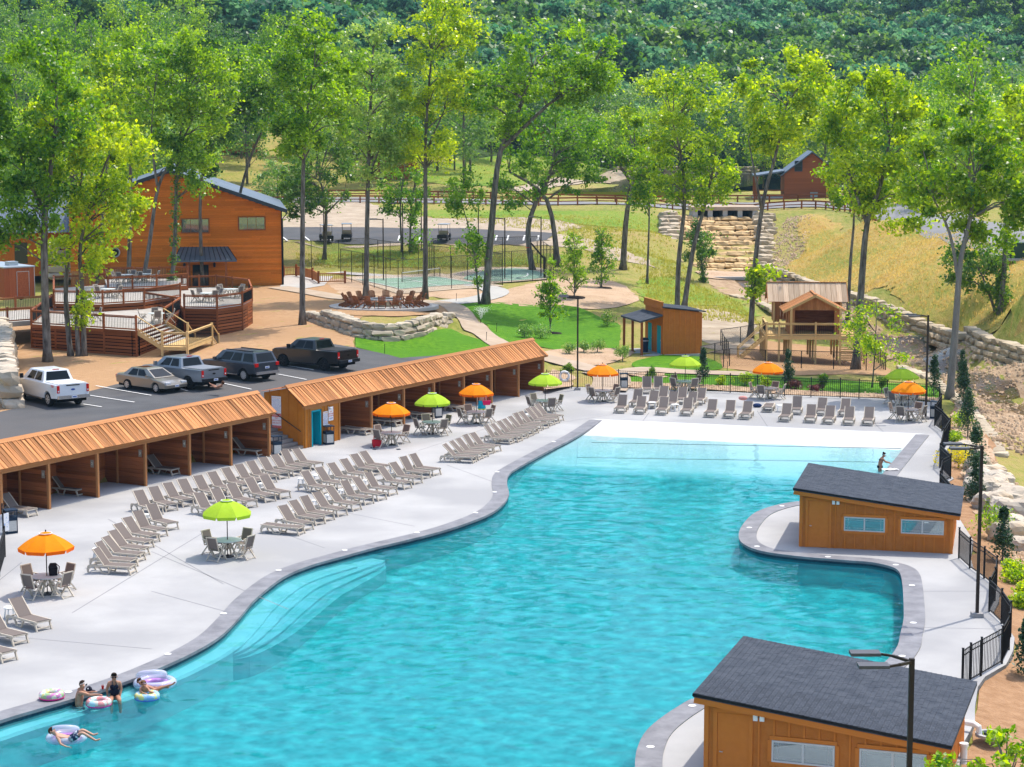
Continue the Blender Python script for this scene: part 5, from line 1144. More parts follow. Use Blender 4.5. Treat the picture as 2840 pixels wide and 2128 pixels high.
for (a, b, c, d) in ((511.5,588.5,606,646.7),(665.5,740,602,640)):
    x0, x1, z0, z1 = xl(a), xl(b), hz(d), hz(c); f = MB()
    for q in ((x0,x1,z0,z0+.09),(x0,x1,z1-.09,z1),(x0,x0+.09,z0+.09,z1-.09),(x1-.09,x1,z0+.09,z1-.09)): f.box(q[0],q[1],-.08,.0,q[2],q[3])
    wn = f.build('window', M_deckst, lodge); xs = np.linspace(x0+.09,x1-.09,4)
    for i in range(3): MB().box(xs[i]+.015,xs[i+1]-.015,-.05,-.04,z0+.09,z1-.09).build('pane', M_coated, wn)
x0, x1 = xl(541), xl(584); dr = MB().box(x0,x1,-.06,-.03,0,hz(733)).build('door', M_black, lodge)
for k in range(2): MB().box(x0+.1+k*(x1-x0)/2,x0+(k+1)*(x1-x0)/2-.1,-.075,-.062,.25,hz(733)-.12).build('pane', M_glass, dr)
xa, xb = xl(492), xl(660); zt_, zb_ = hz(684), hz(716); cn = MB().add([(xa+.6,-.02,zt_),(xb-.8,-.02,zt_),(xb,-2.6,zb_),(xa,-2.6,zb_),(xa+.6,-.02,zt_-.15),(xb-.8,-.02,zt_-.15),(xb,-2.6,zb_-.15),(xa,-2.6,zb_-.15)],[(3,2,1,0),(4,5,6,7),(0,1,5,4),(1,2,6,5),(2,3,7,6),(3,0,4,7)]).build('porch_roof', M_metalr, lodge); fixn(cn.data)
for i in range(13):
    t = i/12; piece('standing_seam', M_black, cn, Vector((xa+.6,-.02,zt_+.02)).lerp(Vector((xb-.8,-.02,zt_+.02)),t), Vector((xa,-2.6,zb_+.02)).lerp(Vector((xb,-2.6,zb_+.02)),t), .04, .05)
for px in (533,631): piece('porch_post', M_deckst, lodge, (xl(px),-2.4,0), (xl(px),-2.4,zb_-.15), .2, .2)
for px in (519,600): MB().lathe([(.0,.0),(.10,.02),(.13,.35),(.0,.48)],8,(xl(px),-.14,hz(740))).build('wall_lantern', M_bronze, lodge)
for px in (335,308):
    v = MB().lathe([(.001,-.25),(.30,-.25),(.42,-.32),(.46,-.3),(.46,0)],20,(xl(px),-.02,hz(697)),'y').build('vent_fan', M_alloy, lodge); MB().lathe([(.30,-.26),(.31,-.34),(.05,-.34),(.001,-.34)],20,(xl(px),-.02,hz(697)),'y').build('fan_hub', M_black, v)
for a, b, c, d in ((303,319,741,762),(331,347,741,762),(361,374,741,762),(391,427,739,760)):
    MB().box(xl(a),xl(b),-.3,-.02,hz(d),hz(c)).build('utility_box', mat('box_grey',(.30,.35,.38),.6), lodge)
# board fence hiding the services
fx = thing('board_fence', 'orange vertical board fence in front of the lodge utilities', 'fence', (wr.x+.4, wr.y-3.0, zl+.3), radians(8))
for i in range(58):
    x = xl(226)+i*(xl(475)-xl(226))/58; piece('board', M_trim, fx, (x,0,0), (x,0,1.75+random.random()*.02+ (.15 if i > 20 else 0)), .135, .03, (0,1,0))
# low side roofs left of the lodge
ann = thing('annex', 'long low building with blue grey roof behind the left trees', 'building', (wr.x, wr.y+6, zl+1.0), radians(8)); 
aw = MB().box(xl(-320),xl(225),0,14,0,4.4).build('wall', M_lodge, ann)
for i in range(6):
    x = xl(-250)+i*3.2; w_ = MB().box(x,x+1.2,-.05,0,1.2,3.2).build('window', M_glass, ann)
ar = MB().ext([(0,0),(1,0)],0,1) if False else MB().add([(xl(-330),-1.2,4.2),(xl(262),-1.2,4.2),(xl(262),8,7.6),(xl(-330),8,7.6),(xl(262),15,4.2),(xl(-330),15,4.2)],[(0,1,2,3),(3,2,4,5)])
ar.build('roof', M_metalr, ann)
for px in range(-310,262,11): piece('standing_seam', M_metalr, ann, (xl(px),-1.2,4.24), (xl(px),8,7.64), .05, .06)

# ------------------------------------------------------------------ dining deck with skirts, rails and stairs
def railing(o, pts, z, h=1.0, mm=None, bal=True, posts=True, gap=.14):
    mm = mm or M_deckst; jb = MB()
    for i, p in enumerate(pts):
        if posts: piece('post', mm, o, (p[0],p[1],z-.1), (p[0],p[1],z+h+.1), .14, .14)
    for a, b in zip(pts, pts[1:]):
        a = Vector((a[0],a[1],z)); b = Vector((b[0],b[1],z))
        piece('top_rail', mm, o, a+Zup*h, b+Zup*h, .14, .05); piece('bottom_rail', mm, o, a+Zup*.1, b+Zup*.1, .05, .09); piece('under_rail', mm, o, a+Zup*(h-.09), b+Zup*(h-.09), .05, .09)
        n = int((b-a).length/gap)
        for k in range(1,n): p = a.lerp(b,k/n); jb.box(p.x-.012,p.x+.012,p.y-.012,p.y+.012,z+.1,z+h-.05)
    if jb.v: x = jb.build('balusters', M_black, o); x['kind'] = 'stuff'
def skirt(o, a, b, zb, zt, n):
    a = Vector((a[0],a[1],0)); b = Vector((b[0],b[1],0)); hgt = zt-zb; L = (b-a).length; m_ = max(1,int(L/2.0))
    nn = (b-a).normalized(); out = Vector((nn.y,-nn.x,0))
    for k in range(n):
        z = zb + hgt*(k+.5)/n
        for j in range(m_):
            piece('skirt_board', M_deckst, o, a.lerp(b,j/m_)+Zup*z+nn*.06, a.lerp(b,(j+1)/m_)+Zup*z-nn*.06, .03, hgt/n*.74)
    for j in range(m_+1): piece('skirt_post', M_deckst, o, a.lerp(b,j/m_)+Zup*zb, a.lerp(b,j/m_)+Zup*zt, .14, .05, out)
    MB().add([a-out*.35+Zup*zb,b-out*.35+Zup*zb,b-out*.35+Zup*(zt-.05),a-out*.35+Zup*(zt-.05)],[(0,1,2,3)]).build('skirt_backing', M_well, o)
    piece('rim_board', M_deckst, o, a+Zup*(zt-.12)+out*.03, b+Zup*(zt-.12)+out*.03, .04, .24)
def platform(o, poly, z, th=.12):
    b = MB().prism([(p[0],p[1]) for p in poly], z-th, z); x = b.build('deck_floor', M_floor, o); fixn(x.data)
deckT = thing('dining_deck', 'stained timber dining deck on slatted skirts in front of the lodge', 'deck')
zg = P(300,994).z; z1d = zg+1.85
A_, B_, C_ = at(87,899,z1d), at(288,912,z1d), at(378,918,z1d)
Dd = at(455,893,z1d); Ed = at(500,862,z1d); Fd = at(400,845,z1d); Gd = at(150,850,z1d)
pod1 = [A_,B_,C_,Dd,Ed,Fd,Gd]; platform(deckT, pod1, z1d)
skirt(deckT, A_, B_, zg-.2, z1d, 9); skirt(deckT, B_, C_, zg-.2, z1d, 9); skirt(deckT, C_, Dd, zg-.2, z1d, 9); skirt(deckT, Dd, Ed, zg-.2, z1d, 9); skirt(deckT, Gd, A_, zg-.2, z1d, 9)
railing(deckT, [A_.lerp(Gd,.9), A_, B_.lerp(A_,.5), B_, C_], z1d); railing(deckT, [Dd, Dd.lerp(Ed,.5), Ed, Fd], z1d)
zg2 = P(602,938).z; z2d = zg2+2.1
Q = [at(511,855,z2d), at(602,857,z2d), at(672,847,z2d), at(699,833,z2d), at(690,808,z2d), at(600,797,z2d), at(505,800,z2d), at(480,825,z2d)]
platform(deckT, Q, z2d)
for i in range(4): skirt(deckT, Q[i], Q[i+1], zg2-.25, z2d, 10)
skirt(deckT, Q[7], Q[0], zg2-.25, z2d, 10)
railing(deckT, Q[:5]+[Q[4].lerp(Q[5],.5), Q[5], Q[5].lerp(Q[6],.5), Q[6]], z2d)
z3d = z1d+.55; R3 = [at(150,842,z3d), at(285,845,z3d), at(400,838,z3d), at(500,822,z3d), at(500,790,z3d), at(300,790,z3d), at(150,800,z3d)]
platform(deckT, R3, z3d)
for i in range(3): skirt(deckT, R3[i], R3[i+1], z1d-.3, z3d, 3)
railing(deckT, [R3[0], R3[0].lerp(R3[1],.5), R3[1], R3[1].lerp(R3[2],.5), R3[2], R3[3]], z3d)
R4 = [at(300,802,z3d+.3), at(435,798,z3d+.3), at(520,792,z3d+.3), at(520,772,z3d+.3), at(290,775,z3d+.3)]
platform(deckT, R4, z3d+.3)
for i in range(2): skirt(deckT, R4[i], R4[i+1], z3d-.3, z3d+.3, 3)
railing(deckT, [R4[0], R4[0].lerp(R4[1],.5), R4[1], R4[2]], z3d+.3); railing(deckT, [R4[4], R4[4].lerp(R4[3],.33), R4[4].lerp(R4[3],.66), R4[3]], z3d+.3); railing(deckT, [R3[0], R3[6], R3[6].lerp(R3[5],.5), R3[5]], z3d)
# walkway off to the left
W4 = [at(-60,900,z1d), A_.lerp(Gd,.2), A_.lerp(Gd,.9), at(-60,868,z1d)]; platform(deckT, W4, z1d, .35); railing(deckT, [W4[0], W4[0].lerp(W4[1],.5), W4[1]], z1d); railing(deckT, [W4[3], W4[3].lerp(W4[2],.5), W4[2]], z1d)
# stairs: deck edge C-D down to a landing, then down to the lot
stp = thing('deck_stairs', 'pale new timber stairs with landing in front of the dining deck', 'stairs')
mC, mD = C_.lerp(Dd,.02), C_.lerp(Dd,.98); e = (mD-mC); e.z = 0; e.normalize(); dn = Vector((e.y,-e.x,0)); zl_ = z1d-1.1; wS = (mD-mC).length
for k in range(6):
    z = z1d-.18*(k+1); s = .30*k
    piece('tread', M_floor, stp, mC+dn*(s+.15)+Zup*(z-mC.z), mD+dn*(s+.15)+Zup*(z-mD.z), .28, .04)
for q in (mC, mD):
    piece('stringer', M_pine, stp, q+Zup*-.12, q+dn*1.8+Zup*(-1.2), .05, .28); rr_ = MB(); a, b = q+Zup*1.0, q+dn*1.8+Zup*(-.08)
    piece('top_rail', M_pine, stp, a, b, .12, .05); piece('bottom_rail', M_pine, stp, a-Zup*.85, b-Zup*.85, .05, .08)
    for k in range(1,13): p = a.lerp(b,k/13); rr_.box(p.x-.012,p.x+.012,p.y-.012,p.y+.012,p.z-.85,p.z)
    x = rr_.build('balusters', M_black, stp); x['kind'] = 'stuff'
Lp = [mC+dn*1.8, mC+dn*3.6, mD+dn*3.6, mD+dn*1.8]
MB().prism([(p.x,p.y) for p in Lp], zl_-.25, zl_).build('landing', M_pine, stp)
railing(stp, [Lp[0],Lp[1],Lp[2]], zl_, 1.0, M_pine)
for p in Lp: piece('post', M_pine, stp, (p.x,p.y,zg-.3), (p.x,p.y,zl_+1.1), .16, .16)
for k in range(5):
    z = zl_-.17*(k+1); a = Lp[2]+e*(.3*k+.15); b = Lp[3]+e*(.3*k+.15); piece('tread', M_pine, stp, (a.x,a.y,z), (b.x,b.y,z), .28, .04)
for q in (Lp[2], Lp[3]):
    a = Vector((q.x,q.y,zl_+1.0)); b = a+e*1.7-Zup*.95; piece('top_rail', M_pine, stp, a, b, .1, .05); piece('bottom_rail', M_pine, stp, a-Zup*.85, b-Zup*.85, .05, .07); piece('post', M_pine, stp, b-Zup*1.1, b+Zup*.1, .14, .14); rr_ = MB()
    for k in range(1,11): p = a.lerp(b,k/11); rr_.box(p.x-.012,p.x+.012,p.y-.012,p.y+.012,p.z-.85,p.z)
    x = rr_.build('balusters', M_black, stp); x['kind'] = 'stuff'
# tables and chairs on the deck
TB = dtable()
for i, (x, y, z, l) in enumerate([(434,896,z1d,'on the deck at the head of the stairs'),(232,893,z1d,'on the lower deck left of the stairs'),(575,838,z2d,'on the right hand deck pod, left one'),(640,826,z2d,'on the right hand deck pod, right one'),(300,826,z3d,'on the middle deck level'),(350,785,z3d+.3,'on the rear deck level, left one'),(400,783,z3d+.3,'on the rear deck level, right one')]):
    p = at(x,y,z); dup(TB, p, .3*i, 'round table ' + l, 'tables on the dining deck')
    for k in range(4):
        an = .25 + .2*i + k*pi/2; q_ = p+Vector((cos(an)*.95,sin(an)*.95,0)); dup(CH, q_, an+pi, ('right','far','left','near')[k]+' chair of the round table ' + l, 'chairs on the dining deck')
rm(TB); rm(CH)
# food trailer
tp = at(0,812,z1d+.1); tl = thing('food_trailer', 'reddish wood clad food trailer with steel roof at the left edge', 'trailer', at(97,838,z1d-.1), radians(128))
M_clad = mat('red_cedar_clad', (.30,.075,.028), .5, (.42,.13,.05), 1.0, 5, stretch=(1.5,8,8), rnd=.1)
Lt, Wt, Ht = 6.2, 2.6, 2.55
MB().box(0,Lt,0,Wt,.45,Ht+.3).build('body', mat('clad_core',(.30,.08,.03),.5), tl)
for i in range(26):
    x = i*Lt/26; piece('cladding_board', M_clad, tl, (x+.12,-.01,.47), (x+.12,-.01,Ht+.28), Lt/26-.01, .02, (0,1,0))
for i in range(12): piece('cladding_board', M_clad, tl, (-.01,i*Wt/12+.11,.47), (-.01,i*Wt/12+.11,Ht+.28), Wt/12-.01, .02, (1,0,0))
MB().box(-.08,Lt+.08,-.08,Wt+.08,Ht+.3,Ht+.4).build('roof', mat('steel_roof',(.42,.47,.52),.35,metal=.5), tl)
MB().box(1.2,2.0,.8,1.6,Ht+.4,Ht+.72).build('roof_unit', mat('steel_roof',(.42,.47,.52),.35), tl)
for x in (1.2,2.9):
    w_ = MB().box(x,x+1.3,-.06,-.022,1.35,2.45).build('serving_hatch', M_clad, tl); MB().box(x,x+1.3,-.35,-.03,1.22,1.27).build('shelf', M_alloy, w_)
    for q in ((x-.04,x+1.34,1.31,1.35),(x-.04,x+1.34,2.45,2.49),(x-.04,x,1.35,2.45),(x+1.3,x+1.34,1.35,2.45)): MB().box(q[0],q[1],-.07,-.02,q[2],q[3]).build('hatch_frame', M_alloy, w_)
d_ = MB().box(-.05,-.022,.5,1.5,.55,2.5).build('door', M_clad, tl); 
for q in ((.46,.5,.55,2.5),(1.5,1.54,.55,2.5),(.46,1.54,2.5,2.54)): MB().box(-.06,-.02,q[0],q[1],q[2],q[3]).build('door_frame', M_alloy, d_)
for x in (2.6,3.5): wheel(tl, x, -.0, .36, .22, M_alloy, 6)
MB().box(2.1,4.0,-.14,-.02,.62,.9).build('fender', M_alloy, tl); MB().box(-.03,.02,-.03,.02,.45,Ht+.3).build('corner_trim', M_alloy, tl)
# ------------------------------------------------------------------ stones
def stonemesh(seed, m):
    rg = np.random.default_rng(seed); bm = bmesh.new(); bmesh.ops.create_cube(bm, size=1.0); bmesh.ops.subdivide_edges(bm, edges=bm.edges[:], cuts=1, use_grid_fill=True)
    for v in bm.verts:
        d = sum(1 for c in v.co if abs(abs(c)-.5) < .01)
        v.co *= {3:.82,2:.96,1:1.06}[d] if d else 1; v.co += Vector(rg.normal(0,.045,3))
    me = bpy.data.meshes.new('stone'); bm.to_mesh(me); bm.free(); me.materials.append(m); me.polygons.foreach_set('use_smooth', [False]*len(me.polygons)); return me
ST_W = [stonemesh(i, M_stone) for i in range(7)]; ST_G = [stonemesh(20+i, M_gold) for i in range(7)]; ST_C = [stonemesh(40+i, M_cream) for i in range(7)]; ST_B = [stonemesh(60+i, M_rock) for i in range(7)]
def stone(pool, parent, p, sx, sy, sz, rz, name='stone'):
    return link(name, random.choice(pool), parent, Matrix.Translation(p) @ Matrix.Rotation(rz+random.uniform(-.12,.12),4,'Z') @ Matrix.Rotation(random.uniform(-.06,.06),4,'X') @ Matrix.Diagonal((sx,sy,sz,1)))
def stonewall(label, pts, courses, hh, pool, ln=(.7,1.5), dep=.8, batter=.12, name='stone_wall', top=None):
    o = thing(name, label, 'stone wall'); L = [0]
    for a, b in zip(pts, pts[1:]): L.append(L[-1]+(b-a).length)
    def pos(s):
        for i in range(len(pts)-1):
            if s <= L[i+1] or i == len(pts)-2:
                t = (s-L[i])/(L[i+1]-L[i]+1e-9); d = (pts[i+1]-pts[i]); return pts[i].lerp(pts[i+1],t), atan2(d.y,d.x)
    for c in range(courses):
        s = -random.random()*.5
        while s < L[-1]:
            w_ = random.uniform(*ln); 
            p, a = pos(max(0,min(L[-1],s+w_/2))); nn = Vector((-sin(a),cos(a),0)); h_ = hh*random.uniform(.88,1.08)
            tz = c*hh + hh/2
            if top is None or tz < top((s+w_/2)/L[-1]):
                stone(pool, o, p+nn*(batter*c+random.uniform(-.05,.05))+Zup*tz, w_*1.0, dep*random.uniform(.8,1.1), h_*1.06, a)
            s += w_*.96
    return o
# fire pit terrace: stone retaining wall, ring, chairs
fpc = P(1065,852); fz = fpc.z+.14
pav = MB().prism([(4.6*cos(a),3.9*sin(a)) for a in np.linspace(0,2*pi,48)[:-1]], -.25, .0); po = pav.build('fire_pit_patio', M_walk); po.location = (fpc.x,fpc.y,fz); tag(po, 'round pale concrete fire pit patio', kind='structure')
wp = [P(*q) for q in [(852,888),(905,905),(962,924),(1010,937),(1075,944),(1130,938),(1180,924),(1225,908),(1250,890)]]
wp = [Vector((p.x,p.y,H(p.x,p.y))) for p in wp]; base = min(p.z for p in wp)
wp2 = [Vector((p.x,p.y,min(p.z, P(1065,945).z+.05 if i in (3,4,5) else p.z)-.15)) for i, p in enumerate(wp)]
stonewall('stacked limestone wall holding up the fire pit terrace', smooth(wp2,3), 4, .44, ST_W, (.8,1.6), .9, .16, top=lambda t: 1.45 if .12 < t < .93 else .8)
drape('gravel_bed', [(fpc.x+6.6*cos(a),fpc.y-.6+6.4*sin(a)) for a in np.linspace(0,2*pi,40)[:-1]], M_mulch, .075, 1.0)
ring = thing('fire_pit', 'round stone fire pit ringed by brown chairs', 'fire pit', (fpc.x,fpc.y,fz))
for c in range(2):
    for k in range(16): a = 2*pi*k/16+c*.2; stone(ST_C, ring, Vector((1.25*cos(a),1.25*sin(a),.14+.24*c)), .50, .36, .26, a+pi/2)
MB().lathe([(1.1,.05),(.9,.12),(0,.14)], 20).build('ash_bed', mat('ash',(.08,.075,.07),.9), ring); MB().lathe([(1.05,.50),(1.45,.52),(1.45,.58),(1.05,.58),(1.05,.50)], 24).build('cap_ring', M_concr, ring)
M_adir = mat('adirondack_stain', (.22,.075,.030), .5, (.30,.12,.05), 1, 4, rnd=.22, stretch=(1.5,6,6))
def adirondack():
    o = thing('adirondack_chair', 'x', 'chair')
    for k in range(6):
        y = (k-2.5)*.095; hh = .98+.07*cos((k-2.5)*.55); piece('back_slat', M_adir, o, (-.12,y,.28), (-.50,y*1.12,hh), .082, .022, (1,0,.4))
    for k in range(5): piece('seat_slat', M_adir, o, (-.10+k*.125,-.27,.30+k*.028), (-.10+k*.125,.27,.30+k*.028), .105, .022)
    for s in (-1,1):
        piece('armrest', M_adir, o, (-.42,s*.36,.56), (.46,s*.36,.58), .14, .025); piece('leg', M_adir, o, (.38,s*.30,0), (.38,s*.30,.57), .04, .10); piece('leg', M_adir, o, (-.72,s*.27,.04), (.42,s*.27,.42), .03, .12)
    piece('back_brace', M_adir, o, (-.36,-.3,.55), (-.36,.3,.55), .05, .08)
    return o
AD = adirondack()
adl = ['nearest the stone wall, centre front','just right of centre front','second right of centre front','front right with pale seat','right side, lower one','right side, end one','right side, rear one','rear right, turned inward','rear, second from the right','rear, third from the right','rear, just right of the trunk','rear, just left of the trunk','rear left, turned inward','left side, rear one','left side, end one','left side, lower one','front left of the ring','just left of centre front']
for k in range(18):
    a = -pi/2 + 2*pi*k/18; p = Vector((fpc.x+3.1*cos(a), fpc.y+2.7*sin(a), fz)); dup(AD, p, a+pi+random.uniform(-.12,.12), 'brown slatted chair at the fire pit, ' + adl[k], 'chairs round the fire pit')
rm(AD)

# ------------------------------------------------------------------ changing hut with teal doors
hp = P(1838,985); hut = thing('changing_hut', 'brown hut with two teal doors and shed roof on the lawn', 'hut', hp, radians(14)); SMh = pxm(hp)
W2, D2, hF, hB = 3.1, 4.4, 3.55, 2.6
fixn(MB().add([(0,0,0),(W2+.0,0,0),(W2,D2,0),(0,D2,0),(0,0,hF),(W2,0,hB+.55),(W2,D2,hB+.55),(0,D2,hF)],[(3,2,1,0),(4,5,6,7),(0,1,5,4),(1,2,6,5),(2,3,7,6),(3,0,4,7)]).build('wall', M_brown, hut).data)
for k in range(8): piece('batten', M_brown2, hut, (.05+k*.43,-.012,0), (.05+k*.43,-.012,hF-.02-(hF-hB-.55)*(.05+k*.43)/W2), .05, .025, (0,1,0))
fixn(MB().add([(-.1,-.2,hF+.05),(W2+.25,-.2,hB+.58),(W2+.25,D2+.2,hB+.58),(-.1,D2+.2,hF+.05),(-.1,-.2,hF+.13),(W2+.25,-.2,hB+.66),(W2+.25,D2+.2,hB+.66),(-.1,D2+.2,hF+.13)],[(3,2,1,0),(4,5,6,7),(0,1,5,4),(1,2,6,5),(2,3,7,6),(3,0,4,7)]).build('roof', M_shing, hut).data)
MB().box(-.12,.0,-.05,D2,hF-.1,hF+.42).build('parapet', M_brown, hut); piece('parapet_cap', M_oct, hut, (-.06,-.1,hF+.44), (-.06,D2+.05,hF+.44), .2, .05)
for y in (.35,2.6):
    d = MB().box(-.03,-.002,y,y+1.0,.05,2.15).build('door', M_teal, hut); MB().box(-.05,-.031,y+.08,y+.14,1.0,1.1).build('handle', M_alloy, d)
    for q in ((y-.08,y,0,2.2),(y+1.0,y+1.08,0,2.2),(y-.08,y+1.08,2.2,2.3)): MB().box(-.04,-.002,q[0],q[1],q[2],q[3]).build('door_trim', M_brown2, hut)
fixn(MB().add([(-.13,-.3,2.95),(-1.9,-.3,2.5),(-1.9,D2+.2,2.5),(-.13,D2+.2,2.95),(-.13,-.3,3.08),(-1.9,-.3,2.63),(-1.9,D2+.2,2.63),(-.13,D2+.2,3.08)],[(3,2,1,0),(4,5,6,7),(0,1,5,4),(1,2,6,5),(2,3,7,6),(3,0,4,7)]).build('porch_roof', M_shing, hut).data)
for y in (-.1,D2*.5,D2): piece('porch_post', M_deckst, hut, (-1.7,y,0), (-1.7,y,2.52), .16, .16)
MB().box(-2.0,W2+.1,-.3,D2+.2,-.2,.04).build('floor_slab', M_concr, hut)
hb = thing('waste_can', 'navy waste can under the changing hut porch', 'bin', P(1787,977), .2); MB().lathe([(0,0),(.28,0),(.32,.95),(.33,.98),(.27,1.1),(0,1.12)], 14).build('can_body', M_navy, hb); MB().lathe([(.33,.84),(.345,.86),(.345,.93),(.33,.95)], 14).build('band', mat('band_grey',(.35,.35,.38),.6), hb)

# ------------------------------------------------------------------ timber playhouse on posts
pp = P(2125,1002); SMp = pxm(pp); ph = thing('playhouse', 'raised timber playhouse with two gabled huts and a railed platform', 'playhouse', pp, radians(-3)); S_ = 33.0
z0 = 1.95; X0, X1, Y1 = 0.0, 7.4, 6.5
for i in range(24): piece('floor_board', M_pine, ph, (X0-.1,.0+i*Y1/24+.12,z0-.02), (X1+.1,i*Y1/24+.12,z0-.02), Y1/24-.012, .04)
for a, b in (((X0,0),(X1,0)),((X0,Y1),(X1,Y1)),((X0,0),(X0,Y1)),((X1,0),(X1,Y1))): piece('rim_joist', M_pine, ph, (a[0],a[1],z0-.16), (b[0],b[1],z0-.16), .06, .26)
for x in (0,.95,1.85,3.7,5.55,X1):
    for y in (0,2.2,4.4,Y1):
        if not (x == .95 and y > 0): piece('post', M_pine, ph, (x,y,-.2), (x,y,z0-.05 if (x not in (1.85,5.55) or y > 4) else z0+2.1), .15, .15)
railing(ph, [(0,Y1*.6),(0,0),(.95,0),(3.7,0),(X1,0),(X1,2.2),(X1,4.4),(X1,Y1)], z0, .95, M_pine)
def gable(o, x0, x1, y0, y1, zb, he, hr, axis, mroof, ovh=.45, boards=16, openf=True):
    # walls of vertical boards, open front
    n = int((y1-y0)/.22)
    for k in range(n): 
        y = y0+(k+.5)*(y1-y0)/n
        if not (axis == 'y' and .3 < (k+.5)/n < .55): piece('wall_board', M_trim, o, (x0,y,zb), (x0,y,zb+he), (y1-y0)/n-.012, .03, (1,0,0)); piece('wall_board', M_trim, o, (x1,y,zb), (x1,y,zb+he), (y1-y0)/n-.012, .03, (1,0,0))
        else:
            for x in (x0,x1): piece('wall_board', M_trim, o, (x,y,zb), (x,y,zb+.8), (y1-y0)/n-.012, .03, (1,0,0)); piece('wall_board', M_trim, o, (x,y,zb+1.6), (x,y,zb+he), (y1-y0)/n-.012, .03, (1,0,0))
    n = int((x1-x0)/.22); xm = (x0+x1)/2
    for k in range(n):
        x = x0+(k+.5)*(x1-x0)/n; top = he+(hr-he)*(1-abs(x-xm)/((x1-x0)/2)) if axis == 'y' else he
        piece('wall_board', M_trim, o, (x,y1,zb), (x,y1,zb+top-.02), (x1-x0)/n-.012, .03, (0,1,0))
        edge = k < 2 or k >= n-2
        piece('wall_board', M_trim, o, (x,y0,zb if edge else zb+he-.15), (x,y0,zb+top-.02), (x1-x0)/n-.012, .03, (0,1,0))
    if axis == 'y':
        for s in (-1,1):
            e = xm+s*((x1-x0)/2+ovh); ze_ = zb+he-ovh*(hr-he)/((x1-x0)/2)
            for k in range(boards):
                ya = y0-.5+(y1-y0+1.0)*(k+.5)/boards; piece('roof_board', mroof, o, (xm,ya,zb+hr+.06), (e,ya,ze_+.06), (y1-y0+1.0)/boards-.012, .03, (s*.4,0,1))
            piece('barge_board', M_pine, o, (xm,y0-.52,zb+hr-.02), (e,y0-.52,ze_-.02), .04, .18)
            piece('barge_board', M_pine, o, (xm,y1+.52,zb+hr-.02), (e,y1+.52,ze_-.02), .04, .18)
        piece('ridge_cap', M_trim, o, (xm,y0-.52,zb+hr+.1), (xm,y1+.52,zb+hr+.1), .2, .04)
    else:
        ym = (y0+y1)/2
        for s in (-1,1):
            e = ym+s*((y1-y0)/2+ovh); ze_ = zb+he-ovh*(hr-he)/((y1-y0)/2)
            for k in range(boards):
                xa = x0-.5+(x1-x0+1.0)*(k+.5)/boards; piece('roof_board', mroof, o, (xa,ym,zb+hr+.06), (xa,e,ze_+.06), (x1-x0+1.0)/boards-.02, .03, (0,s*.4,1))
            for x in (x0-.52,x1+.52): piece('barge_board', M_trim, o, (x,ym,zb+hr-.02), (x,e,ze_-.02), .04, .18)
        piece('ridge_cap', M_trim, o, (x0-.52,ym,zb+hr+.1), (x1+.52,ym,zb+hr+.1), .2, .04)
M_roofg = mat('weathered_boards', (.42,.29,.19), .7, (.56,.43,.31), 1, 5, rnd=.25, stretch=(1.5,6,6))
gable(ph, 1.75, 5.65, 1.1, 4.0, z0, 2.0, 3.0, 'y', M_cedar, .5, 26)
for x in (1.85,5.55): piece('front_post', M_pine, ph, (x,.1,z0), (x,.1,z0+1.85), .16, .16)
gable(ph, .9, 6.1, 5.2, 7.4, z0+.55, 2.0, 2.95, 'x', M_roofg, .5, 15)
for x in (.9,6.1): piece('front_post', M_pine, ph, (x,5.0,z0), (x,5.0,z0+2.1), .14, .14)
for k in range(9): piece('tread', M_pine, ph, (-.15-k*.22,.3,z0-.2*(k+1)), (-.15-k*.22,1.3,z0-.2*(k+1)), .22, .04)
for y in (.28,1.32): piece('stringer', M_pine, ph, (-.05,y,z0-.1), (-2.1,y,.0), .06, .22); piece('stair_rail', M_pine, ph, (-.05,y,z0+.9), (-2.1,y,.95), .08, .07); piece('stair_post', M_pine, ph, (-2.1,y,-.1), (-2.1,y,1.0), .1, .1)
for k in range(11): piece('slat', M_pine, ph, (5.6,-.08,.12+k*.165), (X1+.05,-.08,.12+k*.165), .04, .095)
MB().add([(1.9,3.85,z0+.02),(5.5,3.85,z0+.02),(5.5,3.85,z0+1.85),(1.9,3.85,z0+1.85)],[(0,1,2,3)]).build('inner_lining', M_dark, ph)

# ------------------------------------------------------------------ chain link fences
def meshmat():
    m = bpy.data.materials.new('chain_link'); m.use_nodes = True; t = m.node_tree; L = t.links.new; p = t.nodes['Principled BSDF']; p.inputs['Base Color'].default_value = (.02,.022,.022,1)
    tr = _n(t, 'ShaderNodeBsdfTransparent'); ms = _n(t, 'ShaderNodeMixShader'); tc = _n(t, 'ShaderNodeTexCoord'); sep = _n(t, 'ShaderNodeSeparateXYZ'); L(tc.outputs['UV'], sep.inputs[0])
    def wave(op):
        a = _n(t, 'ShaderNodeMath', operation=op); L(sep.outputs[0], a.inputs[0]); L(sep.outputs[1], a.inputs[1]); f = _n(t, 'ShaderNodeMath', operation='FRACT'); L(a.outputs[0], f.inputs[0])
        l = _n(t, 'ShaderNodeMath', operation='LESS_THAN'); l.inputs[1].default_value = .13; L(f.outputs[0], l.inputs[0]); return l
    mx = _n(t, 'ShaderNodeMath', operation='MAXIMUM'); L(wave('ADD').outputs[0], mx.inputs[0]); L(wave('SUBTRACT').outputs[0], mx.inputs[1])
    L(mx.outputs[0], ms.inputs[0]); L(tr.outputs[0], ms.inputs[1]); L(p.outputs[0], ms.inputs[2]); L(ms.outputs[0], t.nodes['Material Output'].inputs[0]); return m
M_link = meshmat()
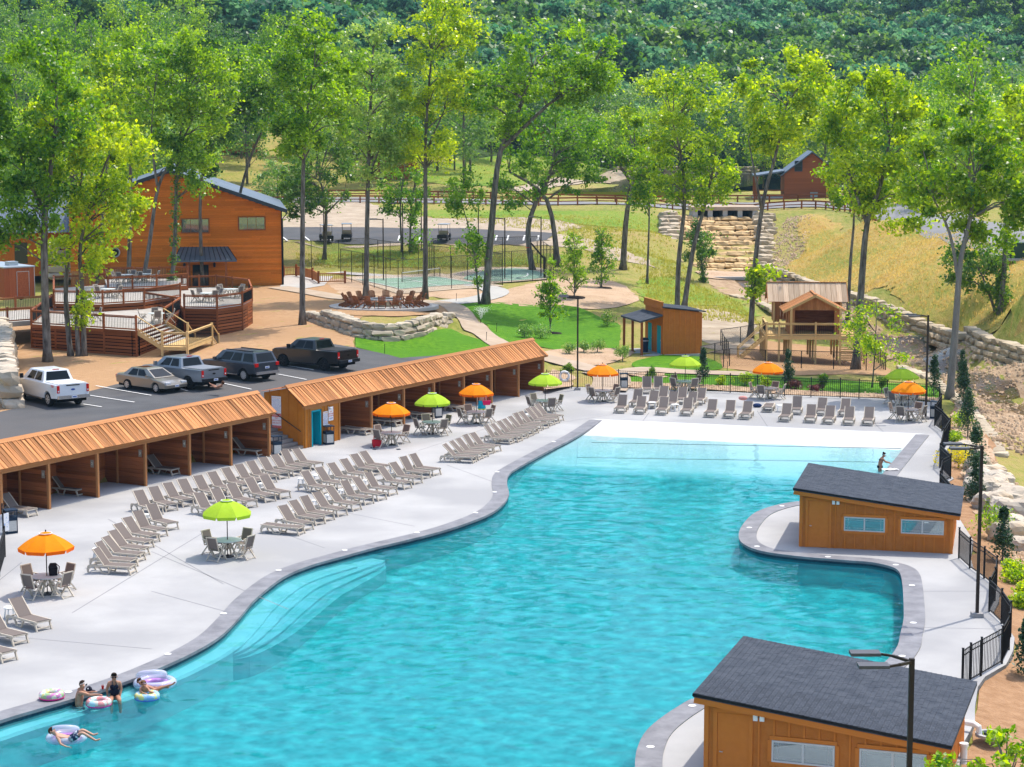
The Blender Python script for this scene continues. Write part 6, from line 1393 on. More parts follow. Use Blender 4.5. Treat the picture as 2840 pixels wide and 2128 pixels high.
def chain(label, pts, h, gapm=2.6, railm=None):
    o = thing('chain_link_fence', label, 'fence', (0,0,0)); prev = None
    for a, b in zip(pts, pts[1:]):
        n = max(1,round((b-a).length/gapm))
        q = [a.lerp(b,k/n) for k in range(n+1)]; q = [Vector((p.x,p.y,H(p.x,p.y)+.06)) for p in q]
        for k, p in enumerate(q):
            if k < n or b is pts[-1]: rod('post', M_black, o, p, p+Zup*h, .035, 6)
        for c, d in zip(q, q[1:]):
            rod('top_rail', railm or M_black, o, c+Zup*h, d+Zup*h, .025, 6)
            me = bpy.data.meshes.new('link_mesh'); me.from_pydata([c,d,d+Zup*h,c+Zup*h],[],[(0,1,2,3)]); uv = me.uv_layers.new(); L_ = (d-c).length/.11
            for i, u in enumerate(((0,0),(L_,0),(L_,h/.11),(0,h/.11))): uv.data[i].uv = u
            me.materials.append(M_link); link('link_mesh', me, o)
    return o
M_rail = mat('sunlit_rail', (.30,.30,.30), .4, metal=.4)
chain('tall chain link fence round the pickleball court', [PD(612,588),PD(790,565+12),PD(870,590),PD(1085,618),PD(860,636),PD(736,606)], 3.0, 3.0)
chain('tall chain link fence round the basketball court', [PD(920,598),PD(935,578),PD(1160,574),PD(1195,606)], 3.0, 3.2)
chain('tall chain link fence along the front of the basketball court', [PD(1058,615),PD(1195,606)], 3.0, 3.0)
chain('low black chain link fence on the near side of the playhouse', [PD(1513,806),PD(1562,794),PD(1575,792),PD(1730,797),PD(1870,802),PD(1912,801)], 1.25, 2.6)
chain('low black chain link fence left of the playhouse', [PD(1513,806),PD(1513,788),PD(1572,776),PD(1556,748),PD(1640,735)], 1.3, 2.6)
chain('low black chain link fence right of the playhouse', [PD(1912,801),PD(1890,778),PD(1860,752)], 1.25, 2.6)
# kerb round play area
kb_ = [PD(1513,808),PD(1580,776),PD(1560,750)]; 
for a, b in zip(kb_, kb_[1:]): pass
# basketball hoop and net posts
bp_ = PD(1176,602); bh = thing('basketball_hoop', 'black basketball hoop with clear backboard by the court', 'basketball hoop', bp_, pi)
MB().box(-.12,.12,-.12,.12,0,2.1).build('pad', M_black, bh); MB().beam((0,0,1.9),(1.35,0,3.5),.12,.16).build('arm', M_black, bh); MB().beam((0,0,1.2),(0,0,2.2),.14,.14).build('post', M_black, bh)
bb = MB().box(1.38,1.42,-.9,.9,2.95,4.0).build('backboard', mat('clear_board',(.35,.42,.45),.1,spec=.6), bh)
for q in ((-.92,.92,2.92,2.97),(-.92,.92,3.98,4.03),(-.92,-.87,2.97,3.98),(.87,.92,2.97,3.98)): MB().box(1.37,1.43,*q).build('board_frame', M_black, bb)
for q in ((-.3,.3,3.12,3.16),(-.3,.3,3.56,3.6),(-.3,-.26,3.16,3.56),(.26,.3,3.16,3.56)): MB().box(1.425,1.432,*q).build('target_square', M_paint, bb)
MB().lathe([(.225,0),(.24,.012),(.225,.024)],16,(1.68,0,3.05)).build('rim', M_tail, bh)
nt_ = thing('court_net', 'low net across the pickleball court', 'net', (0,0,0)); a, b = PD(868,612,.1), PD(950,601,.1)
for p in (a,b): rod('net_post', M_black, nt_, p, p+Zup*1.0, .04, 6)
me = bpy.data.meshes.new('net'); me.from_pydata([a,b,b+Zup*.9,a+Zup*.9],[],[(0,1,2,3)]); uv = me.uv_layers.new()
for i, u in enumerate(((0,0),(60,0),(60,9),(0,9))): uv.data[i].uv = u
me.materials.append(M_link); link('net_mesh', me, nt_); piece('net_tape', M_paint, nt_, a+Zup*.9, b+Zup*.9, .02, .07)
for px, py, l in [(828,608,'left of the pickleball court'),(1090,690/1.0-85,'between the courts'),(1168,600,'far right of the courts'),(870,560,'behind the pickleball court'),(1033,560,'behind the basketball court'),(910,540,'beside the upper strip'),(700,560,'left by the lodge corner')]:
    pole(PD(px,py), 'slim light pole ' + l, 6.0, -1, 2, True, 1.57 if px % 2 else 0)
# timber fence by the lodge patio
rl = thing('log_railing', 'short log railing by the lodge patio', 'railing'); zr0 = PD(690,615).z
pts_ = [PD(612,600),PD(640,598),PD(675,606),PD(688,614),PD(745,613)]
for p in pts_: piece('post', M_deckst, rl, p, p+Zup*1.25, .2, .2)
for a, b in zip(pts_, pts_[1:]):
    for z in (.25,1.0): piece('rail', M_trim, rl, a+Zup*z, b+Zup*z, .08, .1)
    n = max(2,int((b-a).length/.18))
    for k in range(1,n): p = a.lerp(b,k/n); rod('baluster', M_trim, rl, p+Zup*.25, p+Zup*1.0, .035, 6)

# ------------------------------------------------------------------ road rail fences, culvert bridge, cascade
def railf(label, line, side, n0=0, h=.95, gap=2.6):
    o = thing('rail_fence', label, 'fence'); pts = offs(line, side); L = 0; prev = None; last = None
    acc = [pts[0]]
    for p in pts[1:]:
        d = (p-acc[-1]).length
        while d > gap: acc.append(acc[-1].lerp(p, gap/d)); d = (p-acc[-1]).length
    acc = [Vector((p.x,p.y,H(p.x,p.y)+.05)) for p in acc]
    for p in acc: piece('post', M_deckst, o, p-Zup*.2, p+Zup*(h+.08), .2, .2)
    for a, b in zip(acc, acc[1:]):
        piece('rail', M_deckst, o, a+Zup*h, b+Zup*h, .09, .2); piece('rail', M_deckst, o, a+Zup*(h-.45), b+Zup*(h-.45), .07, .12)
RC = [Vector((p.x,p.y,0)) for p in ROADC]
railf('brown rail fence on the near side of the valley road', RC[:48], -4.0); railf('brown rail fence on the far side of the valley road', RC[:45], 4.0)
br = thing('culvert_bridge', 'concrete culvert bridge carrying the road over the cascade', 'bridge', (0,0,0))
bl, brr = aD(1500,470,5.4), aD(1628,470,5.4); zt2 = aD(1560,446,6.9).z; yb = (bl.y+brr.y)/2
for i in range(5):
    x = bl.x+(brr.x-bl.x)*i/4; MB().box(x-.3,x+.3,yb-1.0,yb+5,4.6,zt2-.55).build('pier', M_concr, br)
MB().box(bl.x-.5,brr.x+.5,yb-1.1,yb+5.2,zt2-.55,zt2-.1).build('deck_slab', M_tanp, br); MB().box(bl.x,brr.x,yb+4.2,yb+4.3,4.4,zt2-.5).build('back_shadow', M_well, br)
# cascade: rows of golden blocks stepping down
csc = thing('stone_cascade', 'stepped cascade of golden limestone blocks below the bridge', 'stone cascade')
top = aD(1562,472,5.3); bot = aD(1572,585,.7); NR = 11
for r in range(NR):
    t = r/(NR-1); cL = aD(1455+ (30*t), 472+t*110, 5.3+(.7-5.3)*t); z = 5.3+(.7-5.3)*t
    y = top.y+(bot.y-top.y)*t; xa = (1462+22*t-1105.5)*1.2845/F*y; xb = (1632+5*t-1105.5)*1.2845/F*y
    x = xa
    while x < xb:
        w_ = random.uniform(.9,2.2); stone(ST_G, csc, Vector((x+w_/2,y+random.uniform(-.25,.25),z-.1+random.uniform(-.06,.06))), w_*1.02, 2.6, random.uniform(.6,.82), 0); x += w_
for sgn, x0_, lab in ((-1,1448,'left'),(1,1640,'right')):
    for r in range(14):
        t = r/13; y = top.y+(bot.y-top.y)*t; x = (x0_+10*t-1105.5)*1.2845/F*y; z = 5.9+(1.4-5.9)*t
        for q in range(2): stone(ST_C, csc, Vector((x+sgn*q*.9+random.uniform(-.3,.3),y,z-.2-.1*q)), random.uniform(1.0,1.9), 2.0, random.uniform(.8,1.2), random.uniform(-.3,.3))
apr = drape('cascade_apron', polyD([(1500,588),(1640,585),(1650,600),(1600,606),(1525,602)]), M_gravel, .12, 1.0)
MB().box(-4.5,4.5,-.3,.3,-.6,.25).build('weir', M_concr); bpy.data.objects['weir'].location = PD(1575,604,.05); tag(bpy.data.objects['weir'], 'low concrete weir at the foot of the cascade', 'weir')
# retaining walls along the stream
def gpts(l, dz=-.3): return [Vector((p.x,p.y,p.z+dz)) for p in [PD(*q) for q in l]]
stonewall('long stacked limestone wall along the right bank of the stream', smooth(gpts([(1632,590),(1680,602),(1730,622),(1790,642),(1850,660),(1905,680),(1960,708),(2010,728),(2060,745)],-.5),4), 3, .48, ST_C, (.9,1.9), 1.1, .2)
stonewall('stacked limestone wall at the right edge above the stream', smooth(gpts([(2075,732),(2110,752),(2150,765),(2200,782),(2270,800)],-.8),4), 4, .45, ST_C, (.9,1.9), 1.1, .2)
stonewall('low line of flat stones on the left bank of the stream', smooth(gpts([(1580,640),(1640,655),(1700,690)],-.15),3), 1, .35, ST_C, (.8,1.8), .9)
stonewall('low line of flat stones behind the right fence corner', smooth(gpts([(1945,795),(1990,812),(2030,835),(2110,905),(2160,985)],-.15),3), 1, .35, ST_C, (.8,1.8), .9)
stonewall('pale limestone wall along the far pond shore', smooth([Vector((p.x,p.y,PD(1400,408).z+.1)) for p in [aD(x,392,6.2) for x in (1330,1400,1480,1560,1630)]],3), 3, .55, ST_C, (1.0,2.2), 1.2)
# left boulder wall by the parking lot and rocks above it
stonewall('rough grey boulder wall at the left edge by the parking lot', smooth(gpts([(30,882),(22,850),(15,815),(18,780),(5,750)],-.2),4), 3, .8, ST_B, (.9,1.8), 1.3, .1)
stonewall('stacked boulders behind the food trailer', [aD(110,606,3.0), aD(170,604,3.0), aD(245,600,3.0)], 5, .7, ST_B, (1.2,2.4), 1.4, .3)
# big boulders on the bank right of the pool
bo = [(2090,1000),(2110,1020),(2130,1048),(2150,1075),(2145,1105),(2170,1090),(2185,1125),(2195,1150),(2165,1120),(2120,1075),(2180,1175),(2205,1190),(2140,1060),(2190,1100)]
bn = ['topmost','upper left','flat topped','tilted','stacked','leaning','broad','lower right','middle','left','low','lowest','small upper','rear right']
for i, (x, y) in enumerate(bo):
    p = PD(x,y); s = random.uniform(.7,1.25); o = link('boulder', stonemesh(100+i, M_rock), None, Matrix.Translation(p+Zup*.35*s) @ Matrix.Rotation(random.random()*3,4,'Z') @ Matrix.Rotation(random.uniform(-.4,.4),4,'X') @ Matrix.Diagonal((1.5*s,1.1*s,.95*s,1)))
    bm = bmesh.new(); bm.from_mesh(o.data); bmesh.ops.subdivide_edges(bm, edges=bm.edges[:], cuts=2, use_grid_fill=True, smooth=.6)
    for v in bm.verts: v.co += Vector((random.gauss(0,.018),random.gauss(0,.018),random.gauss(0,.022))) + v.normal*.05*sin(v.co.x*9+i)*sin(v.co.y*7+v.co.z*11)
    bm.to_mesh(o.data); bm.free(); tag(o, bn[i]+' pale limestone boulder on the bank right of the far shed', 'boulder', 'boulders on the right bank')
# scattered stream stones: too many to count
ms_ = MB(); rv = []
def pebbles(name, poly, n, smin, smax, m, label, seed=1):
    rg = np.random.default_rng(seed); xs = [p[0] for p in poly]; ys = [p[1] for p in poly]; X = rg.uniform(min(xs),max(xs),n*4); Y = rg.uniform(min(ys),max(ys),n*4); k = inside([(p[0],p[1]) for p in poly],X,Y); X = X[k][:n]; Y = Y[k][:n]; n = len(X); Z = Hn(X,Y)
    base = np.array([(-.5,-.4,-.3),(.5,-.35,-.3),(.45,.4,-.3),(-.45,.42,-.3),(-.32,-.25,.32),(.3,-.28,.38),(.34,.25,.3),(-.28,.3,.36)]); fc = np.array([(4,5,6,7),(0,1,5,4),(1,2,6,5),(2,3,7,6),(3,0,4,7)])
    s = rg.uniform(smin,smax,n)*rg.uniform(.6,1.4,n); a = rg.uniform(0,6.28,n); V = base[None]*s[:,None,None]*rg.uniform(.6,1.3,(n,1,3)); V = V + rg.normal(0,.06,(n,8,3))*s[:,None,None]
    x = V[...,0]*np.cos(a)[:,None]-V[...,1]*np.sin(a)[:,None]+X[:,None]; y = V[...,0]*np.sin(a)[:,None]+V[...,1]*np.cos(a)[:,None]+Y[:,None]; z = V[...,2]+Z[:,None]+s[:,None]*.12+.05
    me = npmesh(name, np.stack([x,y,z],-1).reshape(-1,3), (fc[None]+8*np.arange(n)[:,None,None]).reshape(-1,4), m); return tag(link(name, me), label, kind='stuff')
M_peb = mat('river_stone', (.32,.21,.125), .9, (.56,.42,.28), .9, 2, lo=.3, hi=.7)
pebbles('stream_stones', smooth(polyD([(1600,600),(1760,640),(1880,700),(2000,740),(2150,785),(2300,840),(2300,990),(2150,960),(2080,880),(1960,790),(1850,735),(1700,680)]),3,True), 3600, .06, .26, M_peb, 'loose stones along the stream bed')
pebbles('bank_gravel', smooth(polyD([(2068,868),(2100,900),(2140,980),(2200,1060),(2211,1250),(2120,1110),(2095,1085),(2070,1000),(2058,930)]),3,True), 2600, .06, .16, M_peb, 'tan gravel beside the right fence', 3)
pebbles('bed_gravel', polyD([(1345,840),(1500,841),(1650,852),(1800,858),(2028,870),(2028,862),(1900,852),(1830,850),(1700,843),(1500,832),(1345,826)]), 1800, .06, .16, M_peb, 'tan stones along the far fence bed', 4)
pebbles('hill_rubble', polyD([(1700,470),(1760,465),(1740,540),(1700,580),(1660,560)]), 900, .08, .25, M_peb, 'rubble on the bank beside the cascade', 5)

# ------------------------------------------------------------------ far cabin and glimpsed cabins
def cabin(label, p, rz, W_, Dp, he, hr, porch=True, m=None, front_gable=True):
    m = m or mat('cabin_red', (.30,.085,.030), .65, (.37,.115,.045), 1, 5, rnd=.1, stretch=(1.5,6,6)); o = thing('cabin', label, 'cabin', p, rz, 'cabins beyond the pool')
    fixn(MB().ext([(0,-.3),(W_,-.3),(W_,he),(W_/2,hr),(0,he)], 0, Dp).build('wall', m, o).data)
    for k in range(int(hr/.24)):
        z = k*.24+.12; hw = W_/2 if z < he else W_/2*(hr-z)/(hr-he)
        if hw > .3: piece('siding_plank', m, o, (W_/2-hw,-.02,z), (W_/2+hw,-.02,z), .04, .228)
    rf = MB(); sl = (hr-he)/(W_/2)
    for s in (-1,1):
        xe = W_/2+s*(W_/2+.6); ze_ = he-.6*sl
        rf.add([(W_/2,-.6,hr+.1),(xe,-.6,ze_+.1),(xe,Dp+.6,ze_+.1),(W_/2,Dp+.6,hr+.1),(W_/2,-.6,hr+.28),(xe,-.6,ze_+.28),(xe,Dp+.6,ze_+.28),(W_/2,Dp+.6,hr+.28)],[(3,2,1,0),(4,5,6,7),(0,1,5,4),(1,2,6,5),(2,3,7,6),(3,0,4,7)])
    fixn(rf.build('roof', M_metalr, o).data)
    for (x, z, w_, h_) in ((W_*.18,he+.35,1.1,1.5),) if hr-he > 2.4 else ((W_*.3,1.2,1.1,1.3),(W_*.65,1.2,1.1,1.3)):
        f = MB().box(x,x+w_,-.10,-.03,z,z+h_).build('window', mat('slate_trim',(.05,.065,.085),.5), o); MB().box(x+.1,x+w_-.1,-.12,-.101,z+.1,z+h_/2-.04).build('pane', M_glass, f); MB().box(x+.1,x+w_-.1,-.12,-.101,z+h_/2+.04,z+h_-.1).build('pane', M_glass, f)
    if porch:
        for s, xa, xb in ((-1,-4.2,0),(1,W_,W_+2.6)):
            z0_ = 3.1; xo = xa if s < 0 else xb; xi = xb if s < 0 else xa
            fixn(MB().add([(xi,-.3,z0_+.7),(xo,-.3,z0_),(xo,Dp,z0_),(xi,Dp,z0_+.7),(xi,-.3,z0_+.9),(xo,-.3,z0_+.2),(xo,Dp,z0_+.2),(xi,Dp,z0_+.9)],[(3,2,1,0),(4,5,6,7),(0,1,5,4),(1,2,6,5),(2,3,7,6),(3,0,4,7)]).build('porch_roof', M_metalr, o).data)
            for y in (0,Dp*.5,Dp-.3): piece('porch_post', M_deckst, o, (xo+s*-.3,y,0), (xo+s*-.3,y,z0_), .28, .28)
            if s < 0: piece('porch_rail', M_deckst, o, (xo+.3,0,1.2), (xi,0,1.2), .08, .15); piece('porch_rail', M_deckst, o, (xo+.3,0,.6), (xi,0,.6), .05, .1); MB().box(xo,xi,0,Dp,-.2,.25).build('porch_floor', M_concr, o)
    return o
cp_ = P(2175,552); cb_ = cabin('red brown cabin with side porches beyond the bridge', cp_, radians(-4), 7.6, 9, 3.5, 6.4)
rod('bollard', mat('yellow_paint',(.75,.42,.01),.5), cb_, (5.9,-.6,0), (5.9,-.6,2.0), .13, 8); MB().box(3.6,4.6,-.9,-.1,0,.95).build('condenser', mat('box_grey',(.30,.35,.38),.6), cb_)
for px, py, w_, dp, he, hr, rz, l in [(1020,500,8,9,5.5,8.5,.1,'cabin glimpsed between trunks right of the lodge roof'),(560,420,9,9,5,8,.2,'tall cabin half hidden behind the lodge'),(880,395,9,9,5,8.5,-.1,'cabin with balcony showing through the canopy'),(1480,400,9,9,5,8,0,'cabin hidden behind the middle trees'),(30,380,9,8,4.5,7,.2,'cabin peeking out at the upper left edge'),(2300,470,8,9,4,7,-.3,'farther cabin right of the road cabin'),(730,330,9,9,4.5,7.5,.1,'upper cabin roof deep in the trees')]:
    t_ = .45 if py > 450 else 1
    p = P(px, py); cabin(l, Vector((p.x,p.y,p.z)), rz, w_, dp, he, hr, False)
# green transformer box on the right pad
tb = thing('transformer_box', 'green utility transformer on a pad at the right edge', 'utility box', P(2822,722)); MB().box(-1.2,1.2,-1,1,0,.2).build('pad', M_concr, tb); MB().box(-.8,.8,-.7,.7,.2,1.4).build('cabinet', mat('utility_green',(.045,.075,.045),.5), tb); MB().box(-.85,.85,-.75,.75,1.4,1.46).build('lid', mat('utility_green',(.045,.075,.045),.5), tb)
# ------------------------------------------------------------------ foliage
LM = {'y': leafmat('leaf_yellow_green', (.065,.18,.006), (.40,.51,.024)), 'g': leafmat('leaf_green', (.038,.13,.010), (.27,.42,.030)), 'd': leafmat('leaf_deep', (.022,.085,.014), (.15,.27,.032), .42),
      'p': leafmat('leaf_silver', (.085,.20,.035), (.30,.42,.10), .42), 'e': leafmat('leaf_evergreen', (.016,.052,.018), (.045,.105,.034), .25), 'w': leafmat('leaf_gold', (.40,.38,.01), (.58,.50,.02), .45),
      'r': leafmat('leaf_plum', (.10,.03,.03), (.19,.075,.06), .3), 's': leafmat('leaf_straw', (.40,.31,.10), (.55,.40,.16), .55), 'm': leafmat('leaf_meadow', (.20,.22,.035), (.38,.35,.09), .5, .1), 'F': leafmat('leaf_far_forest', (.024,.10,.055), (.15,.30,.13), .4, .12), 'f': leafmat('leaf_forest', (.035,.11,.026), (.17,.29,.055), .42)}
def leaves(cent, sig, n, size, rg, asp=.62, up=.5, flat=.75, wild=False):
    cent = np.asarray(cent, float); sig = np.broadcast_to(np.asarray(sig, float), (len(cent),)); k = rg.integers(0, len(cent), n)
    d = rg.normal(0,1,(n,3)); d /= np.linalg.norm(d,axis=1)[:,None]+1e-9; rad = rg.uniform(.15,1.0,n)**.55
    rad = rad*np.where(rg.uniform(0,1,n) < .34, rg.uniform(1.2,2.1,n), 1.0) if wild else rad
    ani = rg.uniform(.55,1.5,(len(cent),3)) if wild else np.ones((len(cent),3)); dro = np.where(rg.uniform(0,1,n) < .3, -.25*rad*sig[k], 0) if wild else 0
    p = cent[k] + d*(rad*sig[k])[:,None]*np.array([1,1,flat])*ani[k]; p[:,2] += dro
    nrm = rg.normal(0,1,(n,3)); nrm[:,2] += up; nrm /= np.linalg.norm(nrm,axis=1)[:,None]
    t = np.cross(nrm, rg.normal(0,1,(n,3))); t /= np.linalg.norm(t,axis=1)[:,None]; b = np.cross(nrm,t)
    s = size*rg.uniform(.6,1.35,n)[:,None]; V = np.stack([p-t*s*.5, p+b*s*asp*.5, p+t*s*.5, p-b*s*asp*.5], 1)
    V[:,1] += nrm*s*.08; V[:,3] += nrm*s*.08
    cv = rg.uniform(0,1,len(cent)); var = np.clip(cv[k]*.55+rg.uniform(-.25,.75,n),0,1)
    return V.reshape(-1,3), np.repeat(var,4)
def leafobj(name, V, var, m, parent=None, M=None):
    n = len(V)//4; return link(name, npmesh(name, V, np.arange(n*4).reshape(n,4), m, var), parent, M)
def tree(label, trunks, crowns, kind='g', r0=.22, n=7500, leaf=.30, ivy=None, cl=.95, seed=0, bark=None, group='trees around the resort', name='oak_tree', base=None, per=1.0):
    rg = np.random.default_rng(seed+101); bx, by = trunks[0][0]; p0 = PD(bx,by) if base is None else base; sD = pxm(p0)/1.2845
    W = lambda q, dy=0.0: np.array([(q[0]-bx)/sD, dy, (by-q[1])/sD])
    o = thing(name, label, 'tree', (p0.x,p0.y,p0.z-.1), 0, group); tk = MB(); tp = []
    for ti, tr in enumerate(trunks):
        r_ = r0*(1 if ti == 0 or tr[0] == trunks[0][0] or tr[0][1] > by-20 else .55); pts = []; n_ = len(tr); dy = 0
        for i, q in enumerate(tr): 
            dy += rg.normal(0,.25)*(i > 0); pts.append(Vector(W(q,dy)))
        sp = smooth(pts, 4) if len(pts) > 2 else pts; K = len(sp); rad = [max(.03, r_*(1-.72*i/(K-1))) for i in range(K)]
        if sp[0].z < .5: rad[0] *= 1.45
        tk.tube(sp, rad, 8); tp += [(s, r) for s, r in zip(sp, rad)]
    TP = np.array([tuple(s) for s, r in tp]); cents = []; area = [c[2]*c[3] for c in crowns]; tot = sum(area)
    ncl = max(8, int(tot*pi/sD/sD/(cl*cl*1.5)*per))
    for c, a in zip(crowns, area):
        for _ in range(max(2,int(ncl*a/tot))):
            d = rg.normal(0,1,3); d /= np.linalg.norm(d); rr_ = rg.uniform(.2,1)**.45
            w = W((c[0],c[1])); cents.append((w[0]+d[0]*rr_*c[2]/sD, d[1]*rr_*c[2]/sD*.8, w[2]+d[2]*rr_*c[3]/sD))
    cents = np.array(cents)
    for c in cents[::2]:
        dd = np.linalg.norm(TP-c,axis=1) + np.where(TP[:,2] > c[2]-.6, 4.0, 0); i = int(np.argmin(dd)); a = Vector(TP[i]); b = Vector(c); m_ = a.lerp(b,.5)+Vector((0,0,.12*(b-a).length))
        if (b-a).length < 9: tk.tube([a,m_,b], [min(tp[i][1]*.6,.075),.04,.014], 4, False)
    tk.build('trunk', bark or M_bark, o, True)
    V, var = leaves(cents, rg.uniform(.5,1.15,len(cents))*cl, n, leaf, rg, wild=True); leafobj('crown', V, var, LM[kind], o)
    if ivy:
        ic = [Vector(TP[0]).lerp(Vector(TP[min(len(TP)-1,ivy)]), t) for t in np.linspace(.05,1,26)]; ic = [TP[int(t*ivy)] for t in np.linspace(0,1,26)]
        V, var = leaves(ic, .55, 1700, .22, rg, flat=1.3); leafobj('ivy', V, var, LM['d'], o)
    return o
BK2 = mat('pale_bark', (.17,.155,.14), .95, (.27,.25,.22), 1.0, 6, 1.0, 5, stretch=(6,6,1.2), lo=.3, hi=.7)
T = [
 ('tall oak in front of the dining deck, left of the triple trunk', [[(103,782),(105,600),(108,470),(120,380),(135,280),(140,200)],[(108,470),(70,380),(40,280)]], [(90,220,120,130),(70,410,105,80),(35,505,60,35)], 'g', .30, 12500, .30, 0),
 ('triple trunked oak in front of the dining deck', [[(153,770),(142,640),(150,540),(170,440),(190,350),(200,250)],[(182,770),(180,640),(182,520),(225,380),(260,300)],[(170,770),(168,690),(172,600)]], [(205,300,115,125),(245,430,75,75),(180,530,70,45),(185,650,26,45)], 'y', .2, 12500, .28, 0),
 ('leaning oak behind the left end of the dining deck', [[(207,642),(222,520),(235,390),(250,300),(255,200)]], [(245,200,75,95)], 'y', .2, 5200, .30, 0),
 ('straight dark trunked tree before the lodge vents', [[(277,630),(285,450),(290,320),(300,200)]], [(300,160,80,110)], 'g', .24, 5200, .30, 0),
 ('right leaning forked oak growing through the deck', [[(300,660),(325,520),(345,400),(385,330),(420,260)],[(345,400),(335,300),(340,220)]], [(350,190,85,105),(400,330,40,45)], 'g', .22, 5600, .30, 0),
 ('ivy wrapped oak in front of the lodge door', [[(367,658),(380,520),(385,400),(395,300),(410,200)]], [(430,190,85,110),(420,350,45,50)], 'g', .22, 5600, .30, 12),
 ('straight oak before the lodge porch', [[(438,622),(437,450),(450,330),(470,230)]], [(490,190,80,105),(445,330,35,40)], 'd', .2, 5200, .30, 0),
 ('right leaning oak crossing the lodge wall', [[(495,615),(510,470),(540,350),(580,260),(600,180)]], [(585,170,85,100)], 'g', .2, 5600, .30, 0),
 ('tall straight oak on the mulch between lodge and fire pit', [[(653,702),(655,500),(662,300),(685,150)],[(662,300),(640,230)]], [(690,170,105,120),(660,290,70,50)], 'g', .26, 9000, .30, 0),
 ('tall straight oak behind the left of the fire pit', [[(790,645),(795,450),(802,250),(810,110)],[(798,380),(830,300)]], [(800,180,100,130),(810,330,60,60)], 'p', .27, 8500, .30, 0),
 ('tall straight oak behind the right of the fire pit', [[(918,645),(920,450),(922,280),(935,120)],[(921,330),(960,240)]], [(945,120,85,150),(930,300,60,60)], 'y', .26, 9500, .30, 0),
 ('large leaning oak at the head of the lawn path', [[(1048,657),(1062,480),(1080,330),(1120,240),(1150,150)],[(1085,320),(1180,230),(1270,160)]], [(1190,130,130,85),(1100,210,85,80),(1260,170,60,60)], 'g', .36, 10500, .30, 0),
 ('slim leafy sapling beside the large leaning oak', [[(1035,657),(1020,520),(985,400)]], [(1005,440,45,85),(1028,560,22,60)], 'g', .10, 2600, .24, 0),
 ('spreading oak behind the basketball court', [[(1150,585),(1140,500),(1155,440),(1185,380),(1200,300)],[(1205,575),(1180,430),(1100,370)]], [(1200,310,105,95),(1130,390,65,45),(1260,330,60,60)], 'g', .34, 8500, .30, 0),
 ('thick dark trunked oak on the meadow', [[(1345,582),(1350,480),(1362,380),(1368,330)],[(1360,390),(1320,335)]], [(1345,290,65,50)], 'g', .36, 4200, .28, 0),
 ('thin tree right of the thick dark trunk', [[(1397,614),(1400,500),(1402,380)]], [(1400,400,32,60),(1395,320,45,45)], 'y', .14, 3200, .28, 0),
 ('double trunked oak behind the changing hut', [[(1462,672),(1465,560),(1475,440),(1470,350),(1450,270)],[(1476,670),(1495,540),(1520,440),(1540,350)]], [(1465,250,105,110),(1520,375,60,60),(1440,400,40,40)], 'y', .26, 10000, .30, 0),
 ('small leaning tree at the foot of the cascade', [[(1520,610),(1510,530),(1500,480)]], [(1512,540,30,45)], 'd', .14, 1500, .24, 8),
 ('tall oak between the cascade and the playhouse', [[(1620,730),(1630,560),(1645,430),(1670,330),(1690,230)],[(1640,450),(1610,300)]], [(1690,215,110,100),(1640,590,22,60)], 'y', .25, 10500, .30, 0),
 ('thin dark oak behind the playhouse', [[(1830,692),(1835,560),(1840,470),(1830,420)]], [(1840,380,60,60)], 'y', .17, 3600, .28, 0),
 ('forked oak standing right of the playhouse', [[(1847,799),(1855,620),(1865,480),(1890,400),(1910,300)],[(1865,480),(1835,400),(1800,300)]], [(1870,270,115,115),(1905,430,75,60)], 'y', .30, 11500, .30, 0),
 ('pale barked oak beside the stream on the right', [[(2050,862),(2058,700),(2065,560),(2085,470),(2090,380)],[(2062,600),(2040,500),(2000,420)]], [(2080,330,115,100),(2130,440,80,85),(2010,410,55,65)], 'y', .27, 11500, .30, 0),
 ('ivy covered oak on the golden bank at the right', [[(2159,678),(2165,560),(2170,440),(2180,360)]], [(2185,330,75,95),(2195,240,60,60)], 'y', .24, 6000, .30, 12),
 ('short bushy oak left of the ivy covered oak', [[(2150,672),(2125,610),(2105,570)]], [(2085,565,60,55),(2140,590,40,45)], 'd', .13, 3600, .26, 0),
 ('slim airy young tree by the right of the playhouse', [[(1883,838),(1884,740),(1885,640)]], [(1885,690,48,62),(1890,760,60,42)], 'y', .06, 1500, .20, 0),
 ('dark tree beside the lodge right corner', [[(700,562),(705,450),(690,380)],[(705,460),(745,420)]], [(700,360,70,90),(640,410,45,60)], 'd', .24, 6000, .30, 0),
 ('thin trees behind the courts', [[(868,545),(866,440),(880,330)],[(885,545),(890,440),(905,350)]], [(880,370,60,110),(905,520,18,40)], 'g', .14, 4600, .28, 0),
 ('rounded pale evergreen behind the lodge roof', [[(600,440),(600,400),(600,360)]], [(600,385,40,45)], 'p', .14, 2600, .28, 0),
]
for i, (l, tr, cr, k, r0, n, lf, iv) in enumerate(T): tree(l, tr, [(c[0],c[1]+6,c[2]*1.14,c[3]*1.12) for c in cr], k, r0, int(n*1.25), lf*1.08, iv or None, seed=i, bark=BK2 if 'pale barked' in l else None)
for i, (x, yb_, yc, w_, h_, l) in enumerate([(1188,720,630,34,66,'nearest'),(1240,642,562,34,64,'middle'),(1299,622,548,30,62,'farthest')]):
    tree('%s of three young nursery trees on the lawn mound' % l, [[(x,yb_),(x,yb_-50),(x,yc-h_*.6)]], [(x,yc+18,w_,h_*.7),(x,yc-25,w_*.72,h_*.7)], 'g', .07, 2600, .20, cl=.45, seed=60+i, group='nursery trees', name='young_tree', per=1.5)
    d = MB().lathe([(0,.16),(.9,.05),(1.1,-.1)],14).build('mulch_ring', mat('black_mulch',(.035,.026,.022),.95)); q = PD(x,yb_); d.location = q; tag(d, 'dark mulch ring round the %s nursery tree' % l, 'mulch ring')
